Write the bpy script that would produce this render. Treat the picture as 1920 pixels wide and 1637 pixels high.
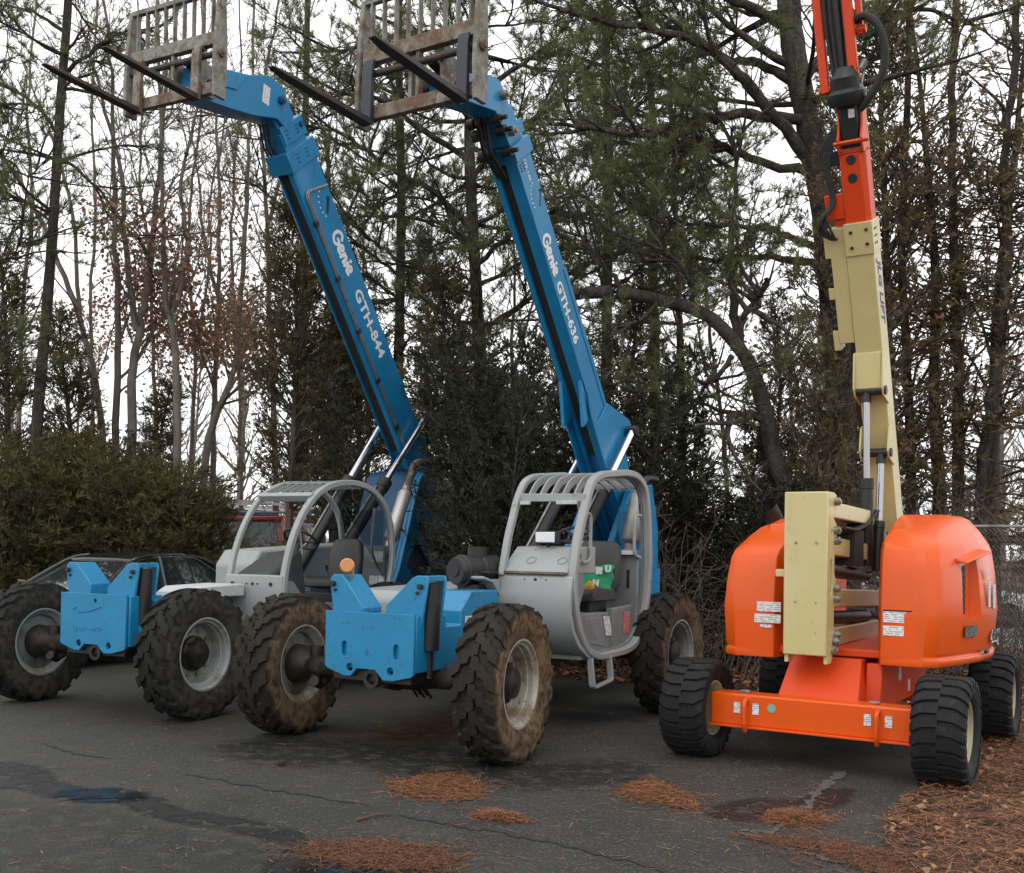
import bpy, bmesh, math, random
import numpy as np
from mathutils import Vector, Matrix

for _o in list(bpy.data.objects):
    bpy.data.objects.remove(_o)
SC = bpy.context.scene
COL = SC.collection
PI = math.pi
R = math.radians

# ------------------------------------------------------------------ camera, sky, sun, exposure
CAM_H, FPX, PITCH, ROLL = 1.632, 2000.0, 0.016, -0.017
cd = bpy.data.cameras.new('camera')
cd.sensor_fit = 'HORIZONTAL'
cd.sensor_width = 36.0
cd.lens = 36.0 * FPX / 1920.0
cd.shift_y = (1000.0 - 818.5) / 1920.0
cd.clip_start, cd.clip_end = 0.1, 2000.0
cam = bpy.data.objects.new('camera', cd)
COL.objects.link(cam)
_f = Vector((0, math.cos(PITCH), math.sin(PITCH)))
_u = Vector((0, -math.sin(PITCH), math.cos(PITCH)))
_x = Vector((1, 0, 0))
_r = _x * math.cos(ROLL) - _u * math.sin(ROLL)
_up = _x * math.sin(ROLL) + _u * math.cos(ROLL)
_m = Matrix((_r, _up, -_f)).transposed().to_4x4()
_m.translation = (0, 0, CAM_H)
cam.matrix_world = _m
SC.camera = cam

SUN_ELEV, SUN_AZ = R(52), R(205)     # behind the camera, a little to the left
wd = bpy.data.worlds.new('World')
SC.world = wd
wd.use_nodes = True
_n, _l = wd.node_tree.nodes, wd.node_tree.links
_n.clear()
_sky = _n.new('ShaderNodeTexSky')
_sky.sky_type = 'NISHITA'
_sky.sun_disc = False
_sky.sun_elevation = SUN_ELEV
_sky.sun_rotation = SUN_AZ
_sky.dust_density = 6.0
_sky.air_density = 1.0
_hsv = _n.new('ShaderNodeHueSaturation')          # closed cloud deck: the sky loses nearly all its blue
_hsv.inputs['Saturation'].default_value = 0.10
_mix = _n.new('ShaderNodeMix')
_mix.data_type = 'RGBA'
_mix.inputs['Factor'].default_value = 0.93
_mix.inputs['B'].default_value = (16.6, 16.7, 16.9, 1)
_bg = _n.new('ShaderNodeBackground')
_bg.inputs['Strength'].default_value = 0.10
_out = _n.new('ShaderNodeOutputWorld')
_l.new(_sky.outputs[0], _hsv.inputs['Color'])
_l.new(_hsv.outputs[0], _mix.inputs['A'])
_l.new(_mix.outputs['Result'], _bg.inputs['Color'])
_l.new(_bg.outputs[0], _out.inputs['Surface'])

sl = bpy.data.lights.new('sun', 'SUN')
sl.energy = 0.5
sl.angle = R(35)
sl.color = (1.0, 0.96, 0.9)
sun = bpy.data.objects.new('sun', sl)
COL.objects.link(sun)
_d = Vector((math.sin(SUN_AZ) * math.cos(SUN_ELEV), math.cos(SUN_AZ) * math.cos(SUN_ELEV), math.sin(SUN_ELEV)))
sun.rotation_euler = _d.to_track_quat('Z', 'Y').to_euler()
sun.location = (-5, -5, 20)

SC.view_settings.view_transform = 'Standard'
SC.view_settings.look = 'None'
SC.view_settings.gamma = 1.0
SC.view_settings.use_curve_mapping = False
SC.view_settings.exposure = 0.0
SC.render.engine = 'CYCLES'
SC.cycles.max_bounces = 6
SC.cycles.diffuse_bounces = 4
SC.cycles.glossy_bounces = 2
SC.cycles.transmission_bounces = 4
SC.cycles.transparent_max_bounces = 12
SC.cycles.use_denoising = True


def at(px, py, Y):
    """the point at depth Y on the sight line through a pixel of the 1920 wide photograph"""
    X = (px - 960) / FPX
    U = (1000.0 - py) / FPX
    x = X * math.cos(ROLL) + U * math.sin(ROLL)
    up = -X * math.sin(ROLL) + U * math.cos(ROLL)
    d = Vector((x, math.cos(PITCH) - up * math.sin(PITCH), math.sin(PITCH) + up * math.cos(PITCH)))
    d *= Y / d.y
    return Vector((d.x, d.y, d.z + CAM_H))


# ------------------------------------------------------------------ materials
MATS = {}


def M(name, col, rough=.5, metal=0., coat=0., layers=(), bump=None, spec=.5, trans=0., coords='Object', emit=None):
    """principled material; layers = (scale, lo, hi, colour, rough or None[, stretch]) patches of another colour by noise"""
    if name in MATS:
        return MATS[name]
    m = bpy.data.materials.new(name)
    m.use_nodes = True
    nt = m.node_tree
    N, L = nt.nodes, nt.links
    b = N['Principled BSDF']
    b.inputs['Roughness'].default_value = rough
    b.inputs['Metallic'].default_value = metal
    b.inputs['Specular IOR Level'].default_value = spec
    b.inputs['Coat Weight'].default_value = coat
    b.inputs['Coat Roughness'].default_value = .12
    b.inputs['Transmission Weight'].default_value = trans
    tc = N.new('ShaderNodeTexCoord')
    oi = N.new('ShaderNodeObjectInfo')
    cur = N.new('ShaderNodeRGB')
    cur.outputs[0].default_value = (*col, 1)
    cur = cur.outputs[0]
    rcur = None
    for i, ly in enumerate(layers):
        sc_, lo, hi, c2, r2 = ly[:5]
        st = ly[5] if len(ly) > 5 else (1, 1, 1)
        mp = N.new('ShaderNodeMapping')
        mp.inputs['Scale'].default_value = st
        mp.inputs['Location'].default_value = (3.1 * i, 1.7 * i, .3 * i)
        nz = N.new('ShaderNodeTexNoise')
        nz.inputs['Scale'].default_value = sc_
        nz.inputs['Detail'].default_value = 6
        nz.inputs['Roughness'].default_value = .62
        L.new(tc.outputs[coords], mp.inputs[0])
        L.new(mp.outputs[0], nz.inputs['Vector'])
        mr = N.new('ShaderNodeMapRange')
        mr.inputs['From Min'].default_value = lo
        mr.inputs['From Max'].default_value = hi
        L.new(nz.outputs['Fac'], mr.inputs['Value'])
        mx = N.new('ShaderNodeMix')
        mx.data_type = 'RGBA'
        L.new(mr.outputs[0], mx.inputs['Factor'])
        L.new(cur, mx.inputs['A'])
        mx.inputs['B'].default_value = (*c2, 1)
        cur = mx.outputs['Result']
        if r2 is not None:
            m2 = N.new('ShaderNodeMix')
            L.new(mr.outputs[0], m2.inputs['Factor'])
            if rcur is None:
                m2.inputs['A'].default_value = rough
            else:
                L.new(rcur, m2.inputs['A'])
            m2.inputs['B'].default_value = r2
            rcur = m2.outputs[0]
    L.new(cur, b.inputs['Base Color'])
    if rcur is not None:
        L.new(rcur, b.inputs['Roughness'])
    if bump:
        nz = N.new('ShaderNodeTexNoise')
        nz.inputs['Scale'].default_value = bump[0]
        nz.inputs['Detail'].default_value = 5
        L.new(tc.outputs[coords], nz.inputs['Vector'])
        bp = N.new('ShaderNodeBump')
        bp.inputs['Strength'].default_value = bump[1]
        bp.inputs['Distance'].default_value = bump[2] if len(bump) > 2 else .01
        L.new(nz.outputs['Fac'], bp.inputs['Height'])
        L.new(bp.outputs[0], b.inputs['Normal'])
    if emit:
        b.inputs['Emission Color'].default_value = (*emit[0], 1)
        b.inputs['Emission Strength'].default_value = emit[1]
    MATS[name] = m
    return m


# ------------------------------------------------------------------ mesh builder
def vec(a):
    return Vector(a)


class MB:
    def __init__(s):
        s.v, s.f = [], []

    def add(s, v, f):
        o = len(s.v)
        s.v += [tuple(p) for p in v]
        s.f += [tuple(i + o for i in q) for q in f]
        return s

    def box(s, x0, x1, y0, y1, z0, z1):
        v = [(x, y, z) for x in (x0, x1) for y in (y0, y1) for z in (z0, z1)]
        return s.add(v, [(0, 1, 3, 2), (4, 6, 7, 5), (0, 4, 5, 1), (2, 3, 7, 6), (0, 2, 6, 4), (1, 5, 7, 3)])

    def ext(s, poly, O, X, Y, Z, t0, t1, poly2=None):
        O, X, Y, Z = vec(O), vec(X), vec(Y), vec(Z)
        n = len(poly)
        p2 = poly2 or poly
        v = [O + X * a + Y * b + Z * t0 for a, b in poly] + [O + X * a + Y * b + Z * t1 for a, b in p2]
        f = [tuple(range(n)), tuple(range(2 * n - 1, n - 1, -1))]
        f += [(i, i + n, (i + 1) % n + n, (i + 1) % n) for i in range(n)]
        return s.add(v, f)

    def prism(s, poly, axis, a0, a1):
        if axis == 'u':
            return s.ext(poly, (0, 0, 0), (0, 1, 0), (0, 0, 1), (1, 0, 0), a0, a1)
        if axis == 'v':
            return s.ext(poly, (0, 0, 0), (1, 0, 0), (0, 0, 1), (0, 1, 0), a0, a1)
        return s.ext(poly, (0, 0, 0), (1, 0, 0), (0, 1, 0), (0, 0, 1), a0, a1)

    def tube(s, path, r, n=8, closed=False, cap=True, flat=None):
        P = [vec(p) for p in path]
        m = len(P)
        rs = r if isinstance(r, (list, tuple)) else [r] * m
        T = []
        for i in range(m):
            a = P[(i - 1) % m] if closed or i > 0 else P[0]
            b = P[(i + 1) % m] if closed or i < m - 1 else P[-1]
            T.append((b - a).normalized() if (b - a).length > 1e-9 else Vector((0, 0, 1)))
        ref = Vector((0, 0, 1)) if abs(T[0].z) < .9 else Vector((1, 0, 0))
        if flat is not None:
            ref = vec(flat[0])
        N = (ref - T[0] * ref.dot(T[0])).normalized()
        v, f = [], []
        for i in range(m):
            N = (N - T[i] * N.dot(T[i]))
            N = N.normalized() if N.length > 1e-6 else T[i].orthogonal().normalized()
            B = T[i].cross(N)
            for k in range(n):
                a = 2 * PI * (k + .5) / n
                c_, s_ = math.cos(a), math.sin(a)
                if flat is not None:
                    c_, s_ = c_ * flat[1], s_ * flat[2]
                v.append(P[i] + (N * c_ + B * s_) * rs[i])
        for i in range(m if closed else m - 1):
            j = (i + 1) % m
            f += [(i * n + k, i * n + (k + 1) % n, j * n + (k + 1) % n, j * n + k) for k in range(n)]
        if cap and not closed:
            f += [tuple(range(n - 1, -1, -1)), tuple(range((m - 1) * n, m * n))]
        return s.add(v, f)

    def bar(s, path, w, h, ref, closed=False):
        """rectangular bar along a path: w across (along ref), h the other way"""
        q = math.sqrt(2)
        return s.tube(path, 1.0, 4, closed, True, (ref, w / 2 * q, h / 2 * q))

    def cyl(s, p0, p1, r0, r1=None, n=16):
        return s.tube([p0, p1], [r0, r0 if r1 is None else r1], n)

    def lathe(s, prof, O, A, n=32, closed=False):
        """prof = (along axis, radius)"""
        O, A = vec(O), vec(A).normalized()
        X = A.orthogonal().normalized()
        Y = A.cross(X)
        m = len(prof)
        v, f = [], []
        for a, r in prof:
            for k in range(n):
                t = 2 * PI * k / n
                v.append(O + A * a + (X * math.cos(t) + Y * math.sin(t)) * r)
        for i in range(m if closed else m - 1):
            j = (i + 1) % m
            f += [(i * n + k, i * n + (k + 1) % n, j * n + (k + 1) % n, j * n + k) for k in range(n)]
        if not closed:
            f += [tuple(range(n - 1, -1, -1)), tuple(range((m - 1) * n, m * n))]
        return s.add(v, f)

    def loft(s, rings, cap=True):
        n = len(rings[0])
        v = [p for r in rings for p in r]
        f = []
        for i in range(len(rings) - 1):
            f += [(i * n + k, i * n + (k + 1) % n, (i + 1) * n + (k + 1) % n, (i + 1) * n + k) for k in range(n)]
        if cap:
            f += [tuple(range(n - 1, -1, -1)), tuple(range((len(rings) - 1) * n, len(rings) * n))]
        return s.add(v, f)

    def mesh(s, name, smooth=None, recalc=True):
        me = bpy.data.meshes.new(name)
        me.from_pydata(s.v, [], s.f)
        if recalc:
            bm = bmesh.new()
            bm.from_mesh(me)
            bmesh.ops.recalc_face_normals(bm, faces=bm.faces)
            bm.to_mesh(me)
            bm.free()
        if smooth is not None:
            me.shade_smooth()
            me.set_sharp_from_angle(angle=R(smooth))
        me.update()
        return me

    def build(s, name, mat, parent=None, bevel=0., smooth=35, seg=2, **tags):
        return link(name, s.mesh(name, smooth), mat, parent, bevel, seg, **tags)


def link(name, me, mat, parent=None, bevel=0., seg=2, **tags):
    if mat is not None:
        me.materials.clear()
        me.materials.append(mat)
    o = bpy.data.objects.new(name, me)
    COL.objects.link(o)
    if parent is not None:
        o.parent = parent
    if bevel:
        b = o.modifiers.new('bevel', 'BEVEL')
        b.width = bevel
        b.segments = seg
        b.limit_method = 'ANGLE'
        b.angle_limit = R(32)
        b.harden_normals = False
    for k, x in tags.items():
        o[k] = x
    return o


def empty(name, loc=(0, 0, 0), rz=0., parent=None, **tags):
    o = bpy.data.objects.new(name, None)
    COL.objects.link(o)
    o.location = loc
    o.rotation_euler = (0, 0, rz)
    o.empty_display_size = .2
    if parent is not None:
        o.parent = parent
    for k, x in tags.items():
        o[k] = x
    return o


def copy_tree(o, parent=None):
    c = o.copy()
    COL.objects.link(c)
    c.parent = parent
    for ch in list(o.children):
        copy_tree(ch, c)
    return c


def baked(ob):
    dg = bpy.context.evaluated_depsgraph_get()
    dg.update()
    return bpy.data.meshes.new_from_object(ob.evaluated_get(dg))


def basis(O, X, Y):
    X, Y = vec(X).normalized(), vec(Y).normalized()
    Z = X.cross(Y)
    m = Matrix((X, Y, Z)).transposed().to_4x4()
    m.translation = vec(O)
    return m


def plate(name, outer, holes, t, O, X, Y, mat, parent, bev=.004, **tags):
    """flat steel plate with real holes; outline in (X, Y), thickness t along X x Y"""
    cu = bpy.data.curves.new(name, 'CURVE')
    cu.dimensions = '2D'
    cu.fill_mode = 'BOTH'
    cu.extrude = max(t / 2 - bev, .0005)
    cu.bevel_depth = bev
    cu.bevel_resolution = 1
    cu.offset = -bev
    for pl in [outer] + list(holes):
        sp = cu.splines.new('POLY')
        sp.points.add(len(pl) - 1)
        for p, (a, b) in zip(sp.points, pl):
            p.co = (a, b, 0, 1)
        sp.use_cyclic_u = True
    tmp = bpy.data.objects.new('tmp', cu)
    COL.objects.link(tmp)
    me = baked(tmp)
    bpy.data.objects.remove(tmp)
    bpy.data.curves.remove(cu)
    me.transform(basis(O, X, Y))
    me.shade_smooth()
    me.set_sharp_from_angle(angle=R(35))
    return link(name, me, mat, parent, **tags)


def circ(cx, cy, r, n=14, sy=1.):
    return [(cx + r * math.cos(2 * PI * k / n), cy + r * sy * math.sin(2 * PI * k / n)) for k in range(n)]


def text(name, body, size, O, X, Y, mat, parent, bold=0., sx=1., shear=0., spacing=1., align='LEFT', depth=.0015, **tags):
    cu = bpy.data.curves.new(name, 'FONT')
    cu.body = body
    cu.size = size
    cu.offset = bold
    cu.shear = shear
    cu.space_character = spacing
    cu.align_x = align
    cu.extrude = depth
    cu.resolution_u = 3
    tmp = bpy.data.objects.new('tmp', cu)
    COL.objects.link(tmp)
    me = baked(tmp)
    bpy.data.objects.remove(tmp)
    bpy.data.curves.remove(cu)
    me.transform(basis(O, X, Y) @ Matrix.Diagonal((sx, 1, 1, 1)))
    return link(name, me, mat, parent, **tags)


def strokes(name, paths, w, O, X, Y, mat, parent, sc=1., depth=.002, **tags):
    """brush lettering: each path a polyline of (x, y[, width factor]) drawn with a round brush"""
    mb = MB()
    O, X, Y = vec(O), vec(X).normalized(), vec(Y).normalized()
    Z = X.cross(Y)
    for k, pa in enumerate(paths):
        pts = []
        for i in range(len(pa) - 1):       # catmull-rom
            p0, p1, p2, p3 = pa[max(i - 1, 0)], pa[i], pa[i + 1], pa[min(i + 2, len(pa) - 1)]
            for q in range(5):
                t = q / 5
                c = []
                for d in range(2):
                    a = .5 * (2 * p1[d] + (p2[d] - p0[d]) * t + (2 * p0[d] - 5 * p1[d] + 4 * p2[d] - p3[d]) * t * t + (3 * p1[d] - p0[d] - 3 * p2[d] + p3[d]) * t ** 3)
                    c.append(a)
                pts.append(c)
        pts.append(list(pa[-1][:2]))
        zz = depth + k * .0004
        for (x, y) in pts:
            cc = circ(x, y, w, 10)
            mb.add([O + (X * a + Y * b) * sc + Z * zz for a, b in cc], [tuple(range(10))])
            zz += .00001
        for (x, y), (x2, y2) in zip(pts, pts[1:]):
            d = Vector((x2 - x, y2 - y))
            if d.length < 1e-6:
                continue
            nn = Vector((-d.y, d.x)).normalized() * w
            q = [(x + nn.x, y + nn.y), (x - nn.x, y - nn.y), (x2 - nn.x, y2 - nn.y), (x2 + nn.x, y2 + nn.y)]
            mb.add([O + (X * a + Y * b) * sc + Z * zz for a, b in q], [(0, 1, 2, 3)])
            zz += .00001
    return mb.build(name, mat, parent, smooth=None, **tags)


def cut(ob, cutter):
    m = ob.modifiers.new('cut', 'BOOLEAN')
    m.operation = 'DIFFERENCE'
    m.object = cutter
    m.solver = 'EXACT'
    me = baked(ob)
    ob.modifiers.remove(m)
    mats = list(ob.data.materials)
    ob.data = me
    bpy.data.objects.remove(cutter)
    return ob


def arc(cx, cy, r, a0, a1, n=6):
    return [(cx + r * math.cos(R(a0 + (a1 - a0) * i / n)), cy + r * math.sin(R(a0 + (a1 - a0) * i / n))) for i in range(n + 1)]


def roundpoly(pts, r, n=4):
    """round the corners of a polygon or open path of 2-D or 3-D points"""
    out = []
    m = len(pts)
    P = [Vector(p) for p in pts]
    for i in range(m):
        a, b, c = P[i - 1], P[i], P[(i + 1) % m]
        d1, d2 = (a - b), (c - b)
        k = min(r, d1.length * .45, d2.length * .45)
        p, q = b + d1.normalized() * k, b + d2.normalized() * k
        for j in range(n + 1):
            t = j / n
            out.append((p * (1 - t) ** 2 + b * 2 * t * (1 - t) + q * t * t))
    return [tuple(o) for o in out]


def roundpath(pts, r, n=4):
    full = roundpoly(pts, r, n)
    k = n + 1
    return [tuple(pts[0])] + full[k:-k] + [tuple(pts[-1])]
# ------------------------------------------------------------------ ground materials
def ground_mats():
    m = bpy.data.materials.new('asphalt')
    m.use_nodes = True
    N, L = m.node_tree.nodes, m.node_tree.links
    b = N['Principled BSDF']
    tc = N.new('ShaderNodeTexCoord')

    def noise(scale, det=6, rough=.6, st=(1, 1, 1)):
        mp = N.new('ShaderNodeMapping'); mp.inputs['Scale'].default_value = st
        q = N.new('ShaderNodeTexNoise')
        q.inputs['Scale'].default_value = scale; q.inputs['Detail'].default_value = det; q.inputs['Roughness'].default_value = rough
        L.new(tc.outputs['Object'], mp.inputs[0]); L.new(mp.outputs[0], q.inputs['Vector'])
        return q.outputs['Fac']

    def rng_(x, lo, hi, a=0., c=1.):
        q = N.new('ShaderNodeMapRange')
        q.inputs['From Min'].default_value = lo; q.inputs['From Max'].default_value = hi
        q.inputs['To Min'].default_value = a; q.inputs['To Max'].default_value = c
        L.new(x, q.inputs['Value'])
        return q.outputs[0]

    def mix(f, a, c):
        q = N.new('ShaderNodeMix'); q.data_type = 'RGBA'
        L.new(f, q.inputs['Factor'])
        for k, x in (('A', a), ('B', c)):
            if isinstance(x, tuple):
                q.inputs[k].default_value = (*x, 1)
            else:
                L.new(x, q.inputs[k])
        return q.outputs['Result']
    big = noise(.35, 5, .6)
    mid = noise(2.2, 6, .65)
    c = mix(rng_(big, .42, .60), (0.0178, 0.0175, 0.0153), (0.0296, 0.0280, 0.0241))
    c = mix(rng_(mid, .50, .72), c, (0.0379, 0.0339, 0.0274))
    dk = noise(.9, 6, .7, (1, .6, 1))
    c = mix(rng_(dk, .54, .68), c, (0.0130, 0.0126, 0.0115))
    vo = N.new('ShaderNodeTexVoronoi'); vo.inputs['Scale'].default_value = 95.
    L.new(tc.outputs['Object'], vo.inputs['Vector'])
    sep = N.new('ShaderNodeSeparateColor'); L.new(vo.outputs['Color'], sep.inputs[0])
    c = mix(rng_(sep.outputs[0], .82, .98, 0, .8), c, (0.0947, 0.0889, 0.0767))      # pale stones in the mix
    c = mix(rng_(sep.outputs[1], .72, .95, 0, .7), c, (0.0077, 0.0076, 0.0071))
    fine = noise(260, 2, .5)
    c = mix(rng_(fine, .62, .75, 0, .6), c, (0.0710, 0.0673, 0.0591))
    L.new(c, b.inputs['Base Color'])
    L.new(rng_(dk, .5, .7, .78, .52), b.inputs['Roughness'])
    bp = N.new('ShaderNodeBump'); bp.inputs['Strength'].default_value = .55; bp.inputs['Distance'].default_value = .006
    L.new(vo.outputs['Distance'], bp.inputs['Height'])
    L.new(bp.outputs[0], b.inputs['Normal'])
    MATS['asphalt'] = m
    return m


ASPHALT = ground_mats()
SOIL = M('leaf_litter_soil', (.060, .036, .021), .95, layers=[(1.2, .40, .62, (.038, .024, .015), None), (9, .45, .65, (.10, .052, .026), None), (40, .5, .66, (.13, .075, .04), None), (70, .55, .7, (.02, .014, .01), None)], bump=(28, .9, .05))
ROADM = M('pale_road', (.16, .16, .16), .85, layers=[(.6, .4, .7, (.12, .12, .12), None), (60, .55, .7, (.21, .21, .2), None)])
NEEDLE = M('fallen_pine_needles', (0.1720, 0.0624, 0.0224), .75, layers=[(2.5, .35, .7, (0.1120, 0.0400, 0.0160), None), (60, .40, .64, (0.2400, 0.1000, 0.0384), None), (34, .52, .7, (0.0880, 0.0360, 0.0160), None)])
NEEDLED = M('damp_pine_needles', (0.1040, 0.0400, 0.0176), .8, layers=[(60, .40, .64, (0.1600, 0.0600, 0.0240), None), (34, .5, .7, (0.0400, 0.0200, 0.0112), None)])
LEAFD = M('fallen_oak_leaves', (.17, .080, .034), .8, layers=[(30, .40, .62, (.25, .13, .065), None), (14, .5, .7, (.09, .04, .02), None)])
CRACK = M('crack_shadow', (.018, .018, .018), .95)
GRIT = M('washed_grit', (.085, .078, .066), .95, layers=[(60, .40, .55, (.04, .038, .034), None), (120, .52, .66, (.16, .15, .13), None)], bump=(90, .5))


def per_piece(m, lo=.55, hi=1.45):
    """every loose piece of the mesh gets its own brightness"""
    N, L = m.node_tree.nodes, m.node_tree.links
    b = N['Principled BSDF']
    src = b.inputs['Base Color'].links[0].from_socket
    ge = N.new('ShaderNodeNewGeometry')
    mr = N.new('ShaderNodeMapRange')
    mr.inputs['To Min'].default_value = lo
    mr.inputs['To Max'].default_value = hi
    L.new(ge.outputs['Random Per Island'], mr.inputs['Value'])
    mu = N.new('ShaderNodeVectorMath')
    mu.operation = 'SCALE'
    L.new(src, mu.inputs[0])
    L.new(mr.outputs[0], mu.inputs['Scale'])
    for n in list(N):
        if n.type in ('BSDF_PRINCIPLED', 'BSDF_TRANSLUCENT'):
            s = n.inputs['Base Color'] if n.type == 'BSDF_PRINCIPLED' else n.inputs['Color']
            L.new(mu.outputs[0], s)


for _m in (NEEDLE, NEEDLED, LEAFD):
    per_piece(_m, .4, 1.6)


def smooth_closed(pts, n=5, jit=0., seed=0):
    rnd = random.Random(seed)
    out = []
    m = len(pts)
    for i in range(m):
        p0, p1, p2, p3 = pts[i - 1], pts[i], pts[(i + 1) % m], pts[(i + 2) % m]
        for q in range(n):
            t = q / n
            out.append(tuple(.5 * (2 * p1[d] + (p2[d] - p0[d]) * t + (2 * p0[d] - 5 * p1[d] + 4 * p2[d] - p3[d]) * t * t + (3 * p1[d] - p0[d] - 3 * p2[d] + p3[d]) * t ** 3) + rnd.uniform(-jit, jit) for d in range(2)))
    return out


def sheet(name, pts, z, mat, parent=None, **tags):
    mb = MB()
    mb.add([(x, y, z) for x, y in pts], [tuple(range(len(pts)))])
    return mb.build(name, mat, parent, smooth=None, **tags)


def gp(px, py):
    """ground point under a photograph pixel"""
    a, b = at(px, py, 1.0), Vector((0, 0, CAM_H))
    d = a - b
    t = -CAM_H / d.z
    return (d.x * t, d.y * t)


mb = MB()
mb.add([(-600, -60, 0), (600, -60, 0), (600, 900, 0), (-600, 900, 0)], [(0, 1, 2, 3)])
mb.build('ground', SOIL, None, smooth=None, kind='structure')
lot = [(-60, -40), (2.05, -40), (2.25, 3.5), (2.2, 5.2), (2.42, 6.6), (2.95, 7.6), (3.6, 8.6), (4.35, 9.6), (4.7, 10.6), (4.1, 12.2), (2.8, 13.0), (1.0, 13.6), (-1.2, 15.4), (-3.6, 17.0), (-7, 18.0), (-14, 20), (-60, 24)]
lot_o = sheet('parking_lot', lot, .006, ASPHALT, kind='structure')
sheet('road', [(-90, 27), (-20, 24.0), (-4, 22.5), (8, 19.5), (60, 14), (90, 30), (20, 36), (-90, 44)], .006, ROADM, kind='structure')

# wet film and puddle along the dip in the asphalt
WATER = M('puddle_water', (.012, .013, .014), .16, spec=.4, bump=(30, .12))
DAMP = bpy.data.materials.new('damp_asphalt')
DAMP.use_nodes = True
_N, _L = DAMP.node_tree.nodes, DAMP.node_tree.links
_b = _N['Principled BSDF']
_b.inputs['Base Color'].default_value = (.0075, .0073, .0072, 1)
_b.inputs['Roughness'].default_value = .5
_tc = _N.new('ShaderNodeTexCoord')
_nz = _N.new('ShaderNodeTexNoise'); _nz.inputs['Scale'].default_value = 7.; _nz.inputs['Detail'].default_value = 8
_L.new(_tc.outputs['Object'], _nz.inputs['Vector'])
_mr = _N.new('ShaderNodeMapRange'); _mr.inputs['From Min'].default_value = .36; _mr.inputs['From Max'].default_value = .52
_L.new(_nz.outputs['Fac'], _mr.inputs['Value'])
_ml = _N.new('ShaderNodeMath'); _ml.operation = 'MULTIPLY'; _ml.inputs[1].default_value = .92
_L.new(_mr.outputs[0], _ml.inputs[0])
_at = _N.new('ShaderNodeAttribute'); _at.attribute_name = 'wet'
_m2 = _N.new('ShaderNodeMath'); _m2.operation = 'MULTIPLY'
_L.new(_ml.outputs[0], _m2.inputs[0]); _L.new(_at.outputs['Fac'], _m2.inputs[1])
_L.new(_m2.outputs[0], _b.inputs['Alpha'])
_vo = _N.new('ShaderNodeTexVoronoi'); _vo.inputs['Scale'].default_value = 95.
_L.new(_tc.outputs['Object'], _vo.inputs['Vector'])
_bp = _N.new('ShaderNodeBump'); _bp.inputs['Strength'].default_value = .3; _bp.inputs['Distance'].default_value = .004
_L.new(_vo.outputs['Distance'], _bp.inputs['Height']); _L.new(_bp.outputs[0], _b.inputs['Normal'])


def feather(name, pts, z, mat, kind, wet=1., soft=.07):
    """a stain that thins out towards its edge: inner outline wet = 1, outer outline wet = 0"""
    n = len(pts)
    inn, mid = [], []
    for i in range(n):
        a, b, c = Vector(pts[i - 1]), Vector(pts[i]), Vector(pts[(i + 1) % n])
        t = (c - a).normalized()
        nn = Vector((-t.y, t.x))
        inn.append(b + nn * .02)
        mid.append(b - nn * soft)
    area = sum(pts[i][0] * pts[(i + 1) % n][1] - pts[(i + 1) % n][0] * pts[i][1] for i in range(n))
    if area < 0:
        inn, mid = [Vector(pts[i]) * 2 - inn[i] for i in range(n)], [Vector(pts[i]) * 2 - mid[i] for i in range(n)]
    me = bpy.data.meshes.new(name)
    me.from_pydata([(p.x, p.y, z) for p in inn] + [(p.x, p.y, z) for p in mid], [], [tuple(range(n))] + [(i, (i + 1) % n, (i + 1) % n + n, i + n) for i in range(n)])
    at_ = me.attributes.new('wet', 'FLOAT', 'POINT')
    at_.data.foreach_set('value', [wet] * n + [0.] * n)
    return link(name, me, mat, None, kind=kind)


def px_poly(pts, seed=0, jit=.006):
    return smooth_closed([gp(*p) for p in pts], 6, jit, seed)


damp = feather('damp_streak', px_poly([(-40, 1432), (60, 1440), (110, 1470), (190, 1484), (270, 1490), (330, 1520), (430, 1536), (520, 1556), (600, 1580), (660, 1600), (640, 1640), (600, 1665), (540, 1650), (600, 1600), (500, 1572), (400, 1552), (300, 1534), (220, 1506), (120, 1500), (40, 1480), (-40, 1474)], 1), .009, DAMP, kind='structure')
feather('damp_streak', px_poly([(560, 1590), (700, 1620), (900, 1650), (1300, 1700), (1000, 1760), (600, 1720), (480, 1680)], 2), .0085, DAMP, kind='structure')
feather('damp_streak', px_poly([(-60, 1520), (120, 1520), (300, 1560), (480, 1600), (600, 1660), (500, 1760), (-60, 1760)], 6, .02), .0075, DAMP, kind='structure', wet=.22, soft=.25)
feather('damp_streak', px_poly([(700, 1420), (820, 1405), (1000, 1440), (1160, 1430), (1180, 1460), (1000, 1475), (760, 1450)], 7, .03), .0075, DAMP, kind='structure', wet=.45, soft=.25)
feather('damp_streak', px_poly([(430, 1400), (560, 1390), (700, 1400), (640, 1430), (500, 1430)], 8, .03), .0075, DAMP, kind='structure', wet=.5, soft=.25)
POOL = DAMP.copy()
POOL.name = 'standing_water'
POOL.node_tree.nodes['Principled BSDF'].inputs['Roughness'].default_value = .22
POOL.node_tree.nodes['Principled BSDF'].inputs['Specular IOR Level'].default_value = .3
for _lk in list(POOL.node_tree.nodes['Principled BSDF'].inputs['Normal'].links):
    POOL.node_tree.links.remove(_lk)
feather('puddle', px_poly([(118, 1493), (140, 1484), (176, 1486), (205, 1482), (238, 1489), (262, 1500), (225, 1503), (190, 1507), (150, 1502), (128, 1503)], 3, .012), .012, POOL, kind='structure')
feather('puddle', px_poly([(575, 1634), (640, 1622), (700, 1640), (800, 1650), (900, 1662), (800, 1690), (640, 1680)], 4, .012), .012, POOL, kind='structure')
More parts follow.
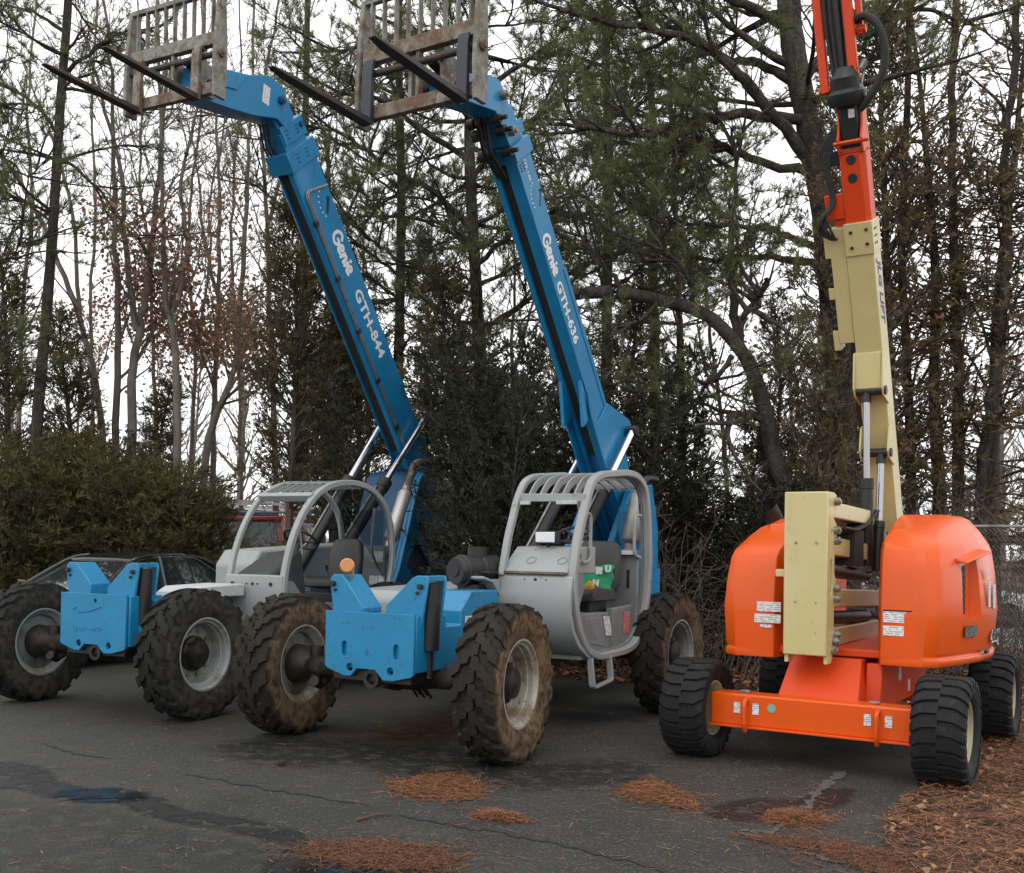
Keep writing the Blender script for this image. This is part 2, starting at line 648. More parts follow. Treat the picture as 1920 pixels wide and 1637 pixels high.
feather('damp_streak', px_poly([(1340, 1520), (1430, 1500), (1500, 1505), (1560, 1480), (1600, 1490), (1540, 1520), (1420, 1538), (1350, 1535)], 5), .009, DAMP, kind='structure')


def ribbon(name, pix, w, mat, z, seed, rag=.5, **tags):
    rnd = random.Random(seed)
    P = []
    for (a, b) in zip(pix, pix[1:]):
        for k in range(9):
            t = k / 9
            P.append(gp(a[0] + (b[0] - a[0]) * t, a[1] + (b[1] - a[1]) * t))
    P.append(gp(*pix[-1]))
    P = [(x + rnd.uniform(-.012, .012), y + rnd.uniform(-.03, .03)) for x, y in P]
    mb = MB()
    v = []
    for i, (x, y) in enumerate(P):
        q = P[min(i + 1, len(P) - 1)]
        o = P[max(i - 1, 0)]
        d = Vector((q[0] - o[0], q[1] - o[1])).normalized()
        ww = w * (1 - rag + rag * 2 * rnd.random()) * (1 if 1 < i < len(P) - 2 else .3)
        v += [(x - d.y * ww, y + d.x * ww, z), (x + d.y * ww, y - d.x * ww, z)]
    mb.add(v, [(2 * i, 2 * i + 1, 2 * i + 3, 2 * i + 2) for i in range(len(P) - 1)])
    return mb.build(name, mat, lot_o, smooth=None, **tags)


ribbon('crack', [(80, 1396), (140, 1415), (210, 1424)], .012, CRACK, .010, 1)
ribbon('crack', [(345, 1453), (430, 1468), (560, 1492), (690, 1514)], .012, CRACK, .010, 2)
ribbon('crack', [(745, 1530), (850, 1550), (960, 1568), (1060, 1590), (1230, 1630), (1300, 1660)], .014, CRACK, .010, 3)
ribbon('grit_crack', [(1585, 1445), (1550, 1472), (1530, 1488), (1515, 1512), (1470, 1535)], .030, GRIT, .010, 4, .7)
ribbon('grit_crack', [(1470, 1535), (1455, 1560), (1380, 1562)], .035, GRIT, .010, 5, .8)
ribbon('grit_crack', [(1380, 1562), (1440, 1580), (1500, 1600), (1600, 1625)], .02, GRIT, .010, 6, .8)


# ------------------------------------------------------------------ fast mesh from arrays
def arr_mesh(name, V, F):
    me = bpy.data.meshes.new(name)
    V = np.ascontiguousarray(V, np.float32)
    F = np.ascontiguousarray(F, np.int32)
    n, k = F.shape
    me.vertices.add(len(V))
    me.vertices.foreach_set('co', V.ravel())
    me.loops.add(n * k)
    me.loops.foreach_set('vertex_index', F.ravel())
    me.polygons.add(n)
    me.polygons.foreach_set('loop_start', np.arange(0, n * k, k, dtype=np.int32))
    me.polygons.foreach_set('loop_total', np.full(n, k, np.int32))
    me.update(calc_edges=True)
    me.validate()
    return me


def unit(a):
    return a / np.maximum(np.linalg.norm(a, axis=-1, keepdims=True), 1e-9)


def lying(P, rng, l0, l1, w, tilt=.12, bend=False):
    """slender strips lying about: P (n,3)"""
    n = len(P)
    a = rng.uniform(0, 2 * PI, n)
    L = rng.uniform(l0, l1, n)[:, None]
    d = np.stack([np.cos(a), np.sin(a), rng.uniform(-tilt, tilt, n)], 1)
    s = np.stack([-np.sin(a), np.cos(a), rng.uniform(-tilt * 2, tilt * 2, n)], 1) * w
    V = np.concatenate([P - d * L / 2 - s / 2, P - d * L / 2 + s / 2, P + d * L / 2 + s / 2, P + d * L / 2 - s / 2], 1).reshape(-1, 3)
    V[:, 2] = np.maximum(V[:, 2], .008)
    F = np.arange(4 * n).reshape(n, 4)
    return V, F


def in_poly(x, y, poly):
    r = np.zeros(len(x), bool)
    n = len(poly)
    for i in range(n):
        x0, y0 = poly[i]
        x1, y1 = poly[(i + 1) % n]
        c = ((y0 > y) != (y1 > y)) & (x < (x1 - x0) * (y - y0) / ((y1 - y0) or 1e-9) + x0)
        r ^= c
    return r


def scatter(poly, n, rng, edge=None):
    xs, ys = [p[0] for p in poly], [p[1] for p in poly]
    X, Y = rng.uniform(min(xs), max(xs), n * 3), rng.uniform(min(ys), max(ys), n * 3)
    k = in_poly(X, Y, poly)
    return X[k][:n], Y[k][:n]


def needle_patch(pix, n, seed, mat, name, label, zmax=.035, l=(.06, .13), thin=False):
    rng = np.random.default_rng(seed)
    poly = smooth_closed([gp(*p) for p in pix], 4, .01, seed)
    cx, cy = np.mean([p[0] for p in poly]), np.mean([p[1] for p in poly])
    x, y = scatter(poly, int(n * .8), rng)
    gx_, gy_ = np.std(x) * 1.15, np.std(y) * 1.25
    x = np.concatenate([x, cx + rng.normal(0, gx_, int(n * .22))])
    y = np.concatenate([y, cy + rng.normal(0, gy_, int(n * .22))])
    m = len(x)
    # a few needles stray outside
    st = rng.random(m) < .16
    x = np.where(st, cx + (x - cx) * rng.uniform(1., 1.9, m), x)
    y = np.where(st, cy + (y - cy) * rng.uniform(1., 1.9, m), y)
    tt = rng.random(m)          # ragged rim: thin the heap by noise
    rad = np.sqrt(((x - cx) / (np.ptp(x) / 2 + .01)) ** 2 + ((y - cy) / (np.ptp(y) / 2 + .01)) ** 2)
    wob = .62 + .25 * np.sin(np.arctan2(y - cy, x - cx) * 5 + seed) + .16 * np.sin(np.arctan2(y - cy, x - cx) * 11 + 2 * seed)
    kp = (rad < wob) | (tt < .35)
    x, y = x[kp], y[kp]
    m = len(x)
    hh = zmax * np.clip(1.0 - 1.6 * np.sqrt(((x - cx) / (np.ptp(x) / 2 + .01)) ** 2 + ((y - cy) / (np.ptp(y) / 2 + .01)) ** 2), .05, 1)
    z = .010 + rng.random(m) * hh
    V, F = lying(np.stack([x, y, z], 1), rng, *l, .0032, .22)
    o = link(name, arr_mesh(name, V, F), mat)
    o['kind'] = 'stuff'
    o['label'] = label
    o['category'] = 'pine needles'
    return o


needle_patch([(722, 1468), (770, 1464), (800, 1455), (850, 1456), (895, 1470), (906, 1490), (880, 1503), (820, 1502), (760, 1492)], 2600, 1, NEEDLE, 'pine_needles', 'orange pine needle heap on asphalt in front of the muddy front wheel')
needle_patch([(1163, 1486), (1190, 1470), (1230, 1470), (1280, 1490), (1310, 1508), (1290, 1520), (1230, 1508), (1180, 1498)], 2600, 2, NEEDLE, 'pine_needles', 'narrow orange pine needle heap on asphalt before the orange axle')
needle_patch([(1440, 1538), (1475, 1522), (1520, 1524), (1552, 1538), (1520, 1550), (1460, 1550)], 1500, 3, NEEDLE, 'pine_needles', 'small round needle heap on the pale gritty crack')
needle_patch([(885, 1528), (920, 1522), (960, 1530), (990, 1543), (950, 1546), (900, 1538)], 700, 4, NEEDLE, 'pine_needles', 'thinnest little needle heap between the two orange heaps')
needle_patch([(575, 1590), (640, 1578), (760, 1586), (830, 1600), (862, 1618), (800, 1634), (700, 1632), (610, 1615)], 3800, 5, NEEDLED, 'pine_needles', 'brown damp needle drift at the edge of the front puddle', .02)
needle_patch([(690, 1386), (730, 1362), (800, 1352), (852, 1358), (850, 1384), (780, 1390)], 1500, 6, NEEDLED, 'pine_needles', 'dark needle patch on asphalt under the GTH-636 front frame', .012)
needle_patch([(1400, 1572), (1480, 1570), (1560, 1586), (1660, 1600), (1720, 1640), (1640, 1640), (1540, 1604), (1440, 1584)], 2600, 7, NEEDLED, 'pine_needles', 'thin needle trail running out from the needle bank', .012)

# deep needle and leaf bank along the edge of the lot
rng = np.random.default_rng(11)
bank = [(1.75, 3.2), (2.0, 4.6), (2.12, 5.4), (2.1, 6.0), (2.35, 6.7), (2.9, 7.5), (3.5, 8.5), (4.2, 9.5), (4.7, 10.6), (6.2, 11.5), (9, 9), (7, 5), (4.5, 3.2)]
x, y = scatter(bank, 52000, rng)
z = .012 + .05 * rng.random(len(x)) * np.clip((x - 1.9) / .8, .15, 1)
V, F = lying(np.stack([x, y, z], 1), rng, .06, .13, .0042, .3)
o = link('pine_needles', arr_mesh('needle_bank', V, F), NEEDLE)
o['kind'] = 'stuff'; o['label'] = 'wide rusty needle bank beside the orange boom lift'; o['category'] = 'pine needles'


def leaf_quads(P, rng, s0, s1, flat=False):
    """little curled leaves: two quads folded along the midrib"""
    n = len(P)
    S = rng.uniform(s0, s1, n)[:, None]
    if flat:
        a = rng.uniform(0, 2 * PI, n)
        d = np.stack([np.cos(a), np.sin(a), rng.uniform(-.35, .35, n)], 1)
        up = unit(np.stack([rng.normal(0, .35, n), rng.normal(0, .35, n), np.ones(n)], 1))
    else:
        d = unit(rng.normal(size=(n, 3)))
        up = unit(rng.normal(size=(n, 3)))
    s = unit(np.cross(d, up)) * S * .36
    d = unit(d) * S
    c = np.cross(unit(s), unit(d)) * S * rng.uniform(.05, .25, n)[:, None]
    V = np.concatenate([P - d * .5, P + s + c, P + d * .55, P - s + c], 1).reshape(-1, 3)
    i = np.arange(n)[:, None] * 4
    F = np.concatenate([i + [[0, 1, 2]], i + [[0, 2, 3]]], 0)
    return V, F


x, y = scatter(bank, 3000, rng)
V, F = leaf_quads(np.stack([x, y, .025 + .04 * rng.random(len(x))], 1), rng, .025, .075, True)
V[:, 2] = np.maximum(V[:, 2], .010)
o = link('fallen_leaves', arr_mesh('fallen_leaves', V, F), LEAFD)
o['kind'] = 'stuff'; o['label'] = 'curled brown oak leaves on the needle bank'; o['category'] = 'leaves'
floor = [(4.7, 10.4), (4.0, 12.1), (2.8, 12.8), (1.0, 13.4), (-1.2, 15.2), (-3.6, 16.8), (-8, 18), (-9, 21), (-4, 21.5), (8, 18.8), (12, 14), (9, 9.5)]
x, y = scatter(floor, 16000, rng)
V, F = leaf_quads(np.stack([x, y, .015 + .05 * rng.random(len(x))], 1), rng, .06, .12, True)
V[:, 2] = np.maximum(V[:, 2], .010)
o = link('fallen_leaves', arr_mesh('leaf_litter', V, F), LEAFD)
o['kind'] = 'stuff'; o['label'] = 'brown leaf litter under the trees behind the machines'; o['category'] = 'leaves'
x, y = scatter(floor, 16000, rng)
V, F = lying(np.stack([x, y, .012 + .04 * rng.random(len(x))], 1), rng, .08, .16, .007, .3)
o = link('pine_needles', arr_mesh('needle_floor', V, F), NEEDLED)
o['kind'] = 'stuff'; o['label'] = 'dull needle litter under the trees behind the machines'; o['category'] = 'pine needles'
# bits of bark, twigs and cones lying on the lot
rng = np.random.default_rng(21)
n_ = 2600
x, y = 2.2 - 6.5 * rng.random(n_) ** 1.5, rng.uniform(3.8, 12, n_)
V, F = lying(np.stack([x, y, np.full(n_, .012)], 1), rng, .015, .10, .0042, .1)
o = link('twig_litter', arr_mesh('twig_litter', V, F), LEAFD)
o['kind'] = 'stuff'; o['label'] = 'tiny scattered twigs and needles on the bare asphalt'; o['category'] = 'twigs'
mb = MB()
c = gp(528, 1437)
mb.lathe([(-.03, .0), (-.025, .02), (.0, .028), (.02, .022), (.035, .004)], (c[0], c[1], .026), (1, .3, .2), 9)
mb.build('pine_cone', M('cone_brown', (.04, .022, .013), .9, bump=(90, 1., .02)), None, label='small dark pine cone lying alone on the asphalt', category='pine cone')
mb = MB()
a, b = gp(668, 1543), gp(734, 1531)
mb.tube([(a[0], a[1], .016), ((a[0] + b[0]) / 2, (a[1] + b[1]) / 2 + .03, .022), (b[0], b[1], .014)], [.008, .007, .004], 6)
mb.build('twig', M('twig_brown', (.09, .05, .03), .9), None, label='single thin brown twig lying on the asphalt by a crack', category='twig')
# ------------------------------------------------------------------ paints and shared materials
BLUE = M('blue_paint', (.008, .205, .40), .38, coat=.25, layers=[(3, .42, .8, (.008, .17, .33), None), (9, .60, .72, (.012, .12, .22), .6), (42, .645, .675, (.05, .032, .022), .85)], bump=(14, .04))
BLUEB = M('blue_paint_boom', (.004, .195, .41), .42, coat=.2, layers=[(2, .4, .85, (.004, .15, .315), None), (30, .66, .72, (.012, .07, .13), .6), (5, .55, .75, (.012, .12, .22), .65, (1, 1, .2))], bump=(10, .05))
BLUED = M('dark_blue_paint', (.008, .07, .17), .5, layers=[(4, .4, .8, (.006, .04, .09), None)])
BLACK = M('black_paint', (.012, .012, .013), .45, layers=[(12, .55, .75, (.03, .028, .025), .7)])
GREASE = M('greasy_steel', (.022, .02, .018), .5, metal=.3, layers=[(9, .5, .7, (.06, .045, .03), .8), (25, .6, .7, (.012, .011, .01), .3)], bump=(30, .3))
SILVER = M('silver_grey_paint', (.30, .315, .312), .42, coat=.1, layers=[(2.5, .4, .8, (.25, .26, .255), .55), (18, .64, .72, (.22, .19, .15), .7), (5, .66, .76, (.2, .13, .07), .8)], bump=(9, .05))
SILVERD = M('grey_cab_panel', (.20, .21, .215), .5, layers=[(4, .45, .75, (.15, .15, .145), .6), (7, .64, .74, (.13, .08, .045), .85)], bump=(12, .05))
CHROME = M('chrome_rod', (.75, .76, .78), .16, metal=1.)
ROD = M('oily_rod', (.36, .36, .37), .25, metal=1.)
STEEL = M('worn_steel', (.30, .29, .27), .45, metal=.7, layers=[(20, .5, .7, (.13, .09, .06), .8)])
MUFFLER = M('muffler_steel', (.42, .41, .39), .42, metal=.6, layers=[(6, .5, .75, (.25, .2, .16), .7)])
RUSTPIPE = M('rusty_pipe', (.095, .07, .054), .8, metal=.2, layers=[(12, .45, .7, (.2, .18, .16), .6)])
RUBBER = M('black_rubber', (.018, .018, .018), .75, layers=[(8, .5, .8, (.03, .029, .027), .8)], bump=(40, .15))
PLASTIC = M('black_plastic', (.014, .014, .015), .5, bump=(80, .08))
SEATM = M('grey_seat_vinyl', (.035, .036, .038), .55, layers=[(6, .5, .75, (.06, .06, .06), .7)], bump=(60, .1))
WHITE = M('white_vinyl', (.72, .73, .74), .45, layers=[(30, .6, .72, (.5, .5, .5), None)])
WORN = M('worn_white_paint', (.47, .48, .475), .55, layers=[(14, .5, .68, (.38, .40, .41), None), (40, .6, .7, (.2, .3, .38), None)])
DARKINK = M('dark_ink', (.015, .016, .02), .6)
STENCIL = M('faded_stencil', (.014, .07, .15), .6)
REDINK = M('red_vinyl', (.45, .05, .03), .5)
GLASS = M('tinted_glass', (.55, .58, .58), .03, trans=1., spec=.5)
MATS['tinted_glass'].node_tree.nodes['Principled BSDF'].inputs['IOR'].default_value = 1.05
AMBER = M('amber_lens', (.50, .20, .04), .25, coat=.5, layers=[(30, .5, .7, (.55, .16, .02), None)])
LENS = M('lamp_lens', (.70, .72, .73), .12, coat=.6, layers=[(14, .4, .7, (.58, .60, .61), None)])
GREENC = M('green_cloth', (.02, .27, .12), .8, bump=(25, .4))
YELLOWC = M('yellow_cloth', (.55, .28, .02), .8, bump=(25, .4))
ORANGE = M('orange_paint', (.72, .088, .003), .36, coat=.22, spec=.3, layers=[(2, .4, .85, (.64, .082, .003), None), (40, .68, .72, (.30, .10, .05), .7), (5, .56, .78, (.60, .085, .012), .5, (1, 1, .12)), (120, .70, .73, (.75, .3, .15), .5)], bump=(6, .03))
ORANGER = M('red_orange_paint', (.62, .055, .006), .45, coat=.1, spec=.28, layers=[(3, .45, .8, (.58, .05, .009), None), (35, .70, .76, (.3, .1, .05), .7)])
CREAM = M('cream_paint', (.53, .455, .205), .42, coat=.25, layers=[(1.6, .4, .8, (.53, .45, .20), None), (22, .67, .71, (.33, .24, .12), .7), (4, .56, .76, (.47, .40, .19), .55, (1, 1, .10)), (1.2, .52, .7, (.56, .50, .26), None)], bump=(8, .03))
RUSTY = M('rusted_steel', (.14, .085, .055), .85, metal=.1, layers=[(5, .42, .62, (.24, .22, .18), .7), (16, .52, .66, (.085, .05, .034), .9), (40, .6, .7, (.3, .27, .2), .8)], bump=(30, .3))
PEEL = M('peeling_grey_paint', (.215, .21, .185), .7, layers=[(7, .44, .6, (.13, .115, .085), .8), (22, .56, .68, (.30, .29, .255), .6), (5, .54, .66, (.12, .072, .045), .9)], bump=(20, .2))
GALV = M('fork_frame_grey', (.25, .26, .27), .55, metal=.2, layers=[(6, .5, .7, (.18, .17, .15), .7), (14, .6, .7, (.15, .09, .055), .85)])
FORKM = M('dark_fork_steel', (.05, .048, .046), .6, metal=.4, layers=[(7, .5, .68, (.12, .085, .06), .85)], bump=(25, .2))
FORKN = M('blue_black_steel', (.03, .036, .046), .5, metal=.3, layers=[(14, .6, .74, (.1, .075, .05), .8)])
def _decal(name, ink, base=(.70, .71, .71)):
    """small print: rows of short dashes too fine to read, under a darker heading bar"""
    m = M(name, base, .45)
    N, L = m.node_tree.nodes, m.node_tree.links
    b = N['Principled BSDF']
    tc = N.new('ShaderNodeTexCoord')
    sp = N.new('ShaderNodeSeparateXYZ')
    L.new(tc.outputs['Object'], sp.inputs[0])

    def math_(op, a, b_=None):
        q = N.new('ShaderNodeMath')
        q.operation = op
        for i, x in enumerate((a, b_)):
            if x is None:
                continue
            if isinstance(x, (int, float)):
                q.inputs[i].default_value = x
            else:
                L.new(x, q.inputs[i])
        return q.outputs[0]
    row = math_('GREATER_THAN', math_('FRACT', math_('MULTIPLY', sp.outputs[2], 62.0)), .52)
    mp = N.new('ShaderNodeMapping')
    mp.inputs['Scale'].default_value = (38, 38, 62)
    nz = N.new('ShaderNodeTexNoise')
    nz.inputs['Scale'].default_value = 1.0
    nz.inputs['Detail'].default_value = 0
    L.new(tc.outputs['Object'], mp.inputs[0])
    L.new(mp.outputs[0], nz.inputs['Vector'])
    fac = math_('MULTIPLY', math_('MULTIPLY', row, math_('GREATER_THAN', nz.outputs['Fac'], .46)), .62)
    mx = N.new('ShaderNodeMix')
    mx.data_type = 'RGBA'
    mx.inputs['A'].default_value = (*base, 1)
    mx.inputs['B'].default_value = (*ink, 1)
    L.new(fac, mx.inputs['Factor'])
    L.new(mx.outputs['Result'], b.inputs['Base Color'])
    return m


DECAL = _decal('printed_decal', (.06, .06, .065))
DECALR = _decal('red_printed_decal', (.62, .6, .58), (.5, .09, .06))
DECALD = _decal('dark_printed_decal', (.3, .3, .3), (.02, .02, .022))


def tyre_mat(name, mud, amount, tread=.35):
    """rubber with dried mud: more on the sidewalls than on the tread"""
    m = M(name, (.02, .02, .02), .85, bump=(30, .35), spec=.18)
    N, L = m.node_tree.nodes, m.node_tree.links
    b = N['Principled BSDF']
    tc = N.new('ShaderNodeTexCoord')
    sx = N.new('ShaderNodeSeparateXYZ')
    L.new(tc.outputs['Object'], sx.inputs[0])
    sq = []
    for k in (1, 2):
        p = N.new('ShaderNodeMath'); p.operation = 'MULTIPLY'
        L.new(sx.outputs[k], p.inputs[0]); L.new(sx.outputs[k], p.inputs[1]); sq.append(p)
    ad = N.new('ShaderNodeMath'); ad.operation = 'ADD'
    L.new(sq[0].outputs[0], ad.inputs[0]); L.new(sq[1].outputs[0], ad.inputs[1])
    rt = N.new('ShaderNodeMath'); rt.operation = 'SQRT'
    L.new(ad.outputs[0], rt.inputs[0])
    side = N.new('ShaderNodeMapRange')          # 1 on the sidewall, tread value on the tread
    side.inputs['From Min'].default_value = .53
    side.inputs['From Max'].default_value = .57
    side.inputs['To Min'].default_value = 1.0
    side.inputs['To Max'].default_value = tread
    L.new(rt.outputs[0], side.inputs['Value'])
    nz = N.new('ShaderNodeTexNoise')
    nz.inputs['Scale'].default_value = 4.5
    nz.inputs['Detail'].default_value = 8
    nz.inputs['Roughness'].default_value = .68
    L.new(tc.outputs['Object'], nz.inputs['Vector'])
    mr = N.new('ShaderNodeMapRange')
    mr.inputs['From Min'].default_value = .62 - amount * .35
    mr.inputs['From Max'].default_value = .72 - amount * .25
    L.new(nz.outputs['Fac'], mr.inputs['Value'])
    mu = N.new('ShaderNodeMath'); mu.operation = 'MULTIPLY'
    L.new(mr.outputs[0], mu.inputs[0]); L.new(side.outputs[0], mu.inputs[1])
    n2 = N.new('ShaderNodeTexNoise')
    n2.inputs['Scale'].default_value = 16
    n2.inputs['Detail'].default_value = 5
    L.new(tc.outputs['Object'], n2.inputs['Vector'])
    mc = N.new('ShaderNodeMix'); mc.data_type = 'RGBA'
    mc.inputs['A'].default_value = (*mud, 1)
    mc.inputs['B'].default_value = (mud[0] * .5, mud[1] * .45, mud[2] * .4, 1)
    m3 = N.new('ShaderNodeMapRange')
    m3.inputs['From Min'].default_value = .42
    m3.inputs['From Max'].default_value = .62
    L.new(n2.outputs['Fac'], m3.inputs['Value'])
    L.new(m3.outputs[0], mc.inputs['Factor'])
    mx = N.new('ShaderNodeMix'); mx.data_type = 'RGBA'
    mx.inputs['A'].default_value = (.016, .0156, .015, 1)
    L.new(mu.outputs[0], mx.inputs['Factor'])
    L.new(mc.outputs['Result'], mx.inputs['B'])
    L.new(mx.outputs['Result'], b.inputs['Base Color'])
    return m


TYRE_MUD = tyre_mat('tyre_brown_mud', (.155, .108, .064), .82, .10)
TYRE_DUST = tyre_mat('tyre_grey_dust', (.058, .054, .046), .8, .12)
TYRE_CLEAN = M('tyre_new', (.013, .0132, .0138), .7, spec=.22, layers=[(6, .5, .75, (.028, .027, .026), .8), (18, .62, .72, (.05, .045, .04), .9)], bump=(45, .12))
RIM_TAN = M('muddy_rim', (.36, .34, .30), .5, metal=.25, layers=[(5, .48, .64, (.22, .155, .095), .85), (20, .6, .7, (.12, .08, .05), .9)])
RIM_GREY = M('grey_rim', (.30, .325, .315), .55, metal=.1, layers=[(6, .48, .66, (.21, .20, .17), .8), (20, .62, .7, (.15, .09, .05), .85)])
RIM_CREAM = M('cream_rim', (.42, .38, .24), .5, layers=[(6, .5, .7, (.28, .24, .15), .8)])


# ------------------------------------------------------------------ wheels (axle along local x, outer face +x)
def tyre_shape(Rr, W, rr, nl, wide=False):
    mb = MB()
    h = W / 2
    half = [(.70 * h, rr * .98), (.80 * h, rr * 1.04), (.93 * h, rr + .22 * (Rr - rr)), (1.0 * h, rr + .48 * (Rr - rr)), (.985 * h, rr + .68 * (Rr - rr)),
            (.93 * h, Rr * .905), (.82 * h, Rr * .935), (.5 * h, Rr * .948)]
    prof = [(-a, b) for a, b in half] + [(0, Rr * .952)] + [(a, b) for a, b in reversed(half)]
    mb.lathe(prof, (0, 0, 0), (1, 0, 0), 48, closed=False)
    mb.f = mb.f[:-2]

    def pt(x, th, r):
        return (x, r * math.cos(th), r * math.sin(th))

    rnd = random.Random(5)
    for s in (-1, 1):
        for k in range(nl):
            t0 = 2 * PI * (k + (.5 if s > 0 else 0)) / nl
            pitch = 2 * PI / nl
            st = []
            if wide:
                stations = [(-.02, .0, .33), (.30, .02, .34), (.62, .07, .36), (.86, .30, .34), (1.0, .48, .30), (1.04, .56, .26)]
            else:
                stations = [(-.12, -.08, .22), (.20, .0, .25), (.27, .22, .25), (.54, .30, .25), (.62, .54, .26), (.97, .72, .265), (1.04, .84, .22)]
            for q, (x, dth, hw) in enumerate(stations):
                ax = abs(x)
                top = Rr * (1.0 if ax < .7 else 1.0 - .035 * ((ax - .7) / .3) ** 1.5)
                if ax > .98:
                    top = Rr * .93
                if ax > 1.02:
                    top = Rr * (.885 if not wide else .86)
                base = Rr * .93 if ax < .95 else Rr * .86
                if ax > 1.02:
                    base = Rr * .80
                th = t0 + dth * pitch
                a = hw * pitch * (1 + rnd.uniform(-.06, .06))
                b = a * 1.22
                xx = s * min(x, 1.025) * h
                st.append([pt(xx, th - b, base), pt(xx, th - a, top), pt(xx, th + a, top), pt(xx, th + b, base)])
            v = [p for r in st for p in r]
            f = [(0, 1, 2, 3)]
            for i in range(len(st) - 1):
                f += [(i * 4 + j, i * 4 + j + 1, i * 4 + j + 5, i * 4 + j + 4) for j in range(3)]
            e = (len(st) - 1) * 4
            f.append((e + 3, e + 2, e + 1, e))
            mb.add(v, f)
    return mb.mesh('tyre', 28)


def wheel(parent, x, y, z, out, tyre_me, tmat, rmat, Rr, W, rr, steer=0., hubmat=None, dish=-.02, big=True, **tags):
    """an Empty at the hub; out = +1 when the outer face looks along +x"""
    w = empty('wheel', (x, y, z), -steer + (0 if out > 0 else PI), parent)
    hubmat = hubmat or GREASE
    t = link('tyre', tyre_me if tyre_me.users == 0 or not tyre_me.materials or tyre_me.materials[0] == tmat else tyre_me.copy(), tmat, w)
    h = W / 2
    mb = MB()
    mb.lathe([(.74 * h, rr * 1.07), (.80 * h, rr * 1.05), (.80 * h, rr * .99), (.66 * h, rr * .95), (.62 * h, rr * .90), (.40 * h, rr * .89), (.36 * h, rr * .85), (.1 * h, rr * .84),
              (-.5 * h, rr * .84), (-.6 * h, rr * .90), (-.72 * h, rr * .95), (-.80 * h, rr * .99), (-.80 * h, rr * 1.05), (-.74 * h, rr * 1.07), (-.5 * h, rr * .97), (.5 * h, rr * .97)],
             (0, 0, 0), (1, 0, 0), 40, closed=True)
    mb.lathe([(dish - .012, rr * .86), (dish - .012, rr * .1), (dish + .012, rr * .1), (dish + .02, rr * .5), (dish + .012, rr * .86)], (0, 0, 0), (1, 0, 0), 40)
    mb.build('rim', rmat, w)
    hb = MB()
    k = rr / .305
    if big:
        hb.lathe([(dish, .155 * k), (dish + .06, .15 * k), (dish + .075, .12 * k), (dish + .13, .105 * k), (dish + .14, .06 * k), (dish + .15, .0)], (0, 0, 0), (1, 0, 0), 24)
        hb.lathe([(dish, .16 * k), (dish - .1, .15 * k), (dish - .16, .11 * k), (dish - .3, .085 * k)], (0, 0, 0), (1, 0, 0), 24)
        for i in range(8):
            a = 2 * PI * i / 8
            hb.cyl((dish + .05, math.cos(a) * .125 * k, math.sin(a) * .125 * k), (dish + .085, math.cos(a) * .125 * k, math.sin(a) * .125 * k), .013 * k, n=6)
    else:
        hb.lathe([(dish, .13), (dish + .06, .12), (dish + .09, .08), (dish + .095, 0.)], (0, 0, 0), (1, 0, 0), 20)
    hb.build('hub', hubmat, w)
    nb = MB()
    for i in range(10 if big else 8):
        a = 2 * PI * i / (10 if big else 8)
        rad = rr * .64
        nb.cyl((dish + .01, math.cos(a) * rad, math.sin(a) * rad), (dish + .04, math.cos(a) * rad, math.sin(a) * rad), .016 * k, n=6)
    nb.build('lug_nuts', STEEL, w, kind='stuff')
    return w


def bolt(mb, p, d, r=.02, l=.02, n=6):
    p, d = vec(p), vec(d).normalized()
    mb.cyl(p, p + d * l, r, n=n)


def sticker(parent, O, X, Y, w, h, mat=None, name='warning_sticker', **tags):
    """thin printed vinyl sheet lying just off a panel"""
    mb = MB()
    mb.ext([(0, 0), (w, 0), (w, h), (0, h)], O, vec(X).normalized(), vec(Y).normalized(), vec(X).cross(vec(Y)).normalized(), .001, .0025)
    return mb.build(name, mat or DECAL, parent, smooth=None, **tags)


UX, VX, ZX = Vector((1, 0, 0)), Vector((0, 1, 0)), Vector((0, 0, 1))
GENIE = [[(.64, .74), (.40, .93), (.10, .66), (.10, .24), (.38, .03), (.62, .16), (.64, .42), (.44, .42)],
         [(.84, .28), (1.08, .36), (1.12, .54), (.95, .62), (.81, .36), (.92, .09), (1.16, .14)],
         [(1.31, .06), (1.36, .55)], [(1.36, .34), (1.49, .55), (1.63, .48), (1.63, .08)],
         [(1.84, .08), (1.88, .52)], [(1.90, .76), (1.93, .80)],
         [(2.08, .28), (2.32, .36), (2.36, .54), (2.19, .62), (2.05, .36), (2.16, .09), (2.40, .14)]]


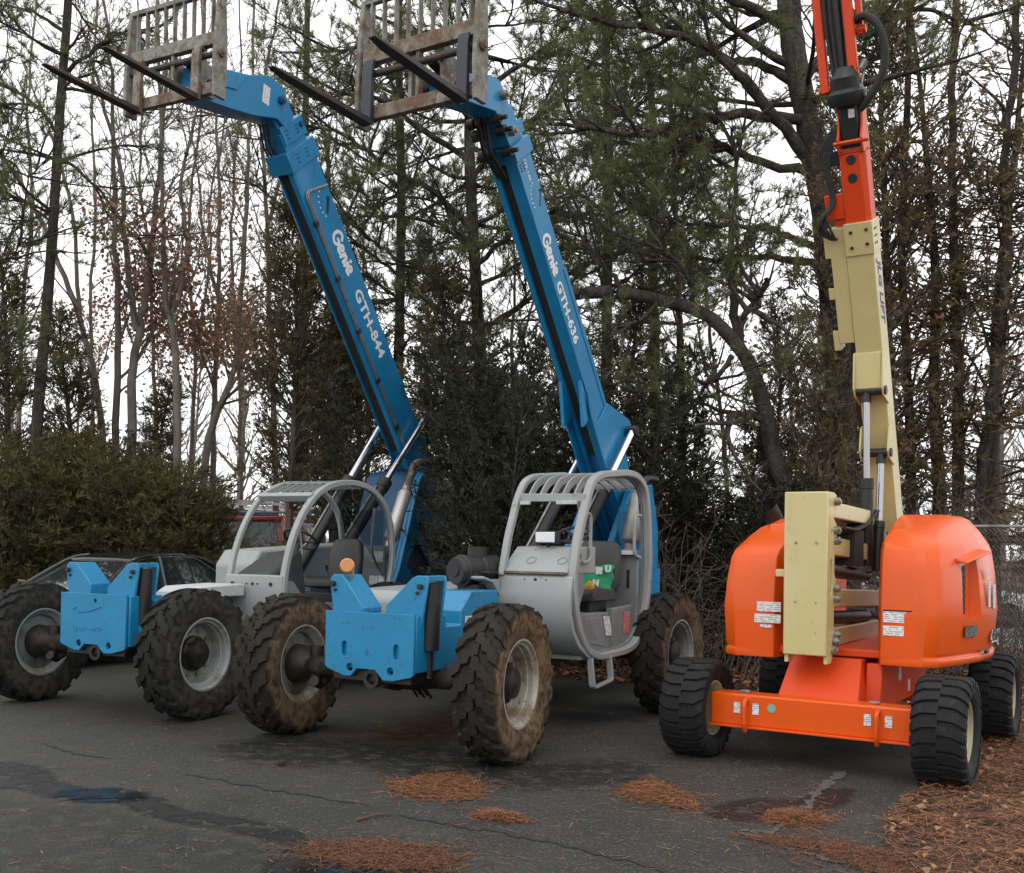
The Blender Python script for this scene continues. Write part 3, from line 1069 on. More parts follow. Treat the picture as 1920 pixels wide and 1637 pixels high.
def telehandler_front(T, vf, u0, u1, z0, z1, slots):
    """front frame box with its two raised brackets"""
    uc, hw = (u0 + u1) / 2, (u1 - u0) / 2
    lobes = [(u0, z1), (u0, z0 + .02), (u0 + .06 * hw, z0), (uc - .56 * hw, z0 - .05), (uc - .40 * hw, z0 - .05), (uc - .25 * hw, z0 + .015), (uc + .15 * hw, z0 + .015),
             (uc + .34 * hw, z0 - .06), (uc + .55 * hw, z0 - .06), (u1 - .02, z0 - .02), (u1, z0), (u1, z1)]
    holes = [circ(uc - .42 * hw, z0 + .02, .033), circ(uc + .5 * hw, z0 + .015, .036)]
    if slots:
        for q in (-.55, .62):
            c = uc + q * hw
            holes.append(arc(c, z0 + .20, .026, 0, 180, 5) + arc(c, z0 + .13, .026, 180, 360, 5))
    else:
        holes.append(circ(uc + .03, z1 - .07, .02))
    plate('front_plate', lobes, holes, .03, (0, vf, 0), UX, ZX, BLUE, T)
    mb = MB()
    mb.box(u0 + .025, u1 + (.0 if slots else .02), vf + .018, vf + .42, z0 + .01, z1 - .012)
    mb.build('front_box', BLUE, T, .008)
    mb = MB()
    mb.box(u0 + .05, u1 - .05, vf + .03, vf + .30, z0 - .09, z0 + .005)
    mb.build('box_underside', BLACK, T, .01)
    tw = .34 if slots else .36      # brackets
    tall = .29
    # inner bracket: front face, sloping top
    a = u0 + .012
    va = vf + .06
    pl = [(a, z1 - .01), (a - .035, z1 + .21), (a - .03, z1 + tall - .03), (a, z1 + tall), (a + .09, z1 + tall), (a + .31, z1 + .085 if not slots else z1 + .03), (a + .31, z1 - .01)]
    mb = MB()
    mb.prism(pl, 'v', va, va + .24)
    e1 = mb.build('frame_bracket', BLUE, T, .006)
    hb = MB()
    hb.cyl((a + .0, va - .03, z1 + .215), (a + .0, va + .02, z1 + .215), .024, n=12)
    hb.cyl((a + .022, va - .018, z1 + .165), (a + .022, va + .02, z1 + .165), .014, n=8)
    hb.build('pin', BLACK, e1, .003)
    # outer bracket: two cheek plates with a cylinder between
    b = u1 + .04
    pr = [(b - .37, z1 - .01), (b - .37, z1 + .06), (b - .12, z1 + tall - .01), (b - .07, z1 + tall + .01), (b + .01, z1 + tall + .01), (b + .025, z1 + tall - .03), (b - .02, z1 - .05), (b - .07, z1 - .30), (b - .12, z1 - .30)]
    mb = MB()
    mb.prism(pr, 'v', va, va + .03)
    e2 = mb.build('frame_bracket', BLUE, T, .006)
    mb = MB()
    pr2 = [(x + .0, z) for x, z in pr]
    mb.prism(pr2, 'v', va + .24, va + .27)
    mb.build('rear_cheek', BLUE, e2, .005)
    mb = MB()
    mb.box(b - .10, b + .018, va + .03, va + .24, z1 + tall - .035, z1 + tall + .008)
    mb.build('top_cap', BLUE, e2, .004)
    mb = MB()
    mb.cyl((b - .04, va + .135, z1 - .28), (b - .03, va + .135, z1 + .24), .075, n=18)
    mb.cyl((b - .04, va + .135, z1 - .50), (b - .04, va + .135, z1 - .28), .03, n=12)
    mb.build('levelling_cylinder', BLACK, e2)
    hb = MB()
    hb.cyl((b - .035, va - .03, z1 + .215), (b - .035, va + .02, z1 + .215), .022, n=12)
    hb.cyl((b - .065, va - .018, z1 + .165), (b - .065, va + .02, z1 + .165), .014, n=8)
    hb.build('pin', BLACK, e2, .003)
    mb = MB()       # pipes and lug under the box
    mb.cyl((uc + .02, vf + .10, z0 - .02), (uc + .02, vf + .10, z0 - .11), .055, n=14)
    mb.lathe([(-.02, .075), (.02, .075), (.02, .045), (-.02, .045)], (uc + .02, vf + .02, z0 - .06), (0, 1, 0), 20, closed=True)
    mb.build('tow_eye', GREASE, T)


def axle(T, v, tr, z, Rr):
    mb = MB()
    mb.tube([(-tr + .12, v, z), (-.45, v, z), (-.25, v + .02, z + .03), (.25, v + .02, z + .03), (.45, v, z), (tr - .12, v, z)], [.085, .10, .16, .16, .10, .085], 14)
    mb.tube([(.05, v - .20, z + .02), (.05, v, z + .02), (.05, v + .25, z + .02)], [.12, .17, .09], 14)
    for s in (-1, 1):
        mb.tube([(s * (tr - .36), v - .10, z - .12), (s * (tr - .33), v, z - .16), (s * (tr - .36), v + .08, z - .1)], .045, 8)
        mb.cyl((s * (tr - .30), v, z - .17), (s * (tr - .30), v, z + .17), .06, n=12)
        mb.cyl((s * .35, v + .11, z + .02), (s * (tr - .3), v + .13, z + .02), .022, n=8)
    mb.build('axle', GREASE, T, 0)


def boom_frame(v0, z0, th):
    t = R(th)
    e = Vector((0, -math.cos(t), math.sin(t)))     # towards the tip
    n = Vector((0, math.sin(t), math.cos(t)))      # towards the upper face
    O = Vector((0, v0, z0))
    return O, e, n


def carriage(T, bm, uc, hw, v, z0, mats, fork_u, tilt=0.):
    """fork carriage: side plates, cross bars, shaft, load guard slats and two forks"""
    frame_m, bar_m, low_m, shank_m, blade_m = mats
    H1, H2 = .58, 1.13
    root = MB()
    root.box(uc - hw, uc + hw, v - .02, v + .05, z0 + .02, z0 + .14)
    root.build('carriage_lower_bar', low_m, T, .006)
    mb = MB()
    mb.box(uc - hw + .03, uc + hw - .03, v - .03, v + .05, z0 + H1 - .05, z0 + H1 + .085)
    mb.build('carriage_upper_bar', bar_m, T, .006)
    for s in (-1, 1):
        x = uc + s * hw
        mb = MB()
        mb.prism([(v - .06, z0 - .03), (v + .10, z0 - .03), (v + .12, z0 + .35), (v + .11, z0 + H1 + .1), (v + .08, z0 + H2), (v - .0, z0 + H2), (v - .05, z0 + H1 + .1), (v - .07, z0 + .3)], 'u', x - .022, x + .022)
        pl = mb.build('carriage_side_plate', frame_m, T, .005)
        hb = MB()
        hb.cyl((x + s * .02, v + .01, z0 + .44), (x + s * .055, v + .01, z0 + .44), .05, n=16)
        hb.cyl((x + s * .05, v + .01, z0 + .44), (x + s * .065, v + .01, z0 + .44), .03, n=6)
        hb.build('shaft_end', RUSTY, pl, .004)
    mb = MB()
    mb.cyl((uc - hw, v + .01, z0 + .44), (uc + hw, v + .01, z0 + .44), .032, n=14)
    mb.build('fork_shaft', FORKM, T)
    mb = MB()
    mb.box(uc - hw + .02, uc + hw - .02, v + .0, v + .06, z0 + H2 - .04, z0 + H2 + .012)
    mb.build('guard_top_bar', frame_m, T, .004)
    n = 9
    for i in range(n):
        x = uc - hw + .10 + (2 * hw - .2) * i / (n - 1)
        mb = MB()
        mb.ext([(-.008, -.02), (.008, -.02), (.008, .03), (-.008, .03)], (x, v + .02, z0 + H1 + .08), UX, VX, ZX, 0, H2 - H1 - .1)
        mb.build('guard_slat', frame_m, T)
    mb = MB()       # centre stiffener, head brackets
    mb.box(uc - .02, uc + .02, v - .01, v + .05, z0 + .1, z0 + H1 - .02)
    mb.build('carriage_stiffener', bar_m, T, .004)
    for x in (bm - .17, bm + .17):
        mb = MB()
        mb.prism([(v + .04, z0 + .1), (v + .34, z0 + .14), (v + .40, z0 + .30), (v + .2, z0 + .55), (v + .05, z0 + .62)], 'u', x - .02, x + .02)
        hd = mb.build('head_plate', frame_m, T, .005)
        hb = MB()
        hb.cyl((x - .04, v + .27, z0 + .28), (x + .04, v + .27, z0 + .28), .05, n=14)
        hb.build('pivot_pin', BLACK, hd, .004)
    mb = MB()
    mb.cyl((bm, v + .12, z0 + .5), (bm, v + .75, z0 + .36), .055, n=14)
    mb.build('tilt_cylinder', BLACK, T)
    for fu in fork_u:
        mb = MB()
        mb.prism([(v - .085, z0 - .04), (v - .035, z0 - .04), (v - .03, z0 + .50), (v + .05, z0 + .51), (v + .05, z0 + .55), (v - .05, z0 + .55), (v - .075, z0 + .45)], 'u', fu - .055, fu + .055)
        fk = mb.build('fork', shank_m, T, .006)
        mb = MB()
        t0 = [(fu - .055, z0 - .045), (fu + .055, z0 - .045), (fu + .055, z0 + .012), (fu - .055, z0 + .012)]
        t1 = [(fu - .05, z0 - .022), (fu + .05, z0 - .022), (fu + .05, z0 + .010), (fu - .05, z0 + .010)]
        t2 = [(fu - .03, z0 - .004), (fu + .03, z0 - .004), (fu + .03, z0 + .008), (fu - .03, z0 + .008)]
        mb.loft([[(a, v - .05, b) for a, b in t0], [(a, v - 1.1, b) for a, b in t1], [(a, v - 1.27, b) for a, b in t2]])
        mb.build('fork_blade', blade_m, fk, .004)


def lift_cylinder(T, u, p0, p1, f, r=.075, rod=.042):
    p0, p1 = Vector((u, *p0)), Vector((u, *p1))
    d = p1 - p0
    mb = MB()
    mb.cyl(p0, p0 + d * f, r, n=18)
    mb.cyl(p0 + d * (f - .045), p0 + d * (f + .005), r * 1.14, n=18)
    c = mb.build('lift_cylinder', BLACK, T, .004)
    mb = MB()
    mb.cyl(p0 + d * f, p1, rod, n=16)
    mb.build('rod', CHROME, c)
    mb = MB()
    mb.cyl(p1 - UX * .06, p1 + UX * .06, .06, n=16)
    mb.build('rod_eye', BLACK, c, .004)
    mb = MB()     # feed pipe along the barrel
    q = d.normalized()
    side = q.cross(UX) * -(r + .018)
    mb.tube([p0 + side + d * .1, p0 + side + d * (f - .06), p0 + d * (f - .03)], .012, 8)
    mb.build('hydraulic_pipe', STEEL, c)


def seat(T, u, v, z, mat, w=.50, back=.52):
    mb = MB()
    rings = []
    for a, hh, ww in ((0, .0, .9), (.02, .06, 1.), (.1, .09, 1.), (.42, .07, 1.), (.5, .03, .95)):
        rings.append([(u - w / 2 * ww, v + a - .5, z), (u + w / 2 * ww, v + a - .5, z), (u + w / 2 * ww, v + a - .5, z + hh + .05), (u + w * .3 * ww, v + a - .5, z + hh + .02), (u - w * .3 * ww, v + a - .5, z + hh + .02), (u - w / 2 * ww, v + a - .5, z + hh + .05)])
    mb.loft(rings)
    s = mb.build('seat', mat, T, .02)
    mb = MB()
    rings = []
    for h, dv, th_, ww in ((0, 0, .10, .85), (.1, .02, .12, 1), (.3, .05, .11, 1.), (.46, .09, .10, .9), (back, .11, .07, .66)):
        y = v + dv - .04
        rings.append([(u - w / 2 * ww, y + .02, z + .06 + h), (u - w * .3 * ww, y - .02, z + .06 + h), (u + w * .3 * ww, y - .02, z + .06 + h), (u + w / 2 * ww, y + .02, z + .06 + h), (u + w / 2 * ww, y + th_, z + .06 + h), (u - w / 2 * ww, y + th_, z + .06 + h)])
    mb.loft(rings)
    mb.build('seat_back', mat, s, .03, seg=3)
    mb = MB()
    mb.box(u - .16, u + .16, v - .42, v - .05, z - .12, z + .0)
    mb.build('seat_suspension', BLACK, s, .01)
    return s


def steering(T, C, axis, r=.19):
    C, A = vec(C), vec(axis).normalized()
    X = A.orthogonal().normalized()
    Y = A.cross(X)
    mb = MB()
    mb.tube([C + (X * math.cos(2 * PI * k / 28) + Y * math.sin(2 * PI * k / 28)) * r for k in range(28)], .017, 8, closed=True)
    for a in (90, 210, 330):
        mb.tube([C - A * .03, C + (X * math.cos(R(a)) + Y * math.sin(R(a))) * r], .014, 6)
    mb.cyl(C - A * .05, C + A * .0, .045, n=12)
    mb.cyl(C - A * .35, C - A * .04, .03, n=10)
    return mb.build('steering_wheel', PLASTIC, T)


DG, TG, WBG = 1.225, 2.202, 3.205
TYRE_G = tyre_shape(DG / 2, .353, .332, 19)
# =================================================================== the machine with the square open cab (GTH-636)
A = empty('telehandler', (-.977, 8.8, 0), -.544, label='blue telehandler marked GTH-636 with square silver cab, muddy tyres, beside the orange lift', category='telehandler', group='blue telehandlers parked with raised forks')
h = TG / 2
for (x, y, o, st, rm, tm) in ((h, 0, 1, -.127, RIM_TAN, TYRE_MUD), (-h, 0, -1, -.127, RIM_TAN, TYRE_MUD), (h, WBG, 1, 0, RIM_GREY, TYRE_MUD), (-h, WBG, -1, 0, RIM_GREY, TYRE_MUD)):
    w = wheel(A, x, y, DG / 2, o, TYRE_G, tm, rm, DG / 2, .353, .332, st, dish=-.045)
axle(A, 0, h, DG / 2, DG / 2)
axle(A, WBG, h, DG / 2, DG / 2)
telehandler_front(A, -.42, -.335, .545, .665, 1.125, True)
# chassis rails and body between front box and rear
mb = MB()
mb.box(-.42, .12, .0, 4.55, .62, 1.06)
mb.build('chassis', BLUE, A, .012)
mb = MB()
mb.box(-.38, .08, .1, 4.5, .48, .62)
mb.build('belly_plate', GREASE, A, .01)
mb = MB()
mb.prism([(.14, 1.0), (.42, 1.0), (.42, 1.12), (.58, 1.28), (1.0, 1.28), (1.0, .66), (.14, .66)], 'u', .13, .40)
mb.build('valve_cover', BLUE, A, .01)
sticker(A, (.402, .48, .98), VX, ZX, .13, .09)
mb = MB()      # low worn-white engine hood at the far side of the boom
mb.prism([(.62, .75), (.62, 1.17), (.68, 1.25), (3.6, 1.34), (3.7, 1.28), (3.7, .75)], 'u', -1.0, -.44)
mb.build('engine_hood', SILVER, A, .03, label='low grey engine hood with worn white top')
mb = MB()
mb.box(-.43, .10, .60, .98, 1.065, 1.22)
mb.build('hose_cover', WORN, A, .012)
mb = MB()     # hoses and valve bank under the frame beside the front wheel
for i in range(5):
    mb.tube([(.20 + .035 * i, .05, .70), (.20 + .035 * i, .0, .52), (.2 + .035 * i, .1, .42 + .02 * (i % 2))], .012, 6)
mb.box(.16, .40, -.02, .1, .60, .68)
mb.build('hydraulic_hoses', GREASE, A)
# air cleaner canister
ac = MB()
c0, c1 = Vector((.02, .88, 1.44)), Vector((.14, 1.38, 1.45))
ac.lathe([(0, .06), (.0, .115), (.025, .13), (.06, .13), (.07, .145), (.10, .145), (.11, .135), (.26, .135), (.27, .15), (.31, .15), (.32, .135), (.5, .135), (.51, .08)], c0, c1 - c0, 28)
acu = ac.build('air_cleaner', PLASTIC, A)
ac = MB()
ac.lathe([(-.012, .0), (-.012, .05), (.002, .055)], c0, c1 - c0, 20)
ac.tube([c1, c1 + Vector((.02, .1, .02)), c1 + Vector((-.05, .2, -.12))], .06, 12)
ac.box(-.02, .2, .98, 1.3, 1.22, 1.32)
ac.cyl((.08, 1.15, 1.56), (.08, 1.15, 1.66), .09, n=18)
ac.build('intake_cap', PLASTIC, acu)

# ---- boom
O, e, n = boom_frame(4.39, 2.0, 52.4)
BU0, BU1, BD = -.25, .05, .32
L1 = 4.42
mb = MB()
sec = [(BU0, 0), (BU0 + .055, 0), (BU0 + .055, .07), (BU0 + .165, .07), (BU0 + .165, 0), (BU1, 0), (BU1, BD), (BU0, BD)]
mb.ext(sec, O, UX, n, e, -.5, L1)
bm = mb.build('boom', BLUEB, A, .006)
mb = MB()
mb.ext([(BU0 + .058, .045), (BU0 + .162, .045), (BU0 + .162, .068), (BU0 + .058, .068)], O, UX, n, e, .9, L1 - .08)
mb.build('hose_tray', RUBBER, bm)
mb = MB()       # flange rib along the lettered side
mb.ext([(BU1, BD - .055), (BU1 + .012, BD - .045), (BU1 + .012, BD + .012), (BU1 - .02, BD + .012)], O, UX, n, e, .9, 3.05)
mb.build('side_rib', BLUEB, bm, .003)
# gusset at the cylinder anchor
for x in (BU0 - .025, BU1 + .004):
    mb = MB()
    mb.ext([(1.75, -.02), (1.35, .02), (1.40, .33), (.95, .72), (.82, .74), (.70, .42), (.2, .33), (-.3, .30), (-.3, -.08), (.9, -.12), (1.5, -.10)], O, e, n, UX, x, x + .021)
    mb.build('anchor_gusset', BLUEB, bm, .004)
mb = MB()
mb.ext([(.80, .30), (.86, .68), (.92, .70), (1.34, .34)], O, e, n, UX, BU0 + .02, BU1 - .02)
mb.build('gusset_web', BLUEB, bm, .004)
mb = MB()
mb.ext([(1.45, -.26), (1.90, -.02), (1.45, -.02)], O, e, n, UX, BU0 + .01, BU0 + .05)
mb.ext([(1.45, -.26), (1.90, -.02), (1.45, -.02)], O, e, n, UX, BU1 - .05, BU1 - .01)
mb.build('lower_lug', BLUEB, bm, .003)
# wear-pad collars and inner section
mb = MB()
mb.ext([(BU0 - .012, -.012), (BU1 + .014, -.012), (BU1 + .014, BD + .05), (BU0 - .012, BD + .05)], O, UX, n, e, L1 - .14, L1 + .02)
col = mb.build('boom_collar', BLUEB, A, .005)
mb = MB()
for q in (.05, .11):
    for s_ in (.18, .21, .24):
        p = O + e * (L1 - s_) + n * q + UX * BU1
        mb.cyl(p, p + UX * .006, .009, n=8)
mb.build('collar_bolts', BLACK, col, kind='stuff')
mb = MB()
mb.ext([(BU0 + .035, .03), (BU1 - .03, .03), (BU1 - .03, BD - .03), (BU0 + .035, BD - .03)], O, UX, n, e, L1, L1 + .34)
mb.build('inner_boom', BLUEB, A, .005)
mb = MB()
mb.ext([(BU1 - .03, .12), (BU1 - .008, .12), (BU1 - .008, BD + .03), (BU1 - .03, BD + .03)], O, UX, n, e, L1 + .06, L1 + .19)
mb.build('wear_plate', BLUEB, A, .004)
mb = MB()      # pins, hose sheaves and hoses hanging below the tip
for s_, q, r_ in ((.0, -.06, .055), (.2, -.05, .06), (.32, -.08, .05)):
    p = O + e * (L1 + s_) + n * q
    mb.cyl(p + UX * (BU0 - .04), p + UX * (BU0 + .03), r_, n=14)
    mb.cyl(p + UX * (BU0 + .05), p + UX * (BU0 + .11), r_ * .9, n=14)
    mb.cyl(p + UX * (BU1 - .08), p + UX * (BU1 + .02), r_ * .8, n=14)
    mb.cyl(p + UX * (BU1 + .0), p + UX * (BU1 + .09), .022, n=10)
mb.build('hose_sheaves', GREASE, A)
mb = MB()
for i in range(4):
    a = O + e * (L1 - .25) + n * -.02 + UX * (BU0 + .06 + .03 * i)
    b = O + e * (L1 + .35) + n * -.08 + UX * (BU0 + .05 + .04 * i)
    m_ = (a + b) / 2 + n * (-.09 - .02 * (i % 2))
    mb.tube([a, a * .6 + m_ * .4, m_, b * .6 + m_ * .4, b], .013, 6)
mb.build('tip_hoses', RUBBER, A)
# gooseneck
mb = MB()
mb.prism([(.66, 5.62), (.72, 5.88), (1.07, 5.98), (1.30, 6.07), (1.47, 6.08), (1.60, 5.96), (1.80, 5.68), (1.66, 5.52), (1.52, 5.66), (1.40, 5.76), (.92, 5.68)], 'u', BU0 + .02, BU1 - .01)
gn = mb.build('gooseneck', BLUEB, A, .008)
for p in ((1.50, 5.95), (1.66, 5.66)):
    mb = MB()
    mb.cyl((BU0 - .03, *p), (BU1 + .05, *p), .045, n=14)
    mb.cyl((BU1 + .04, *p), (BU1 + .075, *p), .025, n=6)
    mb.build('neck_pin', STEEL, gn, .003)
carriage(A, -.10, -.15, .63, .42, 5.44, (PEEL, RUSTY, RUSTY, FORKN, FORKM), (.36, -.66))
# lettering on the boom side
DN = -e
S0 = O + UX * (BU1 + .001)
strokes('genie_lettering', GENIE, .10, S0 + e * 3.50 + n * .035, DN, n, WHITE, bm, .175)
text('model_lettering', 'GTH-636', .165, S0 + e * 2.99 + n * .05, DN, n, WHITE, bm, bold=.0045, sx=1.06, spacing=1.05)
text('serial_lettering', 'S2775-14K', .06, S0 + e * 4.34 + n * .135, DN, n, WHITE, bm, bold=.0005, sx=1.05, spacing=1.1)
mb = MB()
for k in range(7):
    a = R(190 + 17 * k)
    p = S0 + e * (3.86 + .12 * math.cos(a) * -1 * .2 - .0) + n * .2 + (DN * math.cos(a) + n * math.sin(a)) * .13
    mb.ext([(-.008, -.008), (.008, -.008), (.008, .008), (-.008, .008)], p, DN, n, UX, .0, .002)
mb.build('angle_scale', WHITE, bm)
mb = MB()
p = S0 + e * 3.9 + n * .29
mb.tube([p, p + Vector((0, 0, -.16))], .007, 6)
mb.cyl(p - UX * .002, p + UX * .02, .012, n=10)
mb.build('angle_pointer', BLACK, bm)
# rear tower that carries the boom
mb = MB()
mb.prism([(3.55, 1.0), (3.55, 1.5), (4.2, 2.35), (4.8, 2.45), (5.0, 1.9), (5.0, .75), (3.7, .75)], 'u', .12, .20)
mb.prism([(3.55, 1.0), (3.55, 1.5), (4.2, 2.35), (4.8, 2.45), (5.0, 1.9), (5.0, .75), (3.7, .75)], 'u', -.40, -.32)
mb.box(-.6, .34, 3.75, 4.75, .8, 1.45)
mb.prism([(3.85, 1.4), (3.85, 2.1), (4.0, 2.18), (4.6, 2.18), (4.6, 1.4)], 'u', .2, .34)
mb.build('rear_tower', BLUEB, A, .012)
lift_cylinder(A, .16, (2.55, 1.30), (4.30, 3.05), .60)
lift_cylinder(A, -.36, (2.55, 1.30), (4.30, 3.05), .60)

# ---- cab
cb = empty('cab', (0, 0, 0), 0, A)
CU0, CU1 = .29, 1.0
side = [(1.27, 1.40), (1.36, 1.75), (1.53, 2.13), (1.62, 2.28), (1.80, 2.345), (2.35, 2.40), (2.58, 2.385), (2.78, 2.28), (2.86, 2.0), (2.90, 1.55), (2.86, 1.15), (2.77, .88), (2.58, .72), (2.35, .68), (1.78, .665), (1.55, .74), (1.40, .92), (1.31, 1.15)]
sp = roundpoly(side, .12, 3)
mb = MB()
mb.bar([(CU1, a, b) for a, b in sp], .075, .065, (1, 0, 0), closed=True)
mb.build('cab_side_frame', SILVER, cb, .012)
mb = MB()      # inner lip of the door frame
mb.bar([(CU1 - .05, a * .965 + .073, b * .965 + .055) for a, b in sp], .03, .03, (1, 0, 0), closed=True)
mb.build('door_lip', SILVERD, cb, .004)
mb = MB()
lp = roundpath([(CU0, 1.24, 1.40), (CU0, 1.34, 1.75), (CU0, 1.50, 2.12), (CU0, 1.62, 2.28), (CU0, 1.80, 2.34), (CU0, 2.45, 2.40), (CU0, 2.70, 2.3), (CU0, 2.82, 2.0), (CU0, 2.86, 1.3)], .1, 3)
mb.bar(lp, .065, .06, (1, 0, 0))
mb.build('cab_frame_post', SILVER, cb, .012)
mb = MB()
mb.bar([(CU0, 1.52, 2.125), (CU1, 1.50, 2.115)], .075, .05, (0, 0, 1))
mb.build('windscreen_header', SILVER, cb, .006)
mb = MB()
mb.box(CU0 + .06, CU0 + .16, 1.44, 1.47, 2.055, 2.09)
mb.box(CU1 - .27, CU1 - .06, 1.44, 1.47, 2.055, 2.09)
mb.build('header_brackets', WORN, cb, .004)
for i in range(5):
    x = CU0 + .06 + (CU1 - CU0 - .12) * (i + .5) / 5
    mb = MB()
    mb.bar(roundpath([(x, 1.53, 2.13), (x, 1.66, 2.27), (x, 1.85, 2.325), (x, 2.4, 2.375), (x, 2.72, 2.27)], .08, 3), .014, .075, (1, 0, 0))
    mb.build('roof_bar', SILVER, cb, .003)
mb = MB()
mb.bar([(CU0, 2.74, 2.29), (CU1, 2.74, 2.29)], .05, .06, (0, 0, 1))
mb.bar([(CU0, 2.40, 2.385), (CU1, 2.40, 2.385)], .03, .05, (0, 0, 1))
mb.build('rear_header', SILVER, cb, .008)
# curved nose shell and dash
prof = [(1.285, 1.435), (1.235, 1.40), (1.20, 1.25), (1.20, 1.08), (1.26, .92), (1.38, .78), (1.55, .68), (1.8, .64), (1.8, .68), (1.57, .72), (1.42, .81), (1.30, .94), (1.245, 1.09), (1.245, 1.24), (1.275, 1.37)]
mb = MB()
mb.prism(prof, 'u', CU0 - .03, CU1 + .02)
mb.build('nose_panel', SILVER, cb, .008, smooth=50)
hb = MB()
for q in (.25, .36, .47):
    hb.cyl((CU0 + q, 1.226, 1.375), (CU0 + q, 1.236, 1.375), .016 if q == .36 else .007, n=10)
hb.build('panel_holes', BLACK, cb)
mb = MB()
mb.prism([(1.245, 1.43), (1.25, 1.455), (1.52, 1.67), (1.80, 1.68), (1.80, 1.43)], 'u', CU0 - .01, CU1 - .04)
mb.build('dash_cowl', SILVER, cb, .012)
mb = MB()
for q in (.24, .56):
    mb.lathe([(0, .048), (.003, .048), (.003, .043), (0, .043)], (CU0 + q, 1.36, 1.545), (0, -.61, .79), 24, closed=True)
mb.build('cowl_plugs', SILVERD, cb)
mb = MB()
mb.bar([(CU0 + .02, 1.24, 1.437), (CU1 - .05, 1.24, 1.437)], .02, .03, (0, 0, 1))
mb.build('rusty_seam', RUSTY, cb)
mb = MB()
mb.prism([(1.20, 1.37), (1.05, 1.37), (.92, 1.40), (.92, 1.375), (1.08, 1.34), (1.20, 1.22)], 'u', .13, .30)
mb.build('nose_bracket', SILVER, cb, .006)
mb = MB()
mb.box(.06, .22, .93, 1.1, 1.395, 1.42)
mb.box(.09, .3, 1.02, 1.18, 1.42, 1.44)
mb.build('canister_shelf', BLACK, cb, .004)
# work lamp on the cowl
mb = MB()
mb.box(.50, .72, 1.47, 1.56, 1.70, 1.815)
mb.cyl((.61, 1.53, 1.66), (.61, 1.53, 1.70), .02, n=10)
lm = mb.build('work_lamp', BLACK, cb, .012)
mb = MB()
mb.box(.51, .71, 1.458, 1.472, 1.71, 1.805)
mb.build('lamp_glass', LENS, lm, .006)
steering(cb, (.72, 1.80, 1.79), (0, -.45, .9), .17)
# side console by the front door post
mb = MB()
mb.prism([(1.38, 1.06), (1.32, 1.40), (1.44, 1.68), (1.52, 1.66), (1.60, 1.30), (1.50, 1.12)], 'u', CU1 - .10, CU1 - .045)
mb.build('side_console', SILVERD, cb, .008)
sticker(cb, (CU1 - .043, 1.36, 1.16), VX, ZX, .06, .16)
mb = MB()
mb.cyl((CU1 - .046, 1.475, 1.59), (CU1 - .035, 1.475, 1.59), .03, n=14)
mb.build('console_knob', BLACK, cb)
# floor, seat box, rear wall
mb = MB()
mb.box(CU0, CU1 - .03, 1.5, 2.72, .655, .69)
mb.build('cab_floor', SILVERD, cb, .004)
mb = MB()
mb.prism([(1.62, .69), (1.62, 1.06), (2.16, 1.06), (2.36, .72), (2.36, .69)], 'u', CU0 + .05, CU1 - .08)
sb = mb.build('seat_box', SILVERD, cb, .01)
mb = MB()
mb.prism([(1.66, .76), (1.66, 1.02), (2.02, 1.02), (2.08, .97), (2.08, .74), (1.80, .78)], 'u', CU1 - .083, CU1 - .074)
mb.build('seat_box_hatch', SILVERD, sb, .003)
mb = MB()
mb.cyl((CU1 - .076, 1.9, .87), (CU1 - .070, 1.9, .87), .05, n=20)
mb.cyl((CU1 - .076, 2.04, .99), (CU1 - .068, 2.04, .99), .012, n=8)
mb.build('hatch_plug', SILVERD, sb)
mb = MB()
mb.prism([(2.22, .69), (2.22, 1.09), (2.84, 1.12), (2.84, .9), (2.70, .72)], 'u', CU1 - .13, CU1 - .06)
mb.build('rear_kick_panel', SILVERD, cb, .006)
sl_ = Vector((0, .20, -.34)).normalized()
sticker(cb, (CU1 - .072, 2.10, .84), Vector((0, 1, -.05)), Vector((0, -.35, .94)), .14, .20, label='white instruction sheet stuck on the seat box')
sticker(cb, (CU1 - .058, 2.45, .84), VX, ZX, .15, .21, DECALR, label='red and white warning sheet on the kick panel')
mb = MB()
mb.box(CU0 + .03, CU1 - .03, 2.70, 2.74, .72, 1.62)
mb.box(CU0 + .03, CU1 - .03, 2.66, 2.70, 1.60, 1.66)
mb.build('cab_rear_wall', SILVERD, cb, .006)
mb = MB()
mb.box(CU1 - .14, CU1 - .11, 2.685, 2.702, 1.28, 1.46)
mb.build('wall_bracket', BLACK, cb, .006)
mb = MB()
mb.box(CU1 - .36, CU1 - .06, 2.65, 2.66, 1.61, 1.65)
mb.build('wall_strip', WHITE, cb)
mb = MB()
mb.box(CU0 + .04, CU1 - .04, 2.775, 2.781, 1.66, 2.25)
mb.build('rear_window', GLASS, cb)
ss = seat(cb, .64, 2.42, 1.16, SEATM)
# vest lying over the seat back, green with white reflective letters
vb = MB()
rings = []
for i in range(7):
    zz = 1.25 + .042 * i
    yy = 2.335 + .012 * i
    rings.append([(.50 + .076 * j + .028 * math.sin(i * 1.7 + j * .6), yy - .022 * math.sin(j * 1.9 + i * 1.3) - .02, zz + .026 * math.sin(j * 2.3 + i * .8)) for j in range(6)])
v = [p for r_ in rings for p in r_]
f = [(i * 6 + j, i * 6 + j + 1, i * 6 + j + 7, i * 6 + j + 6) for i in range(6) for j in range(5)]
vb.add(v, f)
vs = vb.mesh('vest', 60)
vest = link('safety_vest', vs, GREENC, None)
sm = vest.modifiers.new('thick', 'SOLIDIFY'); sm.thickness = .01
sm = vest.modifiers.new('sub', 'SUBSURF'); sm.levels = sm.render_levels = 1
AM = A.matrix_basis.copy()
vest.matrix_world = Matrix.Translation(A.location) @ Matrix.Rotation(-.544, 4, 'Z')
vest['label'] = 'crumpled bright green cloth with white lettering on the square cab seat'
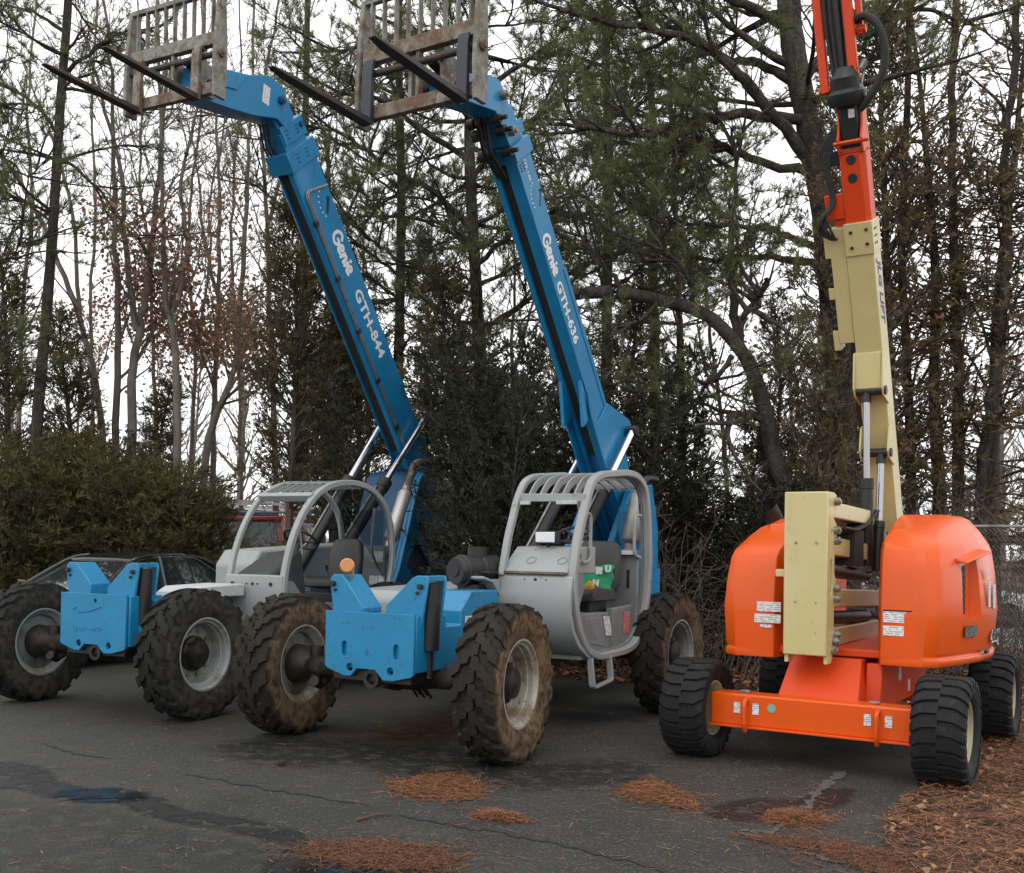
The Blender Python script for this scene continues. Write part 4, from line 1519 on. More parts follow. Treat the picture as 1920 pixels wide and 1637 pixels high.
vest['category'] = 'cloth'
for k, (tx, x, zz) in enumerate((('BI', .70, 1.42), ('N', .68, 1.30), ('U', .80, 1.44))):
    text('cloth_lettering', tx, .085, (x, 2.292 + .2 * (zz - 1.25), zz), UX, ZX, WHITE, vest, bold=.006, depth=.004)
gl = MB()
gl.loft([[(.70 + .05 * math.cos(a) * q, 2.20 + .03 * math.sin(a) * q, 1.262 + .03 * k) for a in [2 * PI * j / 8 for j in range(8)]] for k, q in enumerate((1., 1.15, .8, .3))])
g = gl.build('yellow_rag', YELLOWC, None, .01, label='small yellow rag lying on the seat of the square cab', category='rag')
g.matrix_world = vest.matrix_world
# grab handles, step
for v0, z0, z1 in ((1.53, 1.55, 1.98), (2.72, 1.60, 2.0)):
    mb = MB()
    d = .12 if v0 < 2 else -.12
    mb.tube(roundpath([(CU1 - .02, v0 - .02 * (1 if d > 0 else -1), z1), (CU1 - .02, v0 + d, z1 + .0), (CU1 - .02, v0 + d, z0), (CU1 - .02, v0 - .03 * (1 if d > 0 else -1), z0 - .02)], .06, 4), .016, 8)
    mb.build('grab_handle', SILVER, cb)
mb = MB()
mb.bar(roundpath([(CU1 + .02, 1.60, .67), (CU1 + .04, 1.62, .40), (CU1 + .04, 2.0, .44), (CU1 + .02, 1.98, .67)], .04, 3), .06, .022, (1, 0, 0))
mb.build('step', SILVER, cb, .004)
# muffler and stack behind the cab
mb = MB()
mb.lathe([(-.08, .045), (-.0, .05), (.03, .09), (.05, .098), (.55, .098), (.58, .085), (.60, .05), (.72, .045)], (.50, 3.52, 1.72), (.08, .26, .96), 24)
mf = mb.build('muffler', MUFFLER, A)
mb = MB()
mb.tube(roundpath([(.47, 3.45, 1.45), (.49, 3.50, 1.64), (.50, 3.52, 1.70)], .05, 3), .04, 12)
mb.build('inlet_pipe', RUSTPIPE, mf)
mb = MB()
mb.tube(roundpath([(.555, 3.70, 2.36), (.57, 3.76, 2.44), (.60, 3.88, 2.45), (.62, 3.95, 2.44)], .05, 4), .042, 12)
mb.build('exhaust_pipe', BLACK, mf)
# amber reflector on the inner bracket
mb = MB()
mb.lathe([(-.01, .0), (-.012, .042), (0., .058), (.02, .060), (.03, .05)], (-.205, -.33, 1.485), (.45, -.85, .1), 24)
ab = mb.build('amber_marker', AMBER, A)
mb = MB()
mb.tube([(-.19, -.30, 1.39), (-.18, -.30, 1.44), (-.20, -.31, 1.48)], .018, 8)
mb.lathe([(-.03, .02), (-.02, .03), (-.012, .03)], (-.205, -.33, 1.485), (.45, -.85, .1), 12)
mb.build('marker_bracket', RUSTY, ab)

# =================================================================== the machine with the rounded cab (GTH-844)
B = empty('telehandler', (-3.949, 10.561, 0), -.474, label='blue telehandler marked GTH-844 with rounded silver cab, in front of the black sedan', category='telehandler', group='blue telehandlers parked with raised forks')
for (x, y, o, st) in ((h, 0, 1, -.02), (-h, 0, -1, -.02), (h, 3.3, 1, 0), (-h, 3.3, -1, 0)):
    wheel(B, x, y, DG / 2, o, TYRE_G, TYRE_DUST, RIM_GREY, DG / 2, .353, .332, st, dish=-.05)
axle(B, 0, h, DG / 2, DG / 2)
axle(B, 3.3, h, DG / 2, DG / 2)
telehandler_front(B, -.36, -.27, .60, .655, 1.155, False)
mb = MB()
mb.box(.60, .86, -.24, .22, .64, .86)
mb.prism([(-.10, .86), (-.10, 1.10), (.22, 1.10), (.22, .86)], 'u', .595, .80)
mb.build('side_step_box', BLUE, B, .008)
mb = MB()
mb.box(-.45, .15, .0, 6.0, .62, 1.08)
mb.build('chassis', BLUE, B, .012)
mb = MB()
mb.box(-.40, .10, .1, 5.9, .46, .62)
mb.build('belly_plate', GREASE, B, .01)
mb = MB()
mb.prism([(.62, 1.09), (.62, 1.15), (.72, 1.20), (1.36, 1.22), (1.36, 1.09)], 'u', -.02, .50)
mb.build('fender_deck', WORN, B, .012)
mb = MB()
mb.prism([(2.55, .75), (2.55, 1.40), (2.7, 1.58), (4.9, 1.70), (5.0, 1.6), (5.0, .75)], 'u', -1.02, -.42)
mb.prism([(1.25, .75), (1.25, 1.02), (1.4, 1.08), (2.56, 1.10), (2.56, .75)], 'u', -1.0, -.44)
mb.build('engine_hood', SILVER, B, .03)
OB, eB, nB = boom_frame(5.72, 2.3, 51.1)
U0, U1, D_ = -.25, .05, .56
L2 = 5.16
mb = MB()
sec = [(U0, .05), (U0 + .05, 0), (U0 + .05, .08), (U0 + .20, .08), (U0 + .20, 0), (U1 - .03, 0), (U1, .06), (U1, D_), (U0, D_)]
mb.ext(sec, OB, UX, nB, eB, -.6, L2)
bmB = mb.build('boom', BLUEB, B, .006)
mb = MB()
mb.ext([(U0 + .053, .05), (U0 + .197, .05), (U0 + .197, .078), (U0 + .053, .078)], OB, UX, nB, eB, .9, L2 - .1)
mb.build('hose_tray', RUBBER, bmB)
mb = MB()
for k, du in ((0, .0), (1, .03)):
    mb.tube(roundpath([tuple(OB + eB * 4.60 + nB * (.55 - .03 * k) + UX * (U1 + .012)), tuple(OB + eB * (4.70 - .02 * k) + nB * (.04 + du) + UX * (U1 + .014)), tuple(OB + eB * 3.0 + nB * (.02 + du) + UX * (U1 + .012)), tuple(OB + eB * .9 + nB * (.03 + du) + UX * (U1 + .012))], .10, 4), .011, 7)
mb.build('side_pipes', STEEL, bmB)
mb = MB()
for s_ in (1.3, 2.05, 2.8, 3.55, 4.3):
    p = OB + eB * s_ + nB * .0 + UX * U1
    mb.ext([(-.03, -.01), (.03, -.01), (.03, .07), (-.03, .07)], p, eB, nB, UX, -.002, .028)
mb.build('pipe_clamps', BLACK, bmB, .003)
for (s0, s1, lo, hi) in ((L2 - .20, L2 + .04, -.03, D_ + .06), ):
    mb = MB()
    mb.ext([(U0 - .014, lo), (U1 + .016, lo), (U1 + .016, hi), (U0 - .014, hi)], OB, UX, nB, eB, s0, s1)
    c1 = mb.build('boom_collar', BLUEB, B, .005)
mb = MB()
mb.ext([(U0 + .02, .04), (U1 - .02, .04), (U1 - .02, D_ - .04), (U0 + .02, D_ - .04)], OB, UX, nB, eB, L2, L2 + .25)
mb.build('middle_boom', BLUEB, B, .005)
mb = MB()
mb.ext([(U0 + .008, .06), (U1 - .004, .06), (U1 - .004, D_ - .0), (U0 + .008, D_ - .0)], OB, UX, nB, eB, L2 + .10, L2 + .32)
c2 = mb.build('boom_collar', BLUEB, B, .005)
mb = MB()
for base, x0 in ((L2 - .08, U1 + .016), (L2 + .21, U1 - .004)):
    for q in (.14, .36):
        for i in range(3):
            for j in range(2):
                p = OB + eB * (base + .045 * (i - 1)) + nB * (q + .035 * j) + UX * x0
                mb.cyl(p, p + UX * .006, .009, n=8)
p = OB + eB * (L2 + .23) + nB * .49 + UX * (U1 - .004)
mb.cyl(p, p + UX * .03, .035, n=14)
mb.build('collar_bolts', BLUED, c1, kind='stuff')
mb = MB()
mb.ext([(U0 + .05, .08), (U1 - .05, .08), (U1 - .05, D_ - .10), (U0 + .05, D_ - .10)], OB, UX, nB, eB, L2 + .25, L2 + .55)
mb.build('inner_boom', BLUEB, B, .005)
mb = MB()
for k in range(4):
    a = OB + eB * (L2 - .1) + nB * .03 + UX * (U0 + .03 + .05 * k)
    b = OB + eB * (L2 + .4) + nB * .06 + UX * (U0 + .03 + .05 * k)
    mb.tube([a, (a + b) / 2 - nB * (.07 + .02 * (k % 2)), b], .014, 6)
mb.build('tip_hoses', RUBBER, B)
mb = MB()
mb.prism([(.95, 6.46), (1.02, 6.84), (1.30, 6.91), (1.77, 7.02), (2.10, 7.15), (2.36, 7.13), (2.57, 6.86), (2.48, 6.62), (2.28, 6.70), (1.88, 6.59), (1.55, 6.53), (1.2, 6.48)], 'u', U0 + .03, U1 - .0)
gnB = mb.build('gooseneck', BLUEB, B, .008)
mb = MB()
mb.prism([(1.05, 6.66), (1.08, 6.83), (1.74, 6.98), (1.56, 6.76)], 'u', U1 - .002, U1 + .016)
mb.build('neck_doubler', BLUEB, gnB, .004)
mb = MB()
mb.cyl((U1 - .02, 2.33, 6.94), (U1 + .05, 2.33, 6.94), .05, n=14)
mb.cyl((U1 + .04, 2.33, 6.94), (U1 + .07, 2.33, 6.94), .028, n=6)
mb.build('neck_pins', BLUED, gnB, .003)
sticker(gnB, (U1 + .001, 2.0, 6.80), Vector((0, 1, -.1)), Vector((0, .1, 1)), .12, .22, DECAL, 'warning_sticker')
carriage(B, -.10, -.19, .64, .84, 6.36, (PEEL, PEEL, RUSTY, RUSTY, FORKM), (.20, -.64))
DNB = -eB
SB = OB + UX * (U1 + .001)
strokes('genie_lettering', GENIE, .10, SB + eB * 4.06 + nB * .245, DNB, nB, WHITE, bmB, .235)
text('model_lettering', 'GTH-844', .235, SB + eB * 3.25 + nB * .26, DNB, nB, WHITE, bmB, bold=.006, sx=1.06, spacing=1.04)
mb = MB()
for k in range(7):
    a = R(190 + 20 * k)
    p = SB + eB * 4.42 + nB * .44 + (DNB * math.cos(a) + nB * math.sin(a)) * .2
    mb.ext([(-.01, -.009), (.01, -.009), (.01, .009), (-.01, .009)], p, DNB, nB, UX, .0, .002)
mb.build('angle_scale', WHITE, bmB)
mb = MB()
p = SB + eB * 4.45 + nB * .45
mb.ext([(-.02, -.03), (.03, -.035), (.012, .18), (-.012, .18)], p, Vector((0, 1, 0)), Vector((0, 0, -1)), UX, .002, .008)
mb.build('angle_pointer', BLACK, bmB)
# rear tower with vent
tw = [(4.35, .9), (4.62, 1.35), (5.10, 2.62), (5.22, 2.72), (5.62, 2.78), (6.35, 2.2), (6.35, .9)]
dia = [(5.13, 1.77), (5.50, 1.38), (5.22, 1.12), (4.86, 1.40)]
tri = [(5.16, 1.84), (5.23, 1.84), (5.19, 1.93)]
plate('rear_tower', tw, [dia, tri], .03, (.30, 0, 0), VX, ZX, BLUEB, B)
mb = MB()
mb.prism(tw, 'u', -.55, .24)
mb.build('tower_core', BLUED, B, .01)
mb = MB()
mb.prism([(4.35, .9), (4.62, 1.35), (5.10, 2.62), (5.22, 2.72), (5.27, 2.70), (5.15, 2.58), (4.68, 1.33), (4.42, .9)], 'u', .245, .36)
mb.build('tower_edge', BLUEB, B, .01)
mb = MB()
for k in range(9):
    t = (k + .5) / 9
    a = Vector((.275, 4.86 + (5.13 - 4.86) * t, 1.40 + .37 * t))
    b = Vector((.275, 5.22 + (5.50 - 5.22) * t, 1.12 + .26 * t))
    mb.tube([a, b], .004, 4)
    a = Vector((.275, 4.86 + .36 * t, 1.40 - .28 * t))
    b = Vector((.275, 5.13 + .37 * t, 1.77 - .39 * t))
    mb.tube([a, b], .004, 4)
mb.build('vent_mesh', STEEL, B)
text('tower_lettering', 'GTH-844', .085, (.317, 5.44, 2.33), VX, ZX, WHITE, B, bold=.001, shear=.2)
mb = MB()
mb.ext([(0, 0), (.5, 0), (.5, .008), (0, .008)], (.316, 4.85, 1.98), VX, ZX, UX, 0, .003)
mb.build('tower_seam', BLUED, B)
lift_cylinder(B, .16, (3.35, 1.35), (5.50, 3.50), .55, .085, .048)
lift_cylinder(B, -.36, (3.35, 1.35), (5.30, 3.55), .55, .085, .048)
# ---- rounded cab
cb = empty('cab', (0, 0, 0), 0, B)
C0, C1 = .20, .95
side = [(1.45, .95), (1.46, 1.30), (1.55, 1.62), (1.72, 1.95), (1.98, 2.22), (2.30, 2.36), (2.72, 2.40), (3.08, 2.34), (3.36, 2.16), (3.50, 1.90), (3.54, 1.52), (3.47, 1.18), (3.30, .92)]
sp = roundpath(side, .2, 3)
mb = MB()
mb.bar([(C1, a, b) for a, b in sp], .07, .07, (1, 0, 0))
mb.build('cab_side_frame', SILVER, cb, .012)
mb = MB()
mb.bar([(C0, a, b) for a, b in sp], .06, .06, (1, 0, 0))
mb.build('cab_frame_post', SILVER, cb, .012)
mb = MB()
mb.bar([(C0, 1.94, 2.19), (C1, 1.94, 2.19)], .06, .09, (0, .7, .7))
mb.bar([(C0, 1.98, 2.225), (C1, 1.98, 2.225)], .03, .04, (0, 0, 1))
mb.build('windscreen_header', SILVER, cb, .006)
for i in range(7):
    x = C0 + .05 + (C1 - C0 - .10) * i / 6
    xb = C0 + .03 + (C1 - C0 - .06) * i / 6
    mb = MB()
    mb.bar([(x, 1.99, 2.24), (x * .5 + xb * .5 + .02, 2.3, 2.365), (xb + .02, 2.7, 2.405), (xb, 3.06, 2.345)], .010, .035, (1, 0, 0))
    mb.build('roof_bar', SILVER, cb)
for yy, zz in ((2.3, 2.368), (2.68, 2.412), (3.06, 2.35)):
    mb = MB()
    mb.bar([(C0, yy, zz), (C1, yy, zz)], .012, .035, (0, 0, 1))
    mb.build('roof_bar', SILVER, cb)
mb = MB()     # front panel
mb.prism([(1.43, .70), (1.40, 1.0), (1.415, 1.315), (1.45, 1.325), (1.48, 1.30), (1.46, .7)], 'u', C0 - .02, C1 + .01)
mb.build('nose_panel', SILVER, cb, .008)
hb = MB()
for q, r_ in ((.09, .018), (.29, .007), (.37, .015), (.44, .008), (.62, .02)):
    hb.cyl((C0 + q, 1.395, 1.225), (C0 + q, 1.42, 1.225), r_, n=10)
hb.build('panel_holes', BLACK, cb)
mb = MB()     # side skirt below the seat
mb.prism([(1.45, .72), (1.45, 1.28), (1.62, 1.25), (1.85, 1.02), (3.1, .98), (3.3, .95), (3.1, .75), (2.0, .66)], 'u', C1 - .03, C1 + .012)
mb.build('side_skirt', SILVERD, cb, .006)
mb = MB()
dash = [[(C0 + .02, 1.50, 1.32), (C1 - .25, 1.50, 1.32), (C1 - .18, 1.50, .9), (C0 + .02, 1.5, .9)],
        [(C0 + .04, 1.70, 1.42), (C1 - .22, 1.70, 1.44), (C1 - .14, 1.70, .9), (C0 + .02, 1.7, .9)],
        [(C0 + .08, 1.95, 1.56), (C1 - .24, 1.95, 1.60), (C1 - .12, 1.95, .9), (C0 + .02, 1.95, .9)],
        [(C0 + .12, 2.12, 1.56), (C1 - .28, 2.12, 1.60), (C1 - .2, 2.15, .95), (C0 + .06, 2.15, .95)]]
mb.loft(dash)
mb.build('dash', SEATM, cb, .05, seg=3)
steering(cb, (.60, 2.18, 1.72), (0, .55, .83), .2)
mb = MB()
mb.box(C0, C1 - .03, 1.5, 3.4, .70, .78)
mb.build('cab_floor', PLASTIC, cb, .004)
mb = MB()
mb.prism([(2.45, .78), (2.5, 1.1), (3.3, 1.1), (3.35, .78)], 'u', C0 + .05, C1 - .06)
mb.build('seat_box', PLASTIC, cb, .01)
seat(cb, .58, 3.02, 1.16, PLASTIC, .48, .52)
mb = MB()
mb.box(C0 + .03, C1 - .03, 3.42, 3.46, .9, 1.66)
mb.build('cab_rear_wall', SILVERD, cb, .006)
mb = MB()
mb.box(C0 + .05, C1 - .05, 3.405, 3.411, 1.67, 2.1)
mb.build('rear_window', GLASS, cb)
for (x, z_, w_, h_) in ((.30, 1.50, .16, .12), (.74, 1.46, .16, .13), (.70, 1.18, .12, .11), (.83, 1.18, .10, .11)):
    sticker(cb, (x, 3.418, z_), UX, ZX, w_, h_)
mb = MB()     # door glass: clear sheet in the side frame, upper half
mb.prism([(a * .96 + .1, b * .97 + .05) for a, b in side[5:12]], 'u', C1 - .012, C1 - .007)
mb.build('door_glass', GLASS, cb)
mb = MB()
mb.tube(roundpath([(C1 - .02, 3.16, 2.12), (C1 - .03, 3.13, 1.62), (C1 - .03, 3.22, 1.45), (C1 - .02, 3.34, 1.36)], .08, 4), .016, 8)
mb.tube([(C1 - .06, 1.78, 1.95), (C1 - .05, 1.83, 1.55)], .012, 8)
mb.build('grab_handle', SILVERD, cb)
# silver muffler with elbow
mb = MB()
mb.lathe([(-.09, .05), (-.0, .055), (.03, .085), (.05, .092), (.72, .092), (.76, .07), (.78, .055), (.9, .05)], (.52, 4.12, 1.72), (.02, .42, .83), 24)
mf = mb.build('muffler', MUFFLER, B)
mb = MB()
mb.tube(roundpath([(.54, 4.48, 2.44), (.55, 4.66, 2.80), (.58, 4.85, 2.82), (.60, 5.1, 2.80)], .1, 5), .05, 12)
mb.build('exhaust_pipe', RUSTPIPE, mf)
mb = MB()
mb.tube([(.50, 4.0, 1.46), (.52, 4.09, 1.65)], .048, 12)
mb.build('inlet_pipe', RUSTPIPE, mf)
mb = MB()
mb.lathe([(0, .058), (.04, .058)], (.54, 4.46, 2.41), (.02, .42, .83), 16)
mb.build('pipe_clamp', STEEL, mf)
mb = MB()      # worn stencil: only broken strokes of the letters are left
_r = random.Random(4)
for k in range(11):
    x = -.10 + .036 * k
    for q in range(_r.choice((2, 3, 3, 4))):
        dx, dz = _r.uniform(0, .022), _r.choice((0, .014, .028, .040))
        w_, h_ = _r.choice(((.018, .006), (.006, .022), (.010, .008)))
        mb.box(x + dx, x + dx + w_, -.3765, -.3755, .785 + dz, .785 + dz + h_)
mb.build('worn_stencil', STENCIL, B)
mb = MB()
mb.tube([(-.03, -.377, .965), (.14, -.377, .985), (.28, -.377, 1.03)], .004, 4)
mb.tube([(-.10, -.377, .99), (-.05, -.377, 1.02)], .003, 4)
mb.build('scratch_marks', STENCIL, B)
# =================================================================== articulated boom lift
J = empty('boom_lift', (2.341, 8.196, 0), -.56, label='orange and cream articulated boom lift with black block tread tyres', category='boom lift')
DJ, TJ, WJ, WBJ = .786, 1.903, .365, 2.368
TYRE_J = tyre_shape(DJ / 2, WJ, .21, 24, True)
h = TJ / 2
for (x, y, o) in ((h, 0, 1), (-h, 0, -1), (h, WBJ, 1), (-h, WBJ, -1)):
    wheel(J, x, y, DJ / 2, o, TYRE_J, TYRE_CLEAN, RIM_CREAM, DJ / 2, WJ, .21, 0, GREASE, dish=.02, big=False)
# front axle beam
mb = MB()
mb.box(-.80, .80, -.11, .11, .285, .535)
ax = mb.build('front_axle_beam', ORANGE, J, .016)
mb = MB()
mb.box(-.80, .80, -.135, .12, .272, .29)
mb.build('beam_flange', ORANGE, ax, .004)
for x in (-.50, .50):
    mb = MB()
    mb.tube(roundpath([(x, -.105, .50), (x, -.17, .48), (x, -.17, .30), (x, -.14, .255)], .04, 4), .018, 10)
    mb.build('tie_down_loop', ORANGE, ax)
    for q in (-.075, .075):
        sticker(ax, (x + q - .027, -.1125, .385), UX, ZX, .052, .085, name='tie_down_sticker')
mb = MB()
mb.cyl((-.30, -.1115, .445), (-.30, -.1145, .445), .033, n=20)
mb.build('inspection_seal', M('green_seal', (.16, .42, .33), .5), ax)
mb = MB()
for x in (-.55, .45):
    mb.box(x - .04, x + .04, -.03, .03, .537, .556)
mb.build('beam_plates', STEEL, ax, .004)
for y in (WBJ,):
    mb = MB()
    mb.box(-.78, .78, y - .11, y + .11, .29, .52)
    mb.build('rear_axle_beam', ORANGER, J, .016)
# chassis: sloping centre body
mb = MB()
mb.loft([[(-.31, .06, .44), (.31, .06, .44), (.31, 2.3, .44), (-.31, 2.3, .44)], [(-.31, .06, .53), (.31, .06, .53), (.31, 2.3, .53), (-.31, 2.3, .53)], [(-.275, .30, .83), (.275, .30, .83), (.275, 2.1, .83), (-.275, 2.1, .83)]])
ch = mb.build('chassis', ORANGER, J, .012)
mb = MB()     # side box of the chassis
mb.prism([(.30, .44), (.35, .80), (2.0, .80), (2.05, .44)], 'u', .3, .42)
mb.build('chassis_side', ORANGER, ch, .01)
sticker(ch, (.422, .9, .62), VX, ZX, .10, .12)
sticker(ch, (.422, 1.25, .50), VX, ZX, .10, .10)
strokes('hand_scrawl', [[(0, .5), (.02, .25), (.05, 0)], [(.1, .48), (.32, .5), (.25, .3), (.16, .02)], [(.48, .44), (.40, .2), (.5, .02), (.6, .12), (.55, .3), (.42, .22)], [(.75, .3), (.68, .1), (.8, .02), (.92, .2)]], .006, (-.22, .09, .545), (1, 0, 0), (0, .62, .78), M('scrawl', (.30, .03, .01), .7), ch, .40, depth=.004)
mb = MB()
mb.lathe([(0, .36), (.05, .40), (.09, .40), (.10, .33)], (0, 1.15, .80), (0, 0, 1), 32)
mb.build('slew_ring', BLACK, J)
mb = MB()
mb.prism([(.36, .84), (.36, .90), (2.1, .92), (2.2, .84)], 'u', -.6, .6)
mb.build('turntable', ORANGER, J, .01)


# hoods: stacked plan outlines
def hood(s, name, lab):
    base = [(.37, .42), (.42, .28), (.74, .26), (.84, .32), (.93, .62), (1.02, 1.05), (1.05, 1.5), (1.0, 1.95), (.84, 2.25), (.37, 2.3)]
    lev = [(.80, .975, .0, 0.), (.825, 1.0, .0, 0.), (.858, 1.0, .0, 0.), (.868, .965, .0, 0.), (.888, .965, .0, 0.), (.90, .99, .0, 0.), (1.16, 1.03, .0, 0.), (1.20, 1.035, -.0, 0.), (1.50, 1.0, .02, 0.), (1.68, .955, .07, .03), (1.735, .925, .13, .06), (1.84, .83, .42, .2), (1.92, .73, .70, .32), (1.95, .64, .86, .42), (1.962, .46, .96, .6)]
    if s < 0:
        lev = [(z - (.0 if z < 1.4 else .07), k, df * .8, db) for z, k, df, db in lev]
    rings = []
    for z, k, df, db in lev:
        ring = []
        for a, b in base:
            u_ = .37 + (a - .37) * k
            v_ = b + df * max(0, (1.3 - b) / 1.0) - db * max(0, (b - 1.3) / 1.0)
            zz = z + (.03 * math.sin((v_ - .3) / 2 * PI) if z > 1.6 else 0)
            ring.append((s * u_, v_, zz))
        rings.append(ring)
    mb = MB()
    mb.loft(rings)
    me = mb.mesh(name, 40)
    o = link(name, me, ORANGE, J, .008, 2)
    return o


hr = hood(1, 'right_hood', '')
hr.name = 'engine_hood'
# air inlet pocket in the side of the nearer hood
cm = MB()
cm.loft([[(.875, .64, 1.18), (.945, .98, 1.16), (.945, .98, 1.62), (.88, .68, 1.56)], [(1.3, .60, 1.14), (1.3, 1.06, 1.13), (1.3, 1.06, 1.68), (1.3, .64, 1.60)]])
ct = cm.build('cutter', None, J, smooth=None)
bpy.context.view_layer.update()
cut(hr, ct)
hr.modifiers.clear()
hr.data.shade_smooth()
hr.data.set_sharp_from_angle(angle=R(40))
mb = MB()
mb.ext([(.0, 1.20), (.23, 1.185), (.23, 1.58), (.03, 1.55)], (.8775, .65, 0), Vector((.07, .34, 0)).normalized(), ZX, Vector((.34, -.07, 0)).normalized(), .0, .004)
lv = mb.build('inlet_grille', DARKINK, hr)
for k in range(6):
    mb = MB()
    mb.ext([(.01, 1.22 + .055 * k), (.22, 1.215 + .055 * k), (.22, 1.235 + .055 * k), (.01, 1.24 + .055 * k)], (.8775, .65, 0), Vector((.07, .34, 0)).normalized(), ZX, Vector((.34, -.07, 0)).normalized(), .004, .014)
    mb.build('louvre', BLACK, lv)
mb = MB()      # lip over the pocket
mb.loft([[(.90, .60, 1.60), (.985, .60, 1.585), (.985, .60, 1.60), (.90, .60, 1.63)], [(.99, 1.06, 1.68), (1.09, 1.06, 1.675), (1.09, 1.06, 1.69), (.99, 1.06, 1.71)]])
mb.build('inlet_lip', ORANGE, hr, .006)
hl = hood(-1, 'hood', '')
hl.name = 'engine_hood'
mb = MB()
mb.tube(roundpath([(-.70, 1.15, 1.78), (-.70, 1.14, 1.95), (-.74, 1.06, 2.06)], .06, 4), [.075] * 8, 14, cap=False)
st = mb.build('exhaust_stack', BLACK, hl)
mb = MB()
mb.prism([(.72, 1.70), (.80, 1.90), (1.05, 1.95), (1.3, 1.93), (1.3, 1.70)], 'u', -.64, -.39)
mb.build('hood_bulge', ORANGE, hl, .02)
# stickers on the hoods
for (x, z, w_, hh) in ((.44, 1.13, .24, .085), (.44, 1.03, .24, .075)):
    sticker(hr, (x, .272, z), UX, ZX, w_, hh)
sticker(hr, (.44, .270, 1.215), UX, ZX, .24, .012, DARKINK)
for (x, z, w_, hh) in ((-.56, 1.17, .20, .08), (-.58, 1.08, .22, .07), (-.53, 1.04, .1, .025)):
    sticker(hl, (x, .272, z), UX, ZX, w_, hh)
sd = Vector((.03, .45, 0)).normalized()
sdn = Vector((.09, .43, 0)).normalized()
sticker(hr, (1.058, 1.16, 1.24), sd, ZX, .075, .20)
sticker(hr, (1.052, 1.13, 1.46), sd, ZX, .075, .09)
sticker(hr, (1.068, 1.34, 1.22), sd, ZX, .085, .20)
sticker(hr, (.965, .66, 1.02), sdn, ZX, .24, .085, DECALD, 'name_plate')
text('hood_lettering', '450AJ', .125, (1.066, 1.30, .96), sd, ZX, DARKINK, hr, bold=.004, shear=.25, depth=.002)
text('hood_lettering_shadow', '450AJ', .125, (1.063, 1.29, .952), sd, ZX, WHITE, hr, bold=.010, shear=.25, depth=.001)
mb = MB()
mb.box(1.035, 1.06, 1.1, 1.24, .865, .895)
mb.build('hood_latch', BLACK, hr, .006)

# ---- tower linkage: cream upright and four links running back
mb = MB()
mb.box(-.255, .085, .0, .055, .86, 2.125)
up = mb.build('tower_upright', CREAM, J, .010)
for x in (-.25, .055):
    pl = [(.03, .80), (.13, .80), (.20, .88), (.24, .98), (.20, 1.06), (.20, 1.22), (.25, 1.30), (.25, 1.44), (.20, 1.50), (.20, 1.72), (.25, 1.78), (.25, 1.88), (.17, 1.92), (.24, 2.00), (.24, 2.11), (.17, 2.125), (.03, 2.125)]
    holes = [[(.10 + .022 * math.cos(R(a)), 1.60 + (.0 if a < 180 else -.16) + .022 * math.sin(R(a))) for a in (0, 45, 90, 135, 180, 225, 270, 315)] if 0 else (arc(.115, 1.58, .026, 0, 180, 5) + arc(.115, 1.36, .026, 180, 360, 5)), circ(.12, 1.82, .022)]
    plate('upright_cheek', pl, holes, .03, (x + .015, 0, 0), VX, ZX, CREAM, up)
for (v_, z_) in ((.195, 2.055), (.195, 1.83), (.21, 1.75), (.20, 1.38), (.205, 1.30), (.185, .97), (.15, .90), (.22, 1.02)):
    pins = MB()
    pins.cyl((.08, v_, z_), (.125, v_, z_), .032, n=16)
    pins.cyl((.12, v_, z_), (.135, v_, z_), .018, n=8)
    pins.build('link_pin', STEEL, up, .003)
hb = MB()
for x in (-.16, -.0):
    hb.cyl((x, -.004, 1.73), (x, .01, 1.73), .012, n=10)
    hb.cyl((x, -.003, 1.27), (x, .01, 1.27), .008, n=8)
hb.build('plate_bolts', STEEL, up, kind='stuff')
mb = MB()
mb.box(-.34, -.25, .06, .16, 1.46, 1.52)
mb.build('side_stop', CREAM, up, .006)
for (za, zb, hh, v1, u0_, u1_) in ((2.0, 1.97, .13, 1.85, -.20, .04), (1.72, 1.66, .15, 1.7, -.18, .02), (1.30, 1.25, .15, 1.9, -.20, .03), (.98, .98, .15, 1.9, -.20, .03)):
    mb = MB()
    mb.prism([(.18, za - hh / 2), (.18, za + hh / 2), (v1, zb + hh / 2), (v1, zb - hh / 2)], 'u', u0_, u1_)
    mb.build('tower_link', CREAM, J, .012)
mb = MB()
mb.cyl((-.02, .22, 1.52), (-.02, 1.6, 1.46), .055, n=16)
mb.cyl((-.02, .22, 1.14), (-.02, 1.6, 1.10), .055, n=16)
mb.build('tower_cylinder', BLACK, J)
mb = MB()
for k in range(6):
    mb.tube([(-.12 + .04 * k, .5, 1.86), (-.12 + .04 * k, .9, 1.80 + .01 * k), (-.1 + .03 * k, 1.3, 1.9), (-.08 + .03 * k, 1.7, 2.05)], .014, 6)
mb.box(-.18, .06, .9, 1.2, 1.55, 1.85)
mb.build('hose_bundle', RUBBER, J)
# ---- main boom, raised steeply
P0, P1 = Vector((.02, 2.12, 1.95)), Vector((.02, 1.02, 4.46))
eJ = (P1 - P0).normalized()
nJ = Vector((0, eJ.z, -eJ.y))      # away from the camera / upper side of the boom
LJ = (P1 - P0).length
wj = .115
dj = .26


def jp(s, n_, u=0.):
    return P0 + eJ * s + nJ * n_ + UX * u


